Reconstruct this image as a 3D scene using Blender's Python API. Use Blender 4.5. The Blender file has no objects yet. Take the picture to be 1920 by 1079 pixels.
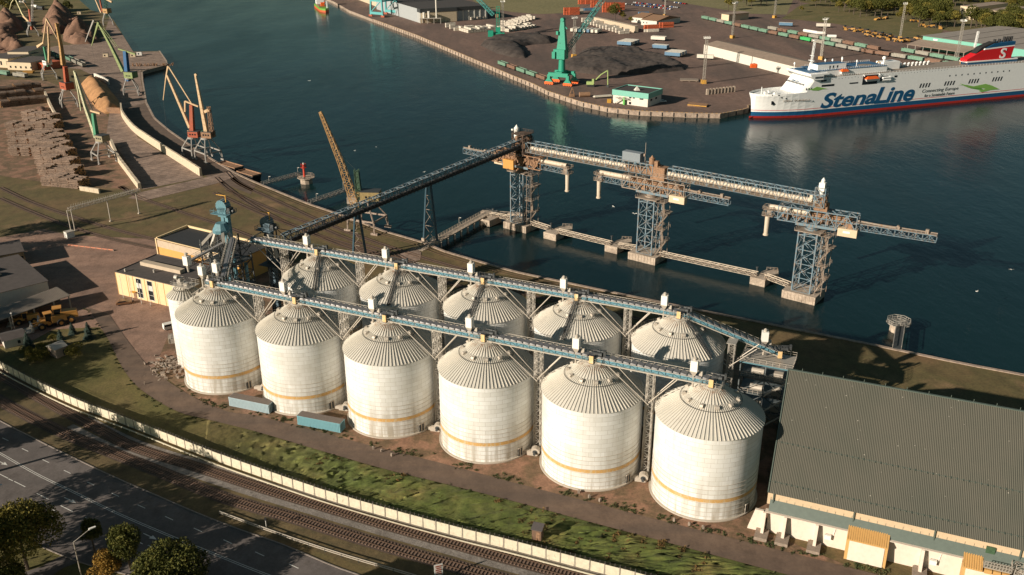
import bpy, math, random
from mathutils import Vector, Matrix
R_=math.radians; PI=math.pi; SC=bpy.context.scene
def V3(*a): return Vector(a)
# ---------------------------------------------------------------- camera
FPX,PITCH,ROLL,CAMH=1726.437,0.4036,-0.0039,123.355
cF=V3(0,math.cos(PITCH),-math.sin(PITCH)); cR0=V3(1,0,0); cU0=cR0.cross(cF)
cR=cR0*math.cos(ROLL)+cU0*math.sin(ROLL); cU=-cR0*math.sin(ROLL)+cU0*math.cos(ROLL)
cC=V3(0,0,CAMH)
cam=bpy.data.cameras.new('camera'); cob=bpy.data.objects.new('camera',cam); SC.collection.objects.link(cob)
mt=Matrix.Identity(4)
for i in range(3): mt[i][0],mt[i][1],mt[i][2],mt[i][3]=cR[i],cU[i],-cF[i],cC[i]
cob.matrix_world=mt; cam.sensor_width=36; cam.lens=FPX/1920*36; cam.clip_start=1; cam.clip_end=9000
SC.camera=cob
# ---------------------------------------------------------------- sky and sun
SUN_EL,SUN_AZ=R_(20.5),R_(212.5)     # the sun stands in this direction (from +x towards +y)
w=bpy.data.worlds.new('World'); SC.world=w; w.use_nodes=True
nt=w.node_tree; bg=nt.nodes['Background']; st=nt.nodes.new('ShaderNodeTexSky'); st.sky_type='NISHITA'; st.sun_disc=False
st.sun_elevation=SUN_EL; st.sun_rotation=PI/2-SUN_AZ; st.altitude=50; st.air_density=1.0; st.dust_density=.8; st.ozone_density=2.2
tn=nt.nodes.new('ShaderNodeMix'); tn.data_type='RGBA'; tn.blend_type='MULTIPLY'; tn.inputs[0].default_value=1; tn.inputs[7].default_value=(.60,.69,.55,1)
nt.links.new(st.outputs[0],tn.inputs[6]); nt.links.new(tn.outputs[2],bg.inputs[0]); bg.inputs[1].default_value=0.055
sl=bpy.data.lights.new('sun','SUN'); so=bpy.data.objects.new('sun',sl); SC.collection.objects.link(so)
sl.energy=5.0; sl.angle=R_(.5); sl.color=(1,.885,.75)
so.rotation_euler=V3(math.cos(SUN_EL)*math.cos(SUN_AZ),math.cos(SUN_EL)*math.sin(SUN_AZ),math.sin(SUN_EL)).to_track_quat('Z','Y').to_euler()
SC.view_settings.view_transform='Standard'; SC.view_settings.look='None'; SC.view_settings.exposure=.42; SC.view_settings.gamma=1
# ---------------------------------------------------------------- helpers
def at(px,py,z=0):
    "a pixel of the photograph turned into the point where it meets height z"
    d=cF*FPX+cR*(px-960)-cU*(py-539.5); t=(z-CAMH)/d.z
    return cC+d*t
def vplane(base,az,px,py):
    "(distance along azimuth, height) where the pixel's ray meets the upright plane through base"
    d=cF*FPX+cR*(px-960)-cU*(py-539.5); n=V3(-math.sin(az),math.cos(az),0)
    t=(base-cC).dot(n)/d.dot(n); P=cC+d*t-base
    return P.x*math.cos(az)+P.y*math.sin(az), P.z
class MB:
    def __init__(s): s.v=[];s.f=[];s.m=[];s.uv={}
    def face(s,pts,mi=0):
        n=len(s.v); s.v+=[tuple(p) for p in pts]; s.f.append(tuple(range(n,n+len(pts)))); s.m.append(mi); return s
    def hexa(s,p,mi=0):
        n=len(s.v); s.v+=[tuple(q) for q in p]
        for q in ((0,3,2,1),(4,5,6,7),(0,1,5,4),(1,2,6,5),(2,3,7,6),(3,0,4,7)): s.f.append(tuple(n+i for i in q)); s.m.append(mi)
        return s
    def box(s,x,y,z,sx,sy,sz,rz=0,mi=0):
        "centre of base, size"
        c,k=math.cos(rz),math.sin(rz); p=[]
        for h in (0,sz):
            for a,b in ((-1,-1),(1,-1),(1,1),(-1,1)):
                u,v=a*sx/2,b*sy/2; p.append((x+u*c-v*k,y+u*k+v*c,z+h))
        return s.hexa(p,mi)
    def bar(s,a,b,w,h=None,mi=0):
        a=Vector(a);b=Vector(b);d=b-a
        if d.length<1e-6: return s
        d.normalize(); h=h or w; up=V3(0,0,1) if abs(d.z)<.95 else V3(1,0,0)
        x=d.cross(up).normalized()*w/2; y=x.cross(d).normalized()*h/2
        return s.hexa([a-x-y,a+x-y,a+x+y,a-x+y,b-x-y,b+x-y,b+x+y,b-x+y],mi)
    def tube(s,a,b,r,n=8,r2=None,mi=0,caps=True):
        a=Vector(a);b=Vector(b);d=(b-a).normalized(); r2=r if r2 is None else r2
        up=V3(0,0,1) if abs(d.z)<.95 else V3(1,0,0); x=d.cross(up).normalized(); y=x.cross(d)
        k=len(s.v)
        for q,rr in ((a,r),(b,r2)):
            for i in range(n):
                t=2*PI*i/n; s.v.append(tuple(q+x*math.cos(t)*rr+y*math.sin(t)*rr))
        for i in range(n):
            j=(i+1)%n; s.f.append((k+i,k+j,k+n+j,k+n+i)); s.m.append(mi)
        if caps:
            s.f.append(tuple(k+i for i in range(n))[::-1]); s.m.append(mi)
            s.f.append(tuple(k+n+i for i in range(n))); s.m.append(mi)
        return s
    def prism(s,poly,z0,z1,mi=0,mt=None):
        n=len(poly);k=len(s.v)
        ar=sum(poly[i][0]*poly[(i+1)%n][1]-poly[(i+1)%n][0]*poly[i][1] for i in range(n))
        if ar<0: poly=list(poly)[::-1]
        s.v+=[(p[0],p[1],z0) for p in poly]+[(p[0],p[1],z1) for p in poly]
        for i in range(n):
            j=(i+1)%n; s.f.append((k+i,k+j,k+n+j,k+n+i)); s.m.append(mi)
        s.f.append(tuple(k+i for i in range(n))[::-1]); s.m.append(mi)
        s.f.append(tuple(k+n+i for i in range(n))); s.m.append(mi if mt is None else mt)
        return s
    def prof(s,poly,y0,y1,mi=0):
        "an (x,z) outline given thickness along y"
        n=len(poly);k=len(s.v)
        s.v+=[(p[0],y0,p[1]) for p in poly]+[(p[0],y1,p[1]) for p in poly]
        for i in range(n):
            j=(i+1)%n; s.f.append((k+i,k+j,k+n+j,k+n+i)); s.m.append(mi)
        s.f.append(tuple(k+i for i in range(n))); s.m.append(mi)
        s.f.append(tuple(k+n+i for i in range(n))[::-1]); s.m.append(mi)
        return s
    def truss(s,a,b,w,h,n,t,t2=None,mi=0,sides='lrtb'):
        "box truss from a to b, width w, height h; a,b are on its centre line"
        a=Vector(a);b=Vector(b);d=(b-a); t2=t2 or t*.6
        up=V3(0,0,1) if abs(d.normalized().z)<.9 else V3(0,1,0)
        x=d.cross(up).normalized()*w/2; y=x.cross(d).normalized()*h/2
        if y.z<0 and abs(d.normalized().z)<.9: y=-y
        c=[-x-y,x-y,x+y,-x+y]
        for q in c: s.bar(a+q,b+q,t,mi=mi)
        F={'b':(0,1),'r':(1,2),'t':(2,3),'l':(3,0)}
        for i in range(n+1):
            p=a+d*i/n
            for k in sides:
                u,v_=F[k]; s.bar(p+c[u],p+c[v_],t2,mi=mi)
            if i<n:
                q=a+d*(i+1)/n
                for k in sides:
                    u,v_=F[k]
                    if i%2: u,v_=v_,u
                    s.bar(p+c[u],q+c[v_],t2,mi=mi)
        return s
    def rail(s,pts,h=1.1,t=.06,step=2.,mid=True,mi=0):
        for a,b in zip(pts[:-1],pts[1:]):
            a=Vector(a);b=Vector(b);L=(b-a).length;n=max(1,int(L/step)); z=V3(0,0,h)
            s.bar(a+z,b+z,t,mi=mi)
            if mid: s.bar(a+z*.5,b+z*.5,t*.8,mi=mi)
            for i in range(n+1):
                p=a.lerp(b,i/n); s.bar(p,p+z,t,mi=mi)
        return s
    def cone(s,x,y,z,r,h,n=12,mi=0):
        k=len(s.v); s.v+=[(x+r*math.cos(2*PI*i/n),y+r*math.sin(2*PI*i/n),z) for i in range(n)]+[(x,y,z+h)]
        for i in range(n): s.f.append((k+i,k+(i+1)%n,k+n)); s.m.append(mi)
        s.f.append(tuple(k+i for i in range(n))[::-1]); s.m.append(mi); return s
    def build(s,name,mats,parent=None,smooth=False,loc=None,rz=0):
        me=bpy.data.meshes.new(name); me.from_pydata(s.v,[],s.f)
        if not isinstance(mats,(list,tuple)): mats=[mats]
        for q in mats: me.materials.append(q)
        if len(mats)>1: me.polygons.foreach_set('material_index',s.m)
        if smooth: me.polygons.foreach_set('use_smooth',[True]*len(s.f))
        me.update()
        o=bpy.data.objects.new(name,me); SC.collection.objects.link(o)
        if parent: o.parent=parent
        if loc is not None: o.location=loc
        if rz: o.rotation_euler=(0,0,rz)
        return o
def tag(o,label=None,cat=None,group=None,kind=None):
    if label: o['label']=label
    if cat: o['category']=cat
    if group: o['group']=group
    if kind: o['kind']=kind
    return o
def thing(name,label,cat,loc=(0,0,0),rz=0,group=None):
    o=bpy.data.objects.new(name,None); SC.collection.objects.link(o); o.empty_display_size=.5
    o.location=loc; o.rotation_euler=(0,0,rz); return tag(o,label,cat,group)
def kids(o): return KID.get(o.name,None) or [c for c in bpy.data.objects if c.parent==o]
KID={}
def dup(o,loc=None,rz=None,label=None,scale=None,parent=None):
    if o.name not in KID: KID[o.name]=[c for c in bpy.data.objects if c.parent==o]
    src=KID[o.name]
    c=o.copy(); SC.collection.objects.link(c); c.parent=parent
    if loc is not None: c.location=loc
    if rz is not None: c.rotation_euler=(0,0,rz)
    if label: c['label']=label
    if scale is not None: c.scale=scale if hasattr(scale,'__len__') else (scale,)*3
    for k in src: dup(k,parent=c)
    return c
# ---------------------------------------------------------------- materials
def _nt(name):
    m=bpy.data.materials.new(name); m.use_nodes=True; return m,m.node_tree,m.node_tree.nodes['Principled BSDF']
def _noise(nt,sc,det=4,vec=None,rough=.55):
    n=nt.nodes.new('ShaderNodeTexNoise'); n.inputs['Scale'].default_value=sc; n.inputs['Detail'].default_value=det; n.inputs['Roughness'].default_value=rough
    if vec: nt.links.new(vec,n.inputs['Vector'])
    return n.outputs[0]
def _ramp(nt,f,stops,interp='LINEAR'):
    r=nt.nodes.new('ShaderNodeValToRGB'); r.color_ramp.interpolation=interp
    e=r.color_ramp.elements
    while len(e)<len(stops): e.new(.5)
    for i,(p,c) in enumerate(stops):
        e[i].position=p; e[i].color=(*c,1) if hasattr(c,'__len__') else (c,c,c,1)
    nt.links.new(f,r.inputs[0]); return r.outputs[0]
def _mix(nt,f,a,b,mode='MIX'):
    n=nt.nodes.new('ShaderNodeMix'); n.data_type='RGBA'; n.blend_type=mode
    for s,v in ((0,f),(6,a),(7,b)):
        if hasattr(v,'is_linked') or hasattr(v,'links'): nt.links.new(v,n.inputs[s])
        elif s==0: n.inputs[0].default_value=v
        else: n.inputs[s].default_value=(*v,1)
    return n.outputs[2]
def _bump(nt,b,h,st,dist=.1):
    n=nt.nodes.new('ShaderNodeBump'); n.inputs['Strength'].default_value=st; n.inputs['Distance'].default_value=dist
    nt.links.new(h,n.inputs['Height']); nt.links.new(n.outputs[0],b.inputs['Normal'])
def _pos(nt,kind='Object'):
    if kind=='World': return nt.nodes.new('ShaderNodeNewGeometry').outputs['Position']
    return nt.nodes.new('ShaderNodeTexCoord').outputs[kind]
def _map(nt,vec,sc=(1,1,1),rz=0):
    n=nt.nodes.new('ShaderNodeMapping'); n.inputs['Scale'].default_value=sc; n.inputs['Rotation'].default_value=(0,0,rz)
    nt.links.new(vec,n.inputs[0]); return n.outputs[0]
_M={}
def mat(name,col,rough=.6,metal=0,var=.25,sc=.6,dirt=None,dsc=.25,damt=.5):
    "painted or weathered surface: base colour, small tone variation, patches of dirt"
    if name in _M: return _M[name]
    m,nt,b=_nt(name); p=_pos(nt,'World')
    n=_noise(nt,sc*3,5,p); c=_mix(nt,_ramp(nt,n,[(.3,0),(.7,1)]),tuple(x*(1-var) for x in col),tuple(min(1,x*(1+var*.6)) for x in col))
    if dirt:
        d=_noise(nt,dsc*4,6,_map(nt,p,(1,1,.35)),.7); c=_mix(nt,_ramp(nt,d,[(1-damt,0),(min(1,1.12-damt),1)]),c,dirt)
    nt.links.new(c,b.inputs['Base Color']); b.inputs['Roughness'].default_value=rough; b.inputs['Metallic'].default_value=metal
    _M[name]=m; return m
def ground(name,stops,sc=.05,rough=.95,streak=None,fine=.25,bump=.3,crack=None,xmix=None):
    m,nt,b=_nt(name); p=_pos(nt,'World')
    k={'rough_grass':1.45,'lawn_grass':1.2,'earth_grass':1.22,'yard_asphalt':1.25,'port_asphalt':1.25,'trodden_dirt':1.15,'road_asphalt':1.12,'far_grass':1.15,'highway_asphalt':1.1}.get(name,1); stops=[(q,tuple(x*k for x in cc)) for q,cc in stops]
    c=_ramp(nt,_noise(nt,sc,8,p,.62),stops)
    if xmix:                                  # the grass gets drier towards smaller x
        sx=nt.nodes.new('ShaderNodeSeparateXYZ'); nt.links.new(p,sx.inputs[0]); mr=nt.nodes.new('ShaderNodeMapRange'); mr.inputs[1].default_value=xmix[0]; mr.inputs[2].default_value=xmix[1]; nt.links.new(sx.outputs[0],mr.inputs[0])
        c=_mix(nt,mr.outputs[0],_ramp(nt,_noise(nt,.05,8,p,.62),xmix[2]),c)
    f=_noise(nt,1.6,6,p,.75); c=_mix(nt,min(1,fine*2.2),c,_ramp(nt,f,[(.3,(.22,.22,.22)),(.7,(.78,.78,.78))]),'OVERLAY')
    g=_noise(nt,.28,7,_map(nt,p,(1,.7,1),.7),.72); c=_mix(nt,.75,c,_ramp(nt,g,[(.32,(.30,.29,.28)),(.5,(.5,.5,.5)),(.70,(.68,.69,.70))]),'OVERLAY')
    if streak:
        s=_noise(nt,.12,4,_map(nt,p,streak[0],streak[1])); c=_mix(nt,_ramp(nt,s,[(.42,0),(.68,streak[3] if len(streak)>3 else .6)]),c,streak[2])
    if crack:
        br=nt.nodes.new('ShaderNodeTexBrick'); br.offset=0; br.inputs['Scale'].default_value=1; br.inputs['Brick Width'].default_value=crack[0]; br.inputs['Row Height'].default_value=crack[1]
        br.inputs['Mortar Size'].default_value=.09; br.inputs['Color1'].default_value=(.9,.9,.9,1); br.inputs['Color2'].default_value=(.68,.68,.68,1); br.inputs['Mortar'].default_value=(.3,.3,.3,1)
        nt.links.new(_map(nt,p,(1,1,1),crack[2]),br.inputs[0]); c=_mix(nt,1,c,br.outputs[0],'MULTIPLY')
    nt.links.new(c,b.inputs['Base Color']); b.inputs['Roughness'].default_value=rough
    if bump: _bump(nt,b,f,bump,.15)
    return m
# ---------------------------------------------------------------- ground materials
WL=-2.8                                     # water level
g_earth=ground('earth_grass',[(.25,(.160,.090,.042)),(.42,(.120,.080,.032)),(.55,(.088,.070,.024)),(.68,(.185,.112,.056)),(.8,(.10,.074,.028))],.035)
g_grass=ground('rough_grass',[(.25,(.045,.056,.012)),(.42,(.066,.084,.016)),(.55,(.090,.096,.022)),(.68,(.13,.10,.030)),(.82,(.055,.066,.014))],.09,bump=.8,xmix=(-70,-38,[(.3,(.072,.070,.016)),(.5,(.105,.086,.024)),(.7,(.140,.102,.038)),(.85,(.085,.076,.020))]))
g_lawn=ground('lawn_grass',[(.3,(.072,.070,.016)),(.5,(.105,.086,.024)),(.7,(.140,.102,.038)),(.85,(.085,.076,.020))],.05,bump=.6)
g_dry=ground('verge_grass',[(.25,(.085,.070,.024)),(.45,(.135,.094,.040)),(.6,(.085,.066,.028)),(.75,(.17,.11,.055))],.2,bump=.6)
g_yard=ground('yard_asphalt',[(.3,(.20,.122,.086)),(.5,(.25,.152,.106)),(.7,(.175,.110,.080)),(.85,(.29,.18,.13))],.03,streak=((.12,1.4,1),.5,(.13,.086,.066),.5))
g_dirt=ground('trodden_dirt',[(.25,(.16,.090,.056)),(.42,(.25,.136,.084)),(.56,(.12,.080,.042)),(.7,(.20,.115,.072)),(.85,(.085,.070,.030))],.14,bump=.6)
g_conc=ground('yard_concrete',[(.25,(.23,.155,.115)),(.45,(.37,.26,.195)),(.6,(.28,.195,.145)),(.75,(.44,.32,.245))],.06,crack=(6,3,.45))
g_road=ground('road_asphalt',[(.3,(.110,.074,.052)),(.55,(.136,.090,.062)),(.8,(.118,.078,.055))],.05,bump=.1,fine=.1,streak=((.06,1.6,1),-.42,(.080,.060,.048)))
g_hwy=ground('highway_asphalt',[(.3,(.108,.092,.083)),(.55,(.128,.108,.098)),(.8,(.114,.097,.088))],.05,bump=.1,fine=.15,streak=((.03,1.2,1),-.42,(.085,.075,.070)))
g_port=ground('port_asphalt',[(.25,(.10,.062,.046)),(.45,(.150,.092,.068)),(.6,(.12,.075,.056)),(.8,(.19,.122,.092))],.018,streak=((.35,.06,1),-.45,(.060,.045,.038),.7))
g_plain=ground('far_grass',[(.3,(.12,.110,.040)),(.5,(.17,.145,.062)),(.7,(.14,.125,.05)),(.85,(.21,.17,.088))],.012)
g_ball=ground('ballast',[(.3,(.15,.125,.105)),(.5,(.24,.21,.18)),(.7,(.18,.15,.13))],1.2,bump=1)
g_ballb=ground('rusty_ballast',[(.3,(.075,.050,.036)),(.5,(.105,.070,.050)),(.7,(.085,.058,.042))],1.2,bump=1)
m_quay=ground('quay_concrete',[(.3,(.20,.155,.12)),(.5,(.33,.26,.20)),(.7,(.25,.19,.15))],.25)
def paint(name,col): return mat(name,col,.7,0,.2,.8,(.12,.11,.10),.5,.33)
m_white=paint('road_paint',(.70,.68,.62))
# water
m,nt,b=_nt('water'); p=_pos(nt,'World')
big=_noise(nt,.006,5,_map(nt,p,(1,.5,1),.5),.55)
nt.links.new(_mix(nt,_ramp(nt,big,[(.35,0),(.65,1)]),(.003,.013,.0145),(.006,.024,.025)),b.inputs['Base Color'])
nt.links.new(_ramp(nt,_noise(nt,.010,6,_map(nt,p,(1,.35,1),-.3),.6),[(.38,.13),(.50,.18),(.62,.24)]),b.inputs['Roughness'])
b.inputs['IOR'].default_value=1.33; b.inputs['Specular IOR Level'].default_value=.5
w1=nt.nodes.new('ShaderNodeTexNoise'); w1.inputs['Scale'].default_value=.55; w1.inputs['Detail'].default_value=5; nt.links.new(_map(nt,p,(1,.45,1),-.35),w1.inputs[0])
w2=_noise(nt,.09,4,_map(nt,p,(1,.5,1),-.5)); h=nt.nodes.new('ShaderNodeMath'); h.operation='MULTIPLY_ADD'; h.inputs[1].default_value=.35
nt.links.new(w1.outputs[0],h.inputs[0]); nt.links.new(w2,h.inputs[2]); _bump(nt,b,h.outputs[0],.38,.8)
m_water=m
# ---------------------------------------------------------------- sheets
def cr(pts,n=6):
    "smooth curve through points"
    P=[Vector(p) for p in pts]; P=[P[0]*2-P[1]]+P+[P[-1]*2-P[-2]]; o=[]
    for i in range(1,len(P)-2):
        for k in range(n):
            t=k/n; a,b,c,d=P[i-1:i+3]
            o.append(.5*((2*b)+(c-a)*t+(2*a-5*b+4*c-d)*t*t+(3*b-a-3*c+d)*t**3))
    o.append(P[-2]); return o
def resample(P,step):
    o=[P[0].copy()]; need=step
    for a,b in zip(P[:-1],P[1:]):
        L=(b-a).length; pos=0
        while L-pos>=need: pos+=need; o.append(a.lerp(b,pos/L)); need=step
        need-=L-pos
    return o
def normals(P):
    o=[]
    for i in range(len(P)):
        d=(P[min(i+1,len(P)-1)]-P[max(i-1,0)]); d.z=0; d.normalize(); o.append(V3(-d.y,d.x,0))
    return o
def ribbon(mb,P,o0,o1,z,thick=0,mi=0):
    N=normals(P)
    for i in range(len(P)-1):
        a,b=P[i],P[i+1]
        q=[a+N[i]*o0,b+N[i+1]*o0,b+N[i+1]*o1,a+N[i]*o1]; q=[(v.x,v.y,z) for v in q]
        if thick: mb.hexa([(x,y,z-thick) for x,y,_ in q]+q,mi)
        else:
            if (Vector(q[1])-Vector(q[0])).cross(Vector(q[3])-Vector(q[0])).z<0: q=q[::-1]
            mb.face(q,mi)
    return mb
def PX(s,z=0): return [at(a,b,z) for a,b in s]
def sheet(name,poly,z,m,kind='structure'):
    mb=MB(); poly=[(p[0],p[1]) for p in poly]
    n=len(poly); ar=sum(poly[i][0]*poly[(i+1)%n][1]-poly[(i+1)%n][0]*poly[i][1] for i in range(n))
    if ar<0: poly=poly[::-1]
    mb.face([(x,y,z) for x,y in poly]); return tag(mb.build(name,m),kind=kind)
# near land
shore=[(118,-60),(135,-10),(152,8),(172,20),(196,26),(212,37),(230,65),(250,97),(298,96),(311,115),(312,122),(265,134),(266,150),(273,193),(288,222),(315,245),(348,268),(400,302),(445,328),(480,344),(576,383),(650,408),(717,434),(793,456),(830,472),(960,510),(1130,546),(1305,582),(1470,615),(1635,648),(1807,684),(1920,705),(2150,752)]
SH=PX(shore)
near=[(p.x,p.y) for p in SH]+[(400,60),(500,-200),(-600,-300),(-1200,200),(-1500,2600),(at(60,-150).x,at(60,-150).y)]
mb=MB(); mb.prism(near,-6,0,0,1); tag(mb.build('ground',[m_quay,g_earth]),kind='structure')
# far port land
fshore=[(560,-40),(600,-8),(627,4),(655,20),(700,37),(780,66),(868,103),(960,142),(1000,158),(1028,172),(1090,192),(1140,203),(1200,209),(1300,213),(1352,214),(1404,204)]
FS=PX(fshore)
az=R_(20.3); fx=V3(math.cos(az),math.sin(az),0); fn=V3(math.sin(az),-math.cos(az),0)
FS.append(at(1404,204)+V3(2,10,0)); FS.append(FS[-1]+fx*420-fn*6)
far=[(p.x,p.y) for p in FS]+[(1600,700),(3200,1500),(3000,5200),(-1500,5200),(at(520,-100).x,at(520,-100).y)]
mb=MB(); mb.prism(far,-6,0,0,1); tag(mb.build('port_ground',[m_quay,g_port]),kind='structure')
sheet('water',[(-4000,-400),(4000,-400),(5000,7000),(-5000,7000)],WL,m_water)
# quay walls: proud concrete face with panel joints, coping and kerb stripes
m_cop=ground('coping',[(.3,(.24,.18,.14)),(.6,(.38,.29,.22))],.5)
m_blk=mat('black_rubber',(.02,.02,.02),.8); m_yel=mat('yellow_paint',(.62,.33,.05),.6,dirt=(.2,.13,.07))
def quay(name,P,label=None,stripe=True,step=7):
    P=resample(P,step); N=normals(P); mb=MB(); sg=1
    ribbon(mb,P,-.25,.9,.24,.34,0)
    ribbon(mb,P,-.12,.3,.0,2.6,0)
    mj=MB()
    for i,p in enumerate(P):
        a=math.atan2(N[i].y,N[i].x)
        q=p-N[i]*.3; mj.box(q.x,q.y,-2.4,.35,.5,2.3,a)
    o=tag(mb.build(name,m_cop),kind='structure')
    tag(mj.build('fender',m_blk,o),kind='stuff')
    if stripe:
        ms=MB(); Q=resample(P,1.5); NQ=normals(Q)
        for i in range(0,len(Q)-1,2):
            a,b_=Q[i]+NQ[i]*.3,Q[i+1]+NQ[i+1]*.3; ms.bar((a.x,a.y,.30),(b_.x,b_.y,.30),.35,.1)
        ms.build('kerb_stripe',m_yel,o)
quay('quay_wall',[p for p in FS[4:]])
quay('quay_edge',[p for p in SH[8:][::1]],stripe=False)
# far surfaces
sheet('far_grassland',PX([(880,-3),(1092,-3),(1082,24),(1010,27),(960,23),(905,14)]),.05,g_plain)
sheet('far_meadow',PX([(1130,-30),(1500,-30),(1475,28),(1400,26),(1330,14),(1262,3)]),.05,g_plain)
sheet('grass_bank',PX([(1465,36),(1500,10),(1560,0),(1640,20),(1700,38),(1770,58),(1745,76),(1690,70),(1640,58),(1560,44),(1500,38)]),.06,g_lawn)
sheet('forest_floor',PX([(1500,-60),(2100,-60),(2100,80),(1900,78),(1770,57),(1640,24),(1560,14),(1500,4)]),.03,g_lawn)
sheet('wood_floor',PX([(0,30),(0,-60),(110,-60),(135,-12),(172,21),(160,26),(110,22),(60,18)]),.05,g_lawn)
# near surfaces
sheet('storage_apron',PX([(-60,110),(0,101),(60,97),(110,86),(190,80),(205,34),(230,66),(250,98),(297,97),(310,115),(311,121),(264,133),(264,150),(272,194),(250,200),(225,205),(190,150),(150,130),(0,118),(-60,120)]),.06,g_conc)
sheet('storage_slab',PX([(205,212),(233,206),(258,258),(300,285),(382,333),(268,356),(236,300),(200,250)]),.07,g_conc)
sheet('quay_apron',PX([(226,180),(270,178),(276,195),(290,224),(318,248),(350,270),(402,304),(446,330),(480,347),(470,365),(420,345),(384,330),(300,282),(258,253),(236,225),(228,205)]),.05,g_road)
sheet('log_yard',PX([(-60,150),(0,150),(80,150),(150,175),(200,215),(232,262),(264,357),(160,350),(100,345),(0,330),(-60,330)]),.05,g_dirt)
sheet('service_pavement',PX([(264,361),(395,331),(430,322),(446,330),(405,345),(270,377),(240,372)]),.08,g_conc)
sheet('yard',PX([(-80,470),(0,446),(82,430),(128,441),(288,449),(420,470),(470,500),(400,560),(345,690),(330,700),(280,692),(252,706),(222,668),(198,625),(186,614),(100,618),(60,640),(0,650),(-80,680)]),.04,g_yard)
sheet('silo_yard',PX([(345,560),(470,500),(700,540),(1000,590),(1300,650),(1480,690),(1455,810),(1440,1000),(1600,1066),(1500,1045),(1440,1030),(1260,985),(1135,952),(960,907),(830,872),(705,841),(600,812),(480,781),(425,773),(355,741),(300,701),(290,690)]),.055,g_dirt)
rd_hi=[(128,470),(160,530),(205,590),(240,640),(282,690),(355,741),(425,772),(480,780),(600,811),(705,839),(830,870),(960,905),(1135,950),(1260,982),(1440,1027),(1640,1077),(1800,1117)]
rd_lo=[(60,470),(110,540),(164,577),(200,632),(225,682),(252,720),(287,747),(337,774),(400,790),(480,810),(605,847),(720,880),(842,910),(960,940),(1085,974),(1210,1007),(1440,1069),(1560,1100),(1700,1135)]
a=cr(PX(rd_hi[2:]),6); b_=cr(PX(rd_lo[2:]),6)
sheet('service_road',a+b_[::-1],.10,g_road)
# grass slope between road and fence
fence_px=[(-60,655),(0,690),(67,726),(150,765),(230,795),(317,829),(400,862),(500,898),(615,937),(730,971),(855,1005),(960,1031),(1085,1064),(1200,1094),(1330,1130)]
FE=cr(PX(fence_px),5)
lo=[p for p in b_]
sheet('lawn',[at(-60,640),at(60,640),at(100,620),at(186,612)]+b_[7:36]+[p for p in FE[::-1] if p.x<at(420,880).x],.03,g_lawn)
def verge():
    "rough grass: strip between fence and road, broken into small humps"
    rnd=random.Random(3); mb=MB(); A=resample([p for p in FE if p.x>at(380,850).x],1.1); B=resample([p for p in b_ if p.x>at(380,800).x],1.1)
    n=min(len(A),len(B)); n=260; rows=22
    A=[A[int(i*(len(A)-1)/(n-1))] for i in range(n)]; B=[B[int(i*(len(B)-1)/(n-1))] for i in range(n)]
    k=0
    from mathutils import noise
    for i in range(n):
        for j in range(rows+1):
            t=j/rows; p=A[i].lerp(B[i],t)
            e=min(1,t*5,(1-t)*6)*min(1,.25+i/90); h=(noise.noise(p*.35)*.5+.5)*.7*e+(noise.noise(p*1.3)+.3)*.35*e+.03
            if rnd.random()<.25: h+=.25*e*rnd.random()
            mb.v.append((p.x+rnd.uniform(-.2,.2)*e,p.y+rnd.uniform(-.2,.2)*e,max(.03,h)))
    for i in range(n-1):
        for j in range(rows):
            q=i*(rows+1)+j; mb.f.append((q,q+rows+1,q+rows+2,q+1)); mb.m.append(0)
    return mb
o=verge().build('grass',g_grass,smooth=True); tag(o,kind='stuff')
# weeds along the road edge and round the silo feet
def weeds(name,spots,m,seed,label=None):
    rnd=random.Random(seed); mb=MB()
    for (x,y,r) in spots:
        for k in range(7):
            a=rnd.uniform(0,6.28); d=rnd.uniform(0,r); s=rnd.uniform(.15,.5)
            X,Y=x+math.cos(a)*d,y+math.sin(a)*d; b=rnd.uniform(0,6.28); h=rnd.uniform(.08,.34)
            c,q=math.cos(b)*s,math.sin(b)*s
            mb.face([(X-c,Y-q,0.05),(X+c,Y+q,0.05),(X+c*.4+q*.5,Y+q*.4-c*.5,h)]); mb.face([(X+q,Y-c,.05),(X-q,Y+c,.05),(X,Y,h*.9)])
    return tag(mb.build(name,m),kind='stuff')
m_weed=ground('weed_leaves',[(.3,(.035,.046,.012)),(.5,(.06,.068,.02)),(.7,(.10,.085,.035))],.4,bump=0)
m_dryw=ground('dry_weed_leaves',[(.3,(.05,.052,.012)),(.5,(.12,.075,.022)),(.7,(.20,.10,.03))],.25,bump=0)
rnd=random.Random(8); sp=[]
for p in resample(a,.8):
    if p.x>at(330,720).x:
        from mathutils import noise as _n
        for _ in range(3):
            if _n.noise(p*.22)+.25>rnd.random()*.7: sp.append((p.x+rnd.gauss(0,.9)+.4,p.y+abs(rnd.gauss(.7,1.1)),.6))
for p in resample(b_,1.0):
    if rnd.random()<.5: sp.append((p.x+rnd.gauss(0,.5),p.y-rnd.uniform(.2,2.2),.5))
weeds('weeds',sp,m_weed,5)
sp=[]
for i in range(1700):
    t=rnd.random(); q=FE[int(t*(len(FE)-2))+1]; r=min(b_,key=lambda v:(v-q).length); s=rnd.uniform(.12,.95); P=q.lerp(r,s)
    from mathutils import noise as _n
    if P.x>at(560,850).x and _n.noise(P*.16)+(.0 if P.x>at(900,950).x else -.35)+.12>rnd.uniform(0,.35): sp.append((P.x,P.y,.9))
weeds('tall_grass',sp,m_dryw,6); 
for q in ('tall_grass',): bpy.data.objects[q].location.z=.35
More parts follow.
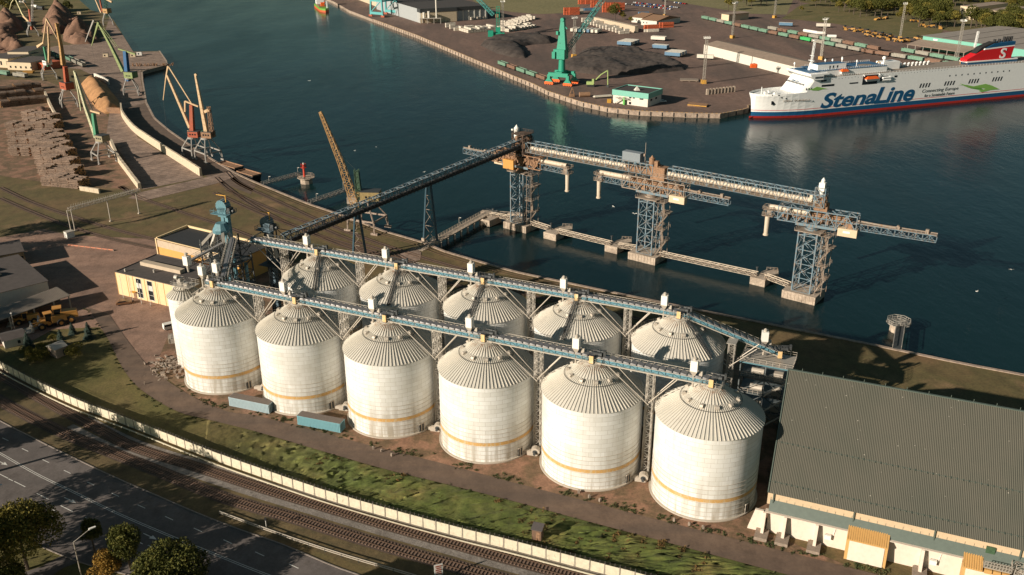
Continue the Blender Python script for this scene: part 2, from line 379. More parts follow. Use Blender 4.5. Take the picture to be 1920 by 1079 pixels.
# ---------------------------------------------------------------- railway
m_rail=mat('rail_steel',(.20,.13,.09),.4,.6,.2); m_sleep=mat('sleeper',(.21,.135,.095),.9,0,.35,2); m_cream=mat('cream_concrete',(.62,.56,.42),.85,0,.14,.4,(.36,.31,.22),.4,.42)
def track(label,px,group,ball=g_ball,bw=2.6,ballast=True,sl=True,P=None,z=0.05):
    P=P or cr(PX(px),8); P=resample(P,1.0) if len(P)<900 else P; t=thing('railway_track',label,'railway track',P[0],0,group); L=[p-P[0] for p in P]; N=normals(L)
    if ballast: ribbon(MB(),L,-bw,bw,z).build('ballast',ball,t)
    if sl:
        S=resample(L,.78); NS=normals(S); mb=MB()
        for i,p in enumerate(S): mb.box(p.x,p.y,z+.01,2.7,.30,.14,math.atan2(NS[i].y,NS[i].x))
        mb.build('sleepers',m_sleep,t)
    for s in (-.76,.76):
        mb=MB(); ribbon(mb,L,s-.06,s+.06,z+.28,.16); mb.build('rail',m_rail,t)
    return t
G='tracks of the main railway'
track('railway track nearest the concrete panel fence, on pale ballast',[(-60,665),(0,703),(90,755),(187,806),(250,838),(375,878),(480,912),(580,942),(730,986),(830,1014),(960,1050),(1080,1081),(1200,1112)],G,g_ballb,1.75)
track('railway track beside the highway, on rusty brown ballast',[(-60,715),(0,752),(62,785),(130,817),(217,852),(312,890),(410,930),(480,952),(555,973),(655,1004),(780,1041),(880,1069),(1000,1101)],G,g_ballb,1.9)
U=cr(PX([(150,790),(250,838),(375,878),(480,912),(580,942),(730,986),(830,1014),(960,1050),(1080,1081),(1200,1112)]),6)
mb=MB(); ribbon(mb,U,-3.6,-1.8,.04); ribbon(mb,U,1.8,2.7,.04); tag(mb.build('ballast_shoulder',g_ball),kind='structure')
U=cr(PX([(-60,715),(0,752),(62,785),(130,817),(217,852),(312,890),(410,930),(480,952),(555,973),(655,1004),(780,1041),(880,1069),(1000,1101)]),6)
mb=MB(); ribbon(mb,U,-7.2,7.6,.02); tag(mb.build('trackside_verge',g_dry),kind='structure')
G='overgrown sidings on the grass'
for lb,px in (('overgrown siding curving from the grain conveyor towards the left quay',[(405,333),(430,355),(480,389),(562,430),(640,455),(760,490),(860,520)]),
  ('overgrown siding second nearest the quay edge',[(425,322),(450,345),(520,378),(600,415),(690,450),(800,486),(920,520)]),
  ('overgrown siding starting at the end of the concrete partition wall',[(225,350),(262,371),(340,398),(412,422),(520,462),(600,480)]),
  ('faint siding crossing the brown grass under the pipe gantry',[(0,352),(60,380),(140,408),(220,432),(300,452)]),
  ('faint siding running just left of the pipe gantry posts',[(0,372),(60,398),(130,425),(200,446),(290,466)])):
    track(lb,px,G,g_ballb,1.3,True,False)
EDGE=cr(SH[19:28],4)
for off,lb in ((2.6,'crane rails along the quay edge'),(15,'straight quay track running behind the silos'),(21,'straight quay track nearest the back silos')):
    N=normals(EDGE); P=[p-N[i]*off for i,p in enumerate(EDGE)]; track(lb,None,'tracks parallel to the quay',g_ballb,1.2,off>3,False,P=P)
# ---------------------------------------------------------------- concrete fence
P=resample(FE,3.07); t=thing('concrete_fence','long cream concrete panel fence with barbed wire between the railway and the grass','fence',P[0])
rnd=random.Random(2); mw=MB()
for i in range(len(P)-1):
    a,b_2=P[i]-P[0],P[i+1]-P[0]; d=(b_2-a).normalized(); n=V3(-d.y,d.x,0)
    mb=MB(); j=rnd.uniform(-.05,.05)
    mb.hexa([a+n*.05+d*.1,b_2+n*.05-d*.1,b_2-n*.05-d*.1,a-n*.05+d*.1]+[q+V3(0,0,2.35) for q in (a+n*(.05+j)+d*.1,b_2+n*(.05+j)-d*.1,b_2-n*(.05-j)-d*.1,a-n*(.05-j)+d*.1)])
    mb.hexa([a+d*.25-n*.09,b_2-d*.25-n*.09,b_2-d*.25-n*.05,a+d*.25-n*.05]+[q+V3(0,0,.5) for q in (a+d*.25-n*.09,b_2-d*.25-n*.09,b_2-d*.25-n*.05,a+d*.25-n*.05)])
    mb.build('panel',m_cream,t)
    if i<94: MB().box(a.x,a.y,0,.22,.26,2.5,math.atan2(d.y,d.x)).build('post',mat('grey_concrete',(.30,.26,.21),.9),t)
    for k in (0,.33,.66):
        q=a+d*3.07*k; mw.bar(q+V3(0,0,2.3),q+n*.25+V3(0,0,2.95),.06)
    for h in (.1,.2): mw.bar(a+n*h+V3(0,0,2.4+h*2),b_2+n*h+V3(0,0,2.4+h*2),.025)
mw.build('barbed_wire',mat('wire',(.10,.09,.08),.6,.5),t)
mb=MB(); N=normals(P)
for i in range(len(P)-1): mb.bar(P[i]-N[i]*1.5-P[0]+V3(0,0,.35),P[i+1]-N[i+1]*1.5-P[0]+V3(0,0,.35),.22,mi=0)
for i in range(0,len(P)): q=P[i]-N[i]*1.5-P[0]; mb.box(q.x,q.y,0,.2,.2,.3)
o=mb.build('trackside_pipe',m_cream,None,loc=P[0]); tag(o,'thin cream pipe laid along the foot of the concrete fence','pipe')
# ---------------------------------------------------------------- highway, bottom left
kerb=[(-60,757),(0,790),(72,827),(102,842),(207,892),(287,927),(375,965),(450,994),(530,1022),(640,1068),(760,1105),(900,1145)]
K=cr(PX(kerb),4)
low=[(-60,940),(0,985),(60,1018),(150,1055),(240,1079),(420,1120),(620,1180)]
Lw=cr(PX(low),4)
sheet('highway',K+Lw[::-1],.06,g_hwy)
mb=MB(); ribbon(mb,K,-.12,.12,.2,.2); ribbon(mb,Lw,-.12,.12,.2,.2); tag(mb.build('kerb',mat('kerb_stone',(.26,.22,.19),.9)),kind='structure')
sheet('roadside_lawn',[*Lw,at(620,1300),at(-300,1300),at(-300,900)],.03,g_lawn)
sheet('footpath',PX([(30,1079),(80,1062),(110,1045),(170,1032),(190,1040),(120,1065),(70,1100),(20,1110)]),.07,g_hwy)
D=cr(PX([(-60,818),(0,851),(67,889),(135,922),(217,962),(305,1000),(390,1035),(480,1071),(560,1100)]),6)
mm=MB(); ribbon(mm,D,-.28,-.14,.09); ribbon(mm,D,.14,.28,.09)
for c in [(10,824),(47,844),(86,865),(126,885),(170,907),(216,928),(265,950),(317,972),(371,994),(427,1016),(487,1039),(551,1062)]:
    p=at(*c,.09); q=at(c[0]+14,c[1]+6.5,.09); d=(q-p).normalized()*1.25; n=V3(-d.y,d.x,0).normalized()*.09; mm.face([p-d-n,p+d-n,p+d+n,p-d+n])
for c in [(-20,880),(5,892),(37,908),(80,931),(125,954),(172,976),(217,997),(255,1014),(290,1029),(330,1046)]:
    p=at(*c,.09); q=at(c[0]+14,c[1]+7,.09); d=(q-p).normalized()*2.1; n=V3(-d.y,d.x,0).normalized()*.1; mm.face([p-d-n,p+d-n,p+d+n,p-d+n])
for c in [(101,957),(20,900)]:
    p=at(*c,.09); q=at(c[0]+14,c[1]+6.5,.09); d=(q-p).normalized()*.8; n=V3(-d.y,d.x,0).normalized()*.1; mm.face([p-d-n,p+d-n,p+d+n,p-d+n])
for c in [(4,868),(131,938),(281,1006)]:
    p=at(*c,.09); q=at(c[0]+14,c[1]+6.5,.09); d=(q-p).normalized(); n=V3(-d.y,d.x,0)
    mm.face([p-d*2-n*.1,p+d*.6-n*.1,p+d*.6+n*.1,p-d*2+n*.1]); mm.face([p+d*.3-n*.55,p+d*2.1,p+d*.3+n*.55])
tag(mm.build('road_markings',m_white),kind='structure')
# ---------------------------------------------------------------- silos
ANG=-.4248; SP=26.7791; RU=V3(math.cos(ANG),math.sin(ANG),0); RV=V3(-math.sin(ANG),math.cos(ANG),0)
def S(r,i): return V3(-79.3087+r*23.3548,227.9837+r*23.3887,0)+RU*(i*SP)
RAD,HW,HC,RC=11.5,20.14,26.58,2.05
m_gal=mat('galvanised_steel',(.46,.42,.36),.5,.35,.15,1.5,(.20,.15,.11),.6,.32)
m_steel=mat('pale_steel',(.52,.46,.38),.55,.2,.15,2,(.22,.16,.12),.8,.35)
m_dsteel=mat('dark_steel',(.07,.075,.075),.6,.3,.3,1)
m_blue=mat('blue_steel',(.12,.27,.33),.5,.1,.2,1.2,(.30,.28,.26),.5,.42)
m_box=mat('white_sheet',(.80,.77,.70),.45,0,.05,1)
m_yp=mat('ochre_panel',(.72,.48,.22),.6,0,.1,1,(.75,.66,.5),.3,.45)
m_cover=mat('belt_cover',(.25,.24,.235),.5,.2,.25,.8)
# wall sheets: bolted courses with stains running down
m,nt,b=_nt('silo_wall'); uv=_pos(nt,'UV'); inf=nt.nodes.new('ShaderNodeObjectInfo').outputs['Random']
br=nt.nodes.new('ShaderNodeTexBrick'); br.inputs['Scale'].default_value=1; br.inputs['Brick Width'].default_value=2.7; br.inputs['Row Height'].default_value=1.115
br.inputs['Mortar Size'].default_value=.035; br.inputs['Mortar Smooth'].default_value=.3; br.inputs['Bias'].default_value=-.2
br.inputs['Color1'].default_value=(.81,.81,.78,1); br.inputs['Color2'].default_value=(.75,.75,.72,1); br.inputs['Mortar'].default_value=(.46,.43,.37,1)
nt.links.new(uv,br.inputs[0])
off=nt.nodes.new('ShaderNodeVectorMath'); off.operation='ADD'; cmb=nt.nodes.new('ShaderNodeCombineXYZ'); mu=nt.nodes.new('ShaderNodeMath'); mu.operation='MULTIPLY'; mu.inputs[1].default_value=300
nt.links.new(inf,mu.inputs[0]); nt.links.new(mu.outputs[0],cmb.inputs[0]); nt.links.new(mu.outputs[0],cmb.inputs[2]); nt.links.new(uv,off.inputs[0]); nt.links.new(cmb.outputs[0],off.inputs[1])
sx=nt.nodes.new('ShaderNodeSeparateXYZ'); nt.links.new(uv,sx.inputs[0])
lowf=_ramp(nt,sx.outputs[1],[(0,1),(.0001,1)]); 
mr=nt.nodes.new('ShaderNodeMapRange'); mr.inputs[1].default_value=12; mr.inputs[2].default_value=0; mr.inputs[3].default_value=.0; mr.inputs[4].default_value=1; nt.links.new(sx.outputs[1],mr.inputs[0])
st=_noise(nt,1,5,_map(nt,off.outputs[0],(.75,.05,1)),.6)
mm_=nt.nodes.new('ShaderNodeMath'); mm_.operation='MULTIPLY'; nt.links.new(_ramp(nt,st,[(.43,0),(.64,1)]),mm_.inputs[0]); nt.links.new(mr.outputs[0],mm_.inputs[1])
c=_mix(nt,mm_.outputs[0],br.outputs[0],(.36,.31,.235))
bl=_noise(nt,1,4,_map(nt,off.outputs[0],(.09,.05,1)),.6); c=_mix(nt,_ramp(nt,bl,[(.42,0),(.72,.65)]),c,(.60,.57,.50))
mot=nt.nodes.new('ShaderNodeTexBrick'); mot.offset=.5; mot.inputs['Scale'].default_value=1; mot.inputs['Brick Width'].default_value=2.7; mot.inputs['Row Height'].default_value=1.115; mot.inputs['Mortar Size'].default_value=0
mot.inputs['Color1'].default_value=(1,1,1,1); mot.inputs['Color2'].default_value=(.88,.87,.84,1); nt.links.new(off.outputs[0],mot.inputs[0]); c=_mix(nt,.8,c,mot.outputs[0],'MULTIPLY')
rs=_noise(nt,1,6,_map(nt,off.outputs[0],(1.6,.035,1)),.7); mr3=nt.nodes.new('ShaderNodeMapRange'); mr3.inputs[1].default_value=9; mr3.inputs[2].default_value=20; nt.links.new(sx.outputs[1],mr3.inputs[0]); m3=nt.nodes.new('ShaderNodeMath'); m3.operation='MULTIPLY'; nt.links.new(mr3.outputs[0],m3.inputs[0]); nt.links.new(_ramp(nt,rs,[(.56,0),(.74,.6)]),m3.inputs[1]); c=_mix(nt,m3.outputs[0],c,(.50,.42,.33))
nt.links.new(c,b.inputs['Base Color']); b.inputs['Roughness'].default_value=.45
_bump(nt,b,br.outputs['Fac'],-.25,.05); m_wall=m
# roof sheet
m,nt,b=_nt('silo_roof'); p=_pos(nt,'World'); c=_ramp(nt,_noise(nt,.12,6,p,.65),[(.3,(.55,.52,.45)),(.55,(.63,.59,.51)),(.8,(.50,.46,.40))])
po=_pos(nt,'Object'); sx=nt.nodes.new('ShaderNodeSeparateXYZ'); nt.links.new(po,sx.inputs[0])
mr=nt.nodes.new('ShaderNodeMapRange'); mr.inputs[1].default_value=25.2; mr.inputs[2].default_value=26.6; nt.links.new(sx.outputs[2],mr.inputs[0])
mr2=nt.nodes.new('ShaderNodeMath'); mr2.operation='MULTIPLY'; nt.links.new(mr.outputs[0],mr2.inputs[0]); nt.links.new(_ramp(nt,_noise(nt,1.2,4,p),[(.45,0),(.65,.8)]),mr2.inputs[1])
c=_mix(nt,mr2.outputs[0],c,(.30,.14,.06)); nt.links.new(c,b.inputs['Base Color']); b.inputs['Roughness'].default_value=.42; b.inputs['Metallic'].default_value=.15; m_roof=m
m_stripe=mat('orange_stripe',(.60,.35,.12),.55,0,.15,1,(.56,.44,.27),.5,.5)
m_rust=mat('rusty_steel',(.30,.17,.10),.8,.1,.3,1)
def uvcyl(mb,r,z0,z1,n=120):
    k=len(mb.v)
    for z in (z0,z1):
        for i in range(n): a=2*PI*i/n; mb.v.append((r*math.cos(a),r*math.sin(a),z))
    for i in range(n): j=(i+1)%n; mb.f.append((k+i,k+j,k+n+j,k+n+i)); mb.m.append(0)
def make_silo(R,H,Hc,rc,nr,big=True):
    t=thing('grain_silo','','silo')
    mb=MB(); uvcyl(mb,R,0,H); o=mb.build('wall',m_wall,t,True)
    me=o.data; ul=me.uv_layers.new(name='UVMap'); n=120
    for fi,poly in enumerate(me.polygons):
        i=fi%n
        for li,(u,v) in zip(poly.loop_indices,((i,0),(i+1,0),(i+1,1),(i,1))): ul.data[li].uv=(u*2*PI*R/n,v*H+.0)
    mb=MB()
    hs=[i*1.115 for i in range(1,int(H/1.115)+1)]
    for h in hs[:8 if big else 3]:
        for i in range(96):
            a0,a1=2*PI*i/96,2*PI*(i+1)/96; q=[]
            for z in (h-.04,h+.04):
                for rr,a in ((R-.02,a0),(R+.07,a0),(R+.07,a1),(R-.02,a1)): q.append((rr*math.cos(a),rr*math.sin(a),z))
            mb.hexa(q)
    for i in range(96):                                     # eave rim and foot ring
        a0,a1=2*PI*i/96,2*PI*(i+1)/96
        for z0,z1,ro in ((H-.12,H+.02,.12),(0,.35,.5 if big else .2)):
            mb.hexa([(rr*math.cos(a),rr*math.sin(a),z) for z in (z0,z1) for rr,a in ((R-.02,a0),(R+ro,a0),(R+ro,a1),(R-.02,a1))])
    mb.build('stiffener_rings',m_steel,t)
    if big:
        mb=MB()
        for i in range(120):
            a0,a1=2*PI*i/120,2*PI*(i+1)/120
            mb.hexa([(rr*math.cos(a),rr*math.sin(a),z) for z in (4.65,5.5) for rr,a in ((R-.02,a0),(R+.035,a0),(R+.035,a1),(R-.02,a1))])
        mb.build('stripe',m_stripe,t)
    mb=MB(); k=0; n=nr
    Ro=R+.25; z0=H-.05
    for i in range(n):
        a0,a1=2*PI*i/n,2*PI*(i+1)/n
        mb.face([(Ro*math.cos(a0),Ro*math.sin(a0),z0),(Ro*math.cos(a1),Ro*math.sin(a1),z0),(rc*math.cos(a1),rc*math.sin(a1),Hc),(rc*math.cos(a0),rc*math.sin(a0),Hc)])
        rt=rc if i%2==0 else rc+(Ro-rc)*.30; p=V3(Ro*math.cos(a0),Ro*math.sin(a0),z0+.08); q=V3(rt*math.cos(a0),rt*math.sin(a0),Hc+.08+(z0-Hc)*(rt-rc)/(Ro-rc)); mb.bar(p,q,.11,.22)
    mb.build('roof',m_roof,t)
    # ring rail and roof vents
    mb=MB(); f=.47; rr=rc+(Ro-rc)*f; zz=Hc+(z0-Hc)*f+.35; N=48 if big else 20
    for i in range(N):
        a0,a1=2*PI*i/N,2*PI*(i+1)/N; mb.bar((rr*math.cos(a0),rr*math.sin(a0),zz),(rr*math.cos(a1),rr*math.sin(a1),zz),.09)
    mb.build('ring_rail',m_dsteel,t)
    nv=11 if big else 4
    vm=None
    for i in range(nv):
        a=2*PI*(i+.3)/nv
        if vm is None:
            mb=MB(); c_=.36 if big else .3
            mb.prof([(-c_,0),(-c_,c_*1.6),(-c_*.5,c_*2.1),(c_*.9,c_*1.9),(c_*1.5,c_*1.0),(c_*1.5,c_*.55),(c_*.9,c_*.4),(c_*.9,-.5),(-c_,-.5)],-c_,c_)
            vm=mb.build('roof_vent',m_steel,t); v=vm
        else: v=vm.copy(); SC.collection.objects.link(v)
        v.location=((rr-.9)*math.cos(a),(rr-.9)*math.sin(a),Hc+(z0-Hc)*(f-.08)+.1); v.rotation_euler=(0,0,a)
    # cap with platform
    mb=MB(); mb.tube((0,0,Hc-.3),(0,0,Hc+.55),rc+.1,24); mb.tube((0,0,Hc+.5),(0,0,Hc+.75),rc*.7,16)
    mb.build('cap',m_gal,t)
    if big:
        mb=MB(); ca,sa=math.cos(ANG),math.sin(ANG)
        def L(x,y,z): return V3(x*ca-y*sa,x*sa+y*ca,z)
        mb.box(0,0,Hc+.55,4.6,4.0,.10,ANG)
        c=[L(-2.3,-2,Hc+.65),L(2.3,-2,Hc+.65),L(2.3,2,Hc+.65),L(-2.3,2,Hc+.65)]
        mb.rail([c[3],c[0],c[1],c[2]],1.1,.055,1.1)
        for p in c: mb.bar(p,V3(p.x*.75,p.y*.75,Hc-1.0),.09)
        mb.build('platform',m_gal,t)
        mb=MB()                                            # eave catwalk rail at the back left
        for i in range(26):
            a0=PI*.55+i*.05; a1=a0+.05
            for z in (.55,1.05): mb.bar((Ro*math.cos(a0),Ro*math.sin(a0),H+z),(Ro*math.cos(a1),Ro*math.sin(a1),H+z),.05)
            mb.bar((Ro*math.cos(a0),Ro*math.sin(a0),H),(Ro*math.cos(a0),Ro*math.sin(a0),H+1.05),.05)
        mb.build('eave_rail',m_steel,t)
        mb=MB(); a=-.82
        for da,wd in ((a,1.0),):
            mb.box((R+.15)*math.cos(a),(R+.15)*math.sin(a),.35,.28,1.5,2.1,a,0)
        dd=mb.build('door',m_steel,t)
        mb=MB()
        for s in (-.05,.02): mb.box((R+.3)*math.cos(a+s),(R+.3)*math.sin(a+s),.4,.08,.5,1.9,a)
        mb.build('door_leaf',m_dsteel,dd)
    return t
def roof_stair(t,az,R=RAD,H=HW,Hc=HC):
    mb=MB(); a=az
    p0=V3((RC+.2)*math.cos(a),(RC+.2)*math.sin(a),Hc+.5); p1=V3((R+.2)*math.cos(a),(R+.2)*math.sin(a),H+.45)
    n=V3(-math.sin(a),math.cos(a),0)*.42
    mb.bar(p0-n,p1-n,.09,.22); mb.bar(p0+n,p1+n,.09,.22)
    for i in range(34): q=p0.lerp(p1,i/33); mb.bar(q-n,q+n,.26,.06)
    for s in (-1,1):
        mb.rail([p0+n*s,p1+n*s],1.0,.06,1.0)
    return mb.build('roof_stair',m_dsteel,t)
FL=['white grain silo with orange stripe in the front row, next to the small silo','white grain silo in the front row with the pale blue container at its foot','front row silo with the teal container standing at its lower left foot','front row silo standing third from the green roofed warehouse, counting the nearest as first','front row silo second from the green roofed warehouse, door at its lower right','largest looking front row silo, nearest the green roofed warehouse']
BL=['back row silo nearest the teal elevator head, roof mostly hatched by shadows','back row silo second from the elevator tower, with dark roof stair','middle silo of the back row, dark roof stair down its cone','back row silo fourth from the elevator tower, roof stair crossed by a box shadow','back row silo nearest the water side platform, under the sloping conveyor']
silo=make_silo(RAD,HW,HC,RC,84)
silo['group']='large grain silos'
for i in range(6):
    o=silo if i==0 else dup(silo)
    o.location=S(0,i); o['label']=FL[i]
for i in range(5):
    o=dup(silo,S(1,i),label=BL[i]); roof_stair(o,[-1.57,-1.75,-1.95,-1.97,-1.02][i])
ss=make_silo(4.4,21.2,24.1,.8,30,False); ss['label']='small narrow grain silo with ribbed cone behind the first large silo'
ss.location=V3(-91.5,235.5,0); 
# ---------------------------------------------------------------- conveyor galleries
def gallery(label,base,x0,x1,zf,caps,boxes=True,group='blue conveyor galleries over the silos'):
    "local x along the row; zf(x) deck height; caps: x of silo caps"
    t=thing('conveyor_gallery',label,'conveyor',base,ANG,group)
    n=int((x1-x0)/1.6); X=[x0+(x1-x0)*i/n for i in range(n+1)]
    W=MB();C=MB();T=MB();K=MB();Rl=MB()
    for i in range(n):
        a,b=X[i],X[i+1]; za,zb=zf(a),zf(b)
        W.hexa([(a,-1.55,za-.12),(b,-1.55,zb-.12),(b,1.75,zb-.12),(a,1.75,za-.12),(a,-1.55,za),(b,-1.55,zb),(b,1.75,zb),(a,1.75,za)])
        C.hexa([(a,-1.2,za+.02),(b,-1.2,zb+.02),(b,.35,zb+.02),(a,.35,za+.02),(a,-1.2,za+.85),(b,-1.2,zb+.85),(b,.35,zb+.85),(a,.35,za+.85)])
        T.bar((a,-1.4,za),(a,-1.4,za+.95),.09); T.bar((a,-1.4,za+(0 if i%2 else .9)),(b,-1.4,zb+(.9 if i%2 else 0)),.08)
        K.hexa([(a+.12,-1.35,za+.9),(b-.2,-1.35,zb+.9),(b-.2,.6,zb+.9),(a+.12,.6,za+.9),(a+.12,-1.1,za+1.35),(b-.2,-1.1,zb+1.12),(b-.2,.5,zb+1.12),(a+.12,.5,za+1.35)])
        T.bar((a,-1.55,za-.45),(a,-1.55,za),.07)
    p,q=(x0,x1)
    Rl.bar((p,-1.42,zf(p)+.95),(q,-1.42,zf(q)+.95),.10)
    Rl.bar((p,-1.6,zf(p)-.1),(q,-1.6,zf(q)-.1),.24); Rl.bar((p,1.75,zf(p)-.1),(q,1.75,zf(q)-.1),.16)
    Rl.rail([V3(p,1.7,zf(p)),V3(q,1.7,zf(q))],1.15,.10,1.6); Rl.rail([V3(p,.75,zf(p)),V3(q,.75,zf(q))],1.15,.085,1.6,False)
    W.build('walkway',m_gal,t); C.build('casing',m_blue,t); T.build('truss',m_blue,t); K.build('belt_covers',m_cover,t); Rl.build('railing',m_steel,t)
    def filt(x,y=-.7,dz=2.3):
        z=zf(x)+dz; f=MB(); f.box(x,y,z,1.55,1.5,2.5); fb=f.build('filter_box',m_box,t)
        f=MB(); f.tube((x,y,z+2.5),(x,y,z+3.0),.38,10); f.cone(x,y,z+3.0,.5,.35,10); f.tube((x+.55,y+.3,z+2.5),(x+.55,y+.3,z+2.95),.16,6)
        f.build('fan',m_steel,fb)
        f=MB(); f.hexa([(x-.25,y-.25,z-1.2),(x+.25,y-.25,z-1.2),(x+.25,y+.25,z-1.2),(x-.25,y+.25,z-1.2),(x-.78,y-.75,z),(x+.78,y-.75,z),(x+.78,y+.75,z),(x-.78,y+.75,z)]); f.tube((x,y-.3,z-3.8),(x,y-.3,z-1.1),.24,8)
        f.box(x+1.4,y+.5,z-1.2,.7,.7,1.1); f.build('hopper',m_steel,fb)
    def drive(x):
        z=zf(x); f=MB(); f.box(x,-2.0,z-.3,.95,.5,2.0); d=f.build('drive_housing',m_yp,t)
        f=MB(); f.box(x,-2.27,z-.3,1.05,.06,.1); f.box(x,-2.0,z+1.7,1.15,.6,.08)
        f.tube((x+1.2,-.6,z+1.6),(x+2.0,-.6,z+1.6),.45,10); f.box(x+1.0,.2,z+1.2,2.6,1.0,.5); f.tube((x+.6,.4,z+1.9),(x+2.4,.4,z+1.9),.28,8)
        for sx in (.3,2.6,-1.2): f.bar((x+sx,-1.5,z),(x+sx,-1.5,z+3.0),.09)
        f.bar((x-1.2,-1.5,z+3),(x+2.6,-1.5,z+3.0),.08); f.box(x+2.6,-.4,z+1.5,.5,.5,1.3)
        f.build('drive_motor',m_dsteel,d)
    for cx in caps: filt(cx-3.9); drive(cx+.15)
    return t,filt,drive
zl=lambda x:27.45
gallery('blue conveyor gallery running over the front row of silos, ending at the last one',S(0,0),-2.6,5*SP+1.2,zl,[i*SP for i in range(6)])
t,filt,drive=gallery('blue conveyor gallery running over the back row from the elevator tower',S(1,0),-24.5,4*SP+1.5,zl,[i*SP for i in range(5)])
# sloping gallery at the right end
p0=S(1,4)+RU*1.5
def endgal():
    L=25.5; P1=at(1462,673,17.0); d=P1-p0; d.z=0; L=d.length; az=math.atan2(d.y,d.x)
    zf=lambda x:27.45-9.2*max(0,x)/L
    t,f,dr=gallery('sloping blue conveyor leading down from the back row towards the warehouse',p0,0,L,zf,[],group='sloping conveyors')
    t.rotation_euler=(0,0,az); f(L-4.2,-.2,2.0); dr(L-.4)
    return az,L
EA,EL=endgal()
# lattice supports between silos, with braces
def make_support(H):
    t=thing('lattice_support','','support tower')
    mb=MB(); mb.truss((0,-.45,0),(0,-.45,H),1.5,.8,int(H/1.4),.13,.07); mb.truss((0,.75,0),(0,.75,H),1.5,.7,int(H/1.4),.11,.06); mb.box(0,0,0,2.4,2.6,.4); mb.box(0,.1,H,2.3,3.4,.2); mb.build('tower',m_gal,t)
    for sgn,x,z in ((-1,-9.6,H-.1),(1,6.2,H-.1)):
        for y in (-1.4,1.5):
            mb=MB(); mb.tube((0,y*.55,H-8.2 if sgn<0 else H-7.6),(x,y,z),.13,6); mb.build('brace',m_steel,t)
    return t
sup=make_support(27.2); sup['group']='lattice supports under the galleries'; first=True
nm=['first','second','third','fourth','fifth']
for i in range(5):
    o=sup if first else dup(sup); first=False
    o.location=S(0,i+.5); o.rotation_euler=(0,0,ANG); o['label']='lattice support standing between the %s and next silo of the front row'%nm[i]
for i in range(-1,5):
    o=dup(sup,S(1,i+.5),ANG,'lattice support '+('between the elevator tower and the back row' if i<0 else 'after the last back row silo under the sloping conveyor' if i==4 else 'standing between the %s and next silo of the back row'%nm[i]))
    if i==4: o.scale=(1,1,.83)
# small round blowers between the feet of the silos, ground ducts
def make_fan():
    t=thing('aeration_fan','','fan'); mb=MB(); mb.tube((0,-.7,1.1),(0,.7,1.1),1.1,14); mb.box(-.9,0,.0,2.0,1.3,1.0); mb.build('housing',m_steel,t)
    mb=MB(); mb.tube((0,-.75,1.1),(0,-.71,1.1),.6,12); mb.tube((0,-1.5,1.0),(0,-.75,1.0),.35,8); mb.build('motor',m_dsteel,t)
    mb=MB(); mb.prof([(-1.2,.2),(-1.2,1.2),(-3.0,.9),(-3.0,.2)],-.4,.4); mb.build('duct',m_steel,t); return t
fan=make_fan(); fan['group']='aeration fans at the silo feet'
for i,(x,y) in enumerate([(497,732),(650,769),(822,808),(1004,853),(1206,902)]):
    o=fan if i==0 else dup(fan); o.location=at(x,y); o.rotation_euler=(0,0,ANG+.2)
    o['label']='round white aeration fan between the %s and %s silo of the front row'%(nm[i],(nm+['last'])[i+1] if i<4 else 'last')
m_curb=mat('rubble',(.28,.22,.17),.95)
for i,(x,y) in enumerate([(1085,925),(1105,934),(1125,941),(1264,978),(1292,986),(1318,992),(700,843),(716,848),(735,856)]):
    P=at(x,y); t=thing('concrete_post','short leaning concrete bollard in the weeds beside the service road, by the silo feet','bollard',P,.3*i,'concrete bollards by the service road'); mb=MB(); mb.box(0,0,0,.5,.5,.8); mb.cone(0,0,.8,.3,.15,6); mb.build('post',m_curb,t)
# ---------------------------------------------------------------- elevator towers
m_teal=mat('teal_steel',(.11,.235,.275),.5,.1,.2,.8,(.25,.25,.24),.5,.4)
def elevator(label,P,Hh,m,sz,feet=True):
    t=thing('elevator_tower',label,'elevator tower',P,ANG,'bucket elevator towers')
    mb=MB(); mb.box(-.75,.6,0,1.1,1.3,Hh-3.5); mb.box(.75,.6,0,1.1,1.3,Hh-3.5); mb.build('elevator_leg',m,t)
    mb=MB(); r=1.9*sz; mb.tube((0,-.9,Hh-1.4),(0,1.3,Hh-1.4),r,20); mb.box(0,.2,Hh-4.6,3.0*sz,2.2,3.0); hd=mb.build('elevator_head',m,t)
    mb=MB()
    for i in range(9):
        a=PI*i/8; mb.bar((r*1.02*math.cos(a),-.95,Hh-1.4+r*1.02*math.sin(a)),(r*1.02*math.cos(a),1.35,Hh-1.4+r*1.02*math.sin(a)),.1)
    mb.build('seam',m_steel,hd)
    mb=MB(); mb.box(0,0,Hh-3.6,6.0*sz,4.6*sz,.15); a_,b_q=3*sz,2.3*sz; mb.rail([V3(-a_,-b_q,Hh-3.5),V3(a_,-b_q,Hh-3.5),V3(a_,b_q,Hh-3.5),V3(-a_,b_q,Hh-3.5),V3(-a_,-b_q,Hh-3.5)],1.1,.08,1.2); mb.build('service_platform',m,t)
    mb=MB(); mb.bar((-1.9,0,Hh+1.9),(1.6,0,Hh+1.9),.22); mb.bar((1.4,0,Hh-1),(1.4,0,Hh+1.9),.2); mb.build('hoist_beam',m_yel,t)
    mb=MB(); mb.box(1.8,.2,Hh-3.4,2.2,1.8,1.8); mb.tube((2.9,.2,Hh-2.6),(3.8,.2,Hh-2.6),.5,8); mb.build('gear_motor',m_dsteel,t)
    return t
HP=at(445,455,28)+RU*-3.4+RV*-.4; HP.z=0
ET=elevator('teal bucket elevator tower with yellow hoist beam, taller one, on dark lattice frame',HP,40.5,m_teal,1.0)
mb=MB()
z1=35.2; mb.tube((0,-1.8,z1-2.6),(0,-1.8,z1-.8),2.6,10,1.5); mb.tube((0,-1.8,z1-3.6),(0,-1.8,z1-2.6),2.6,10); mb.build('distributor',m_teal,ET)
mb=MB()
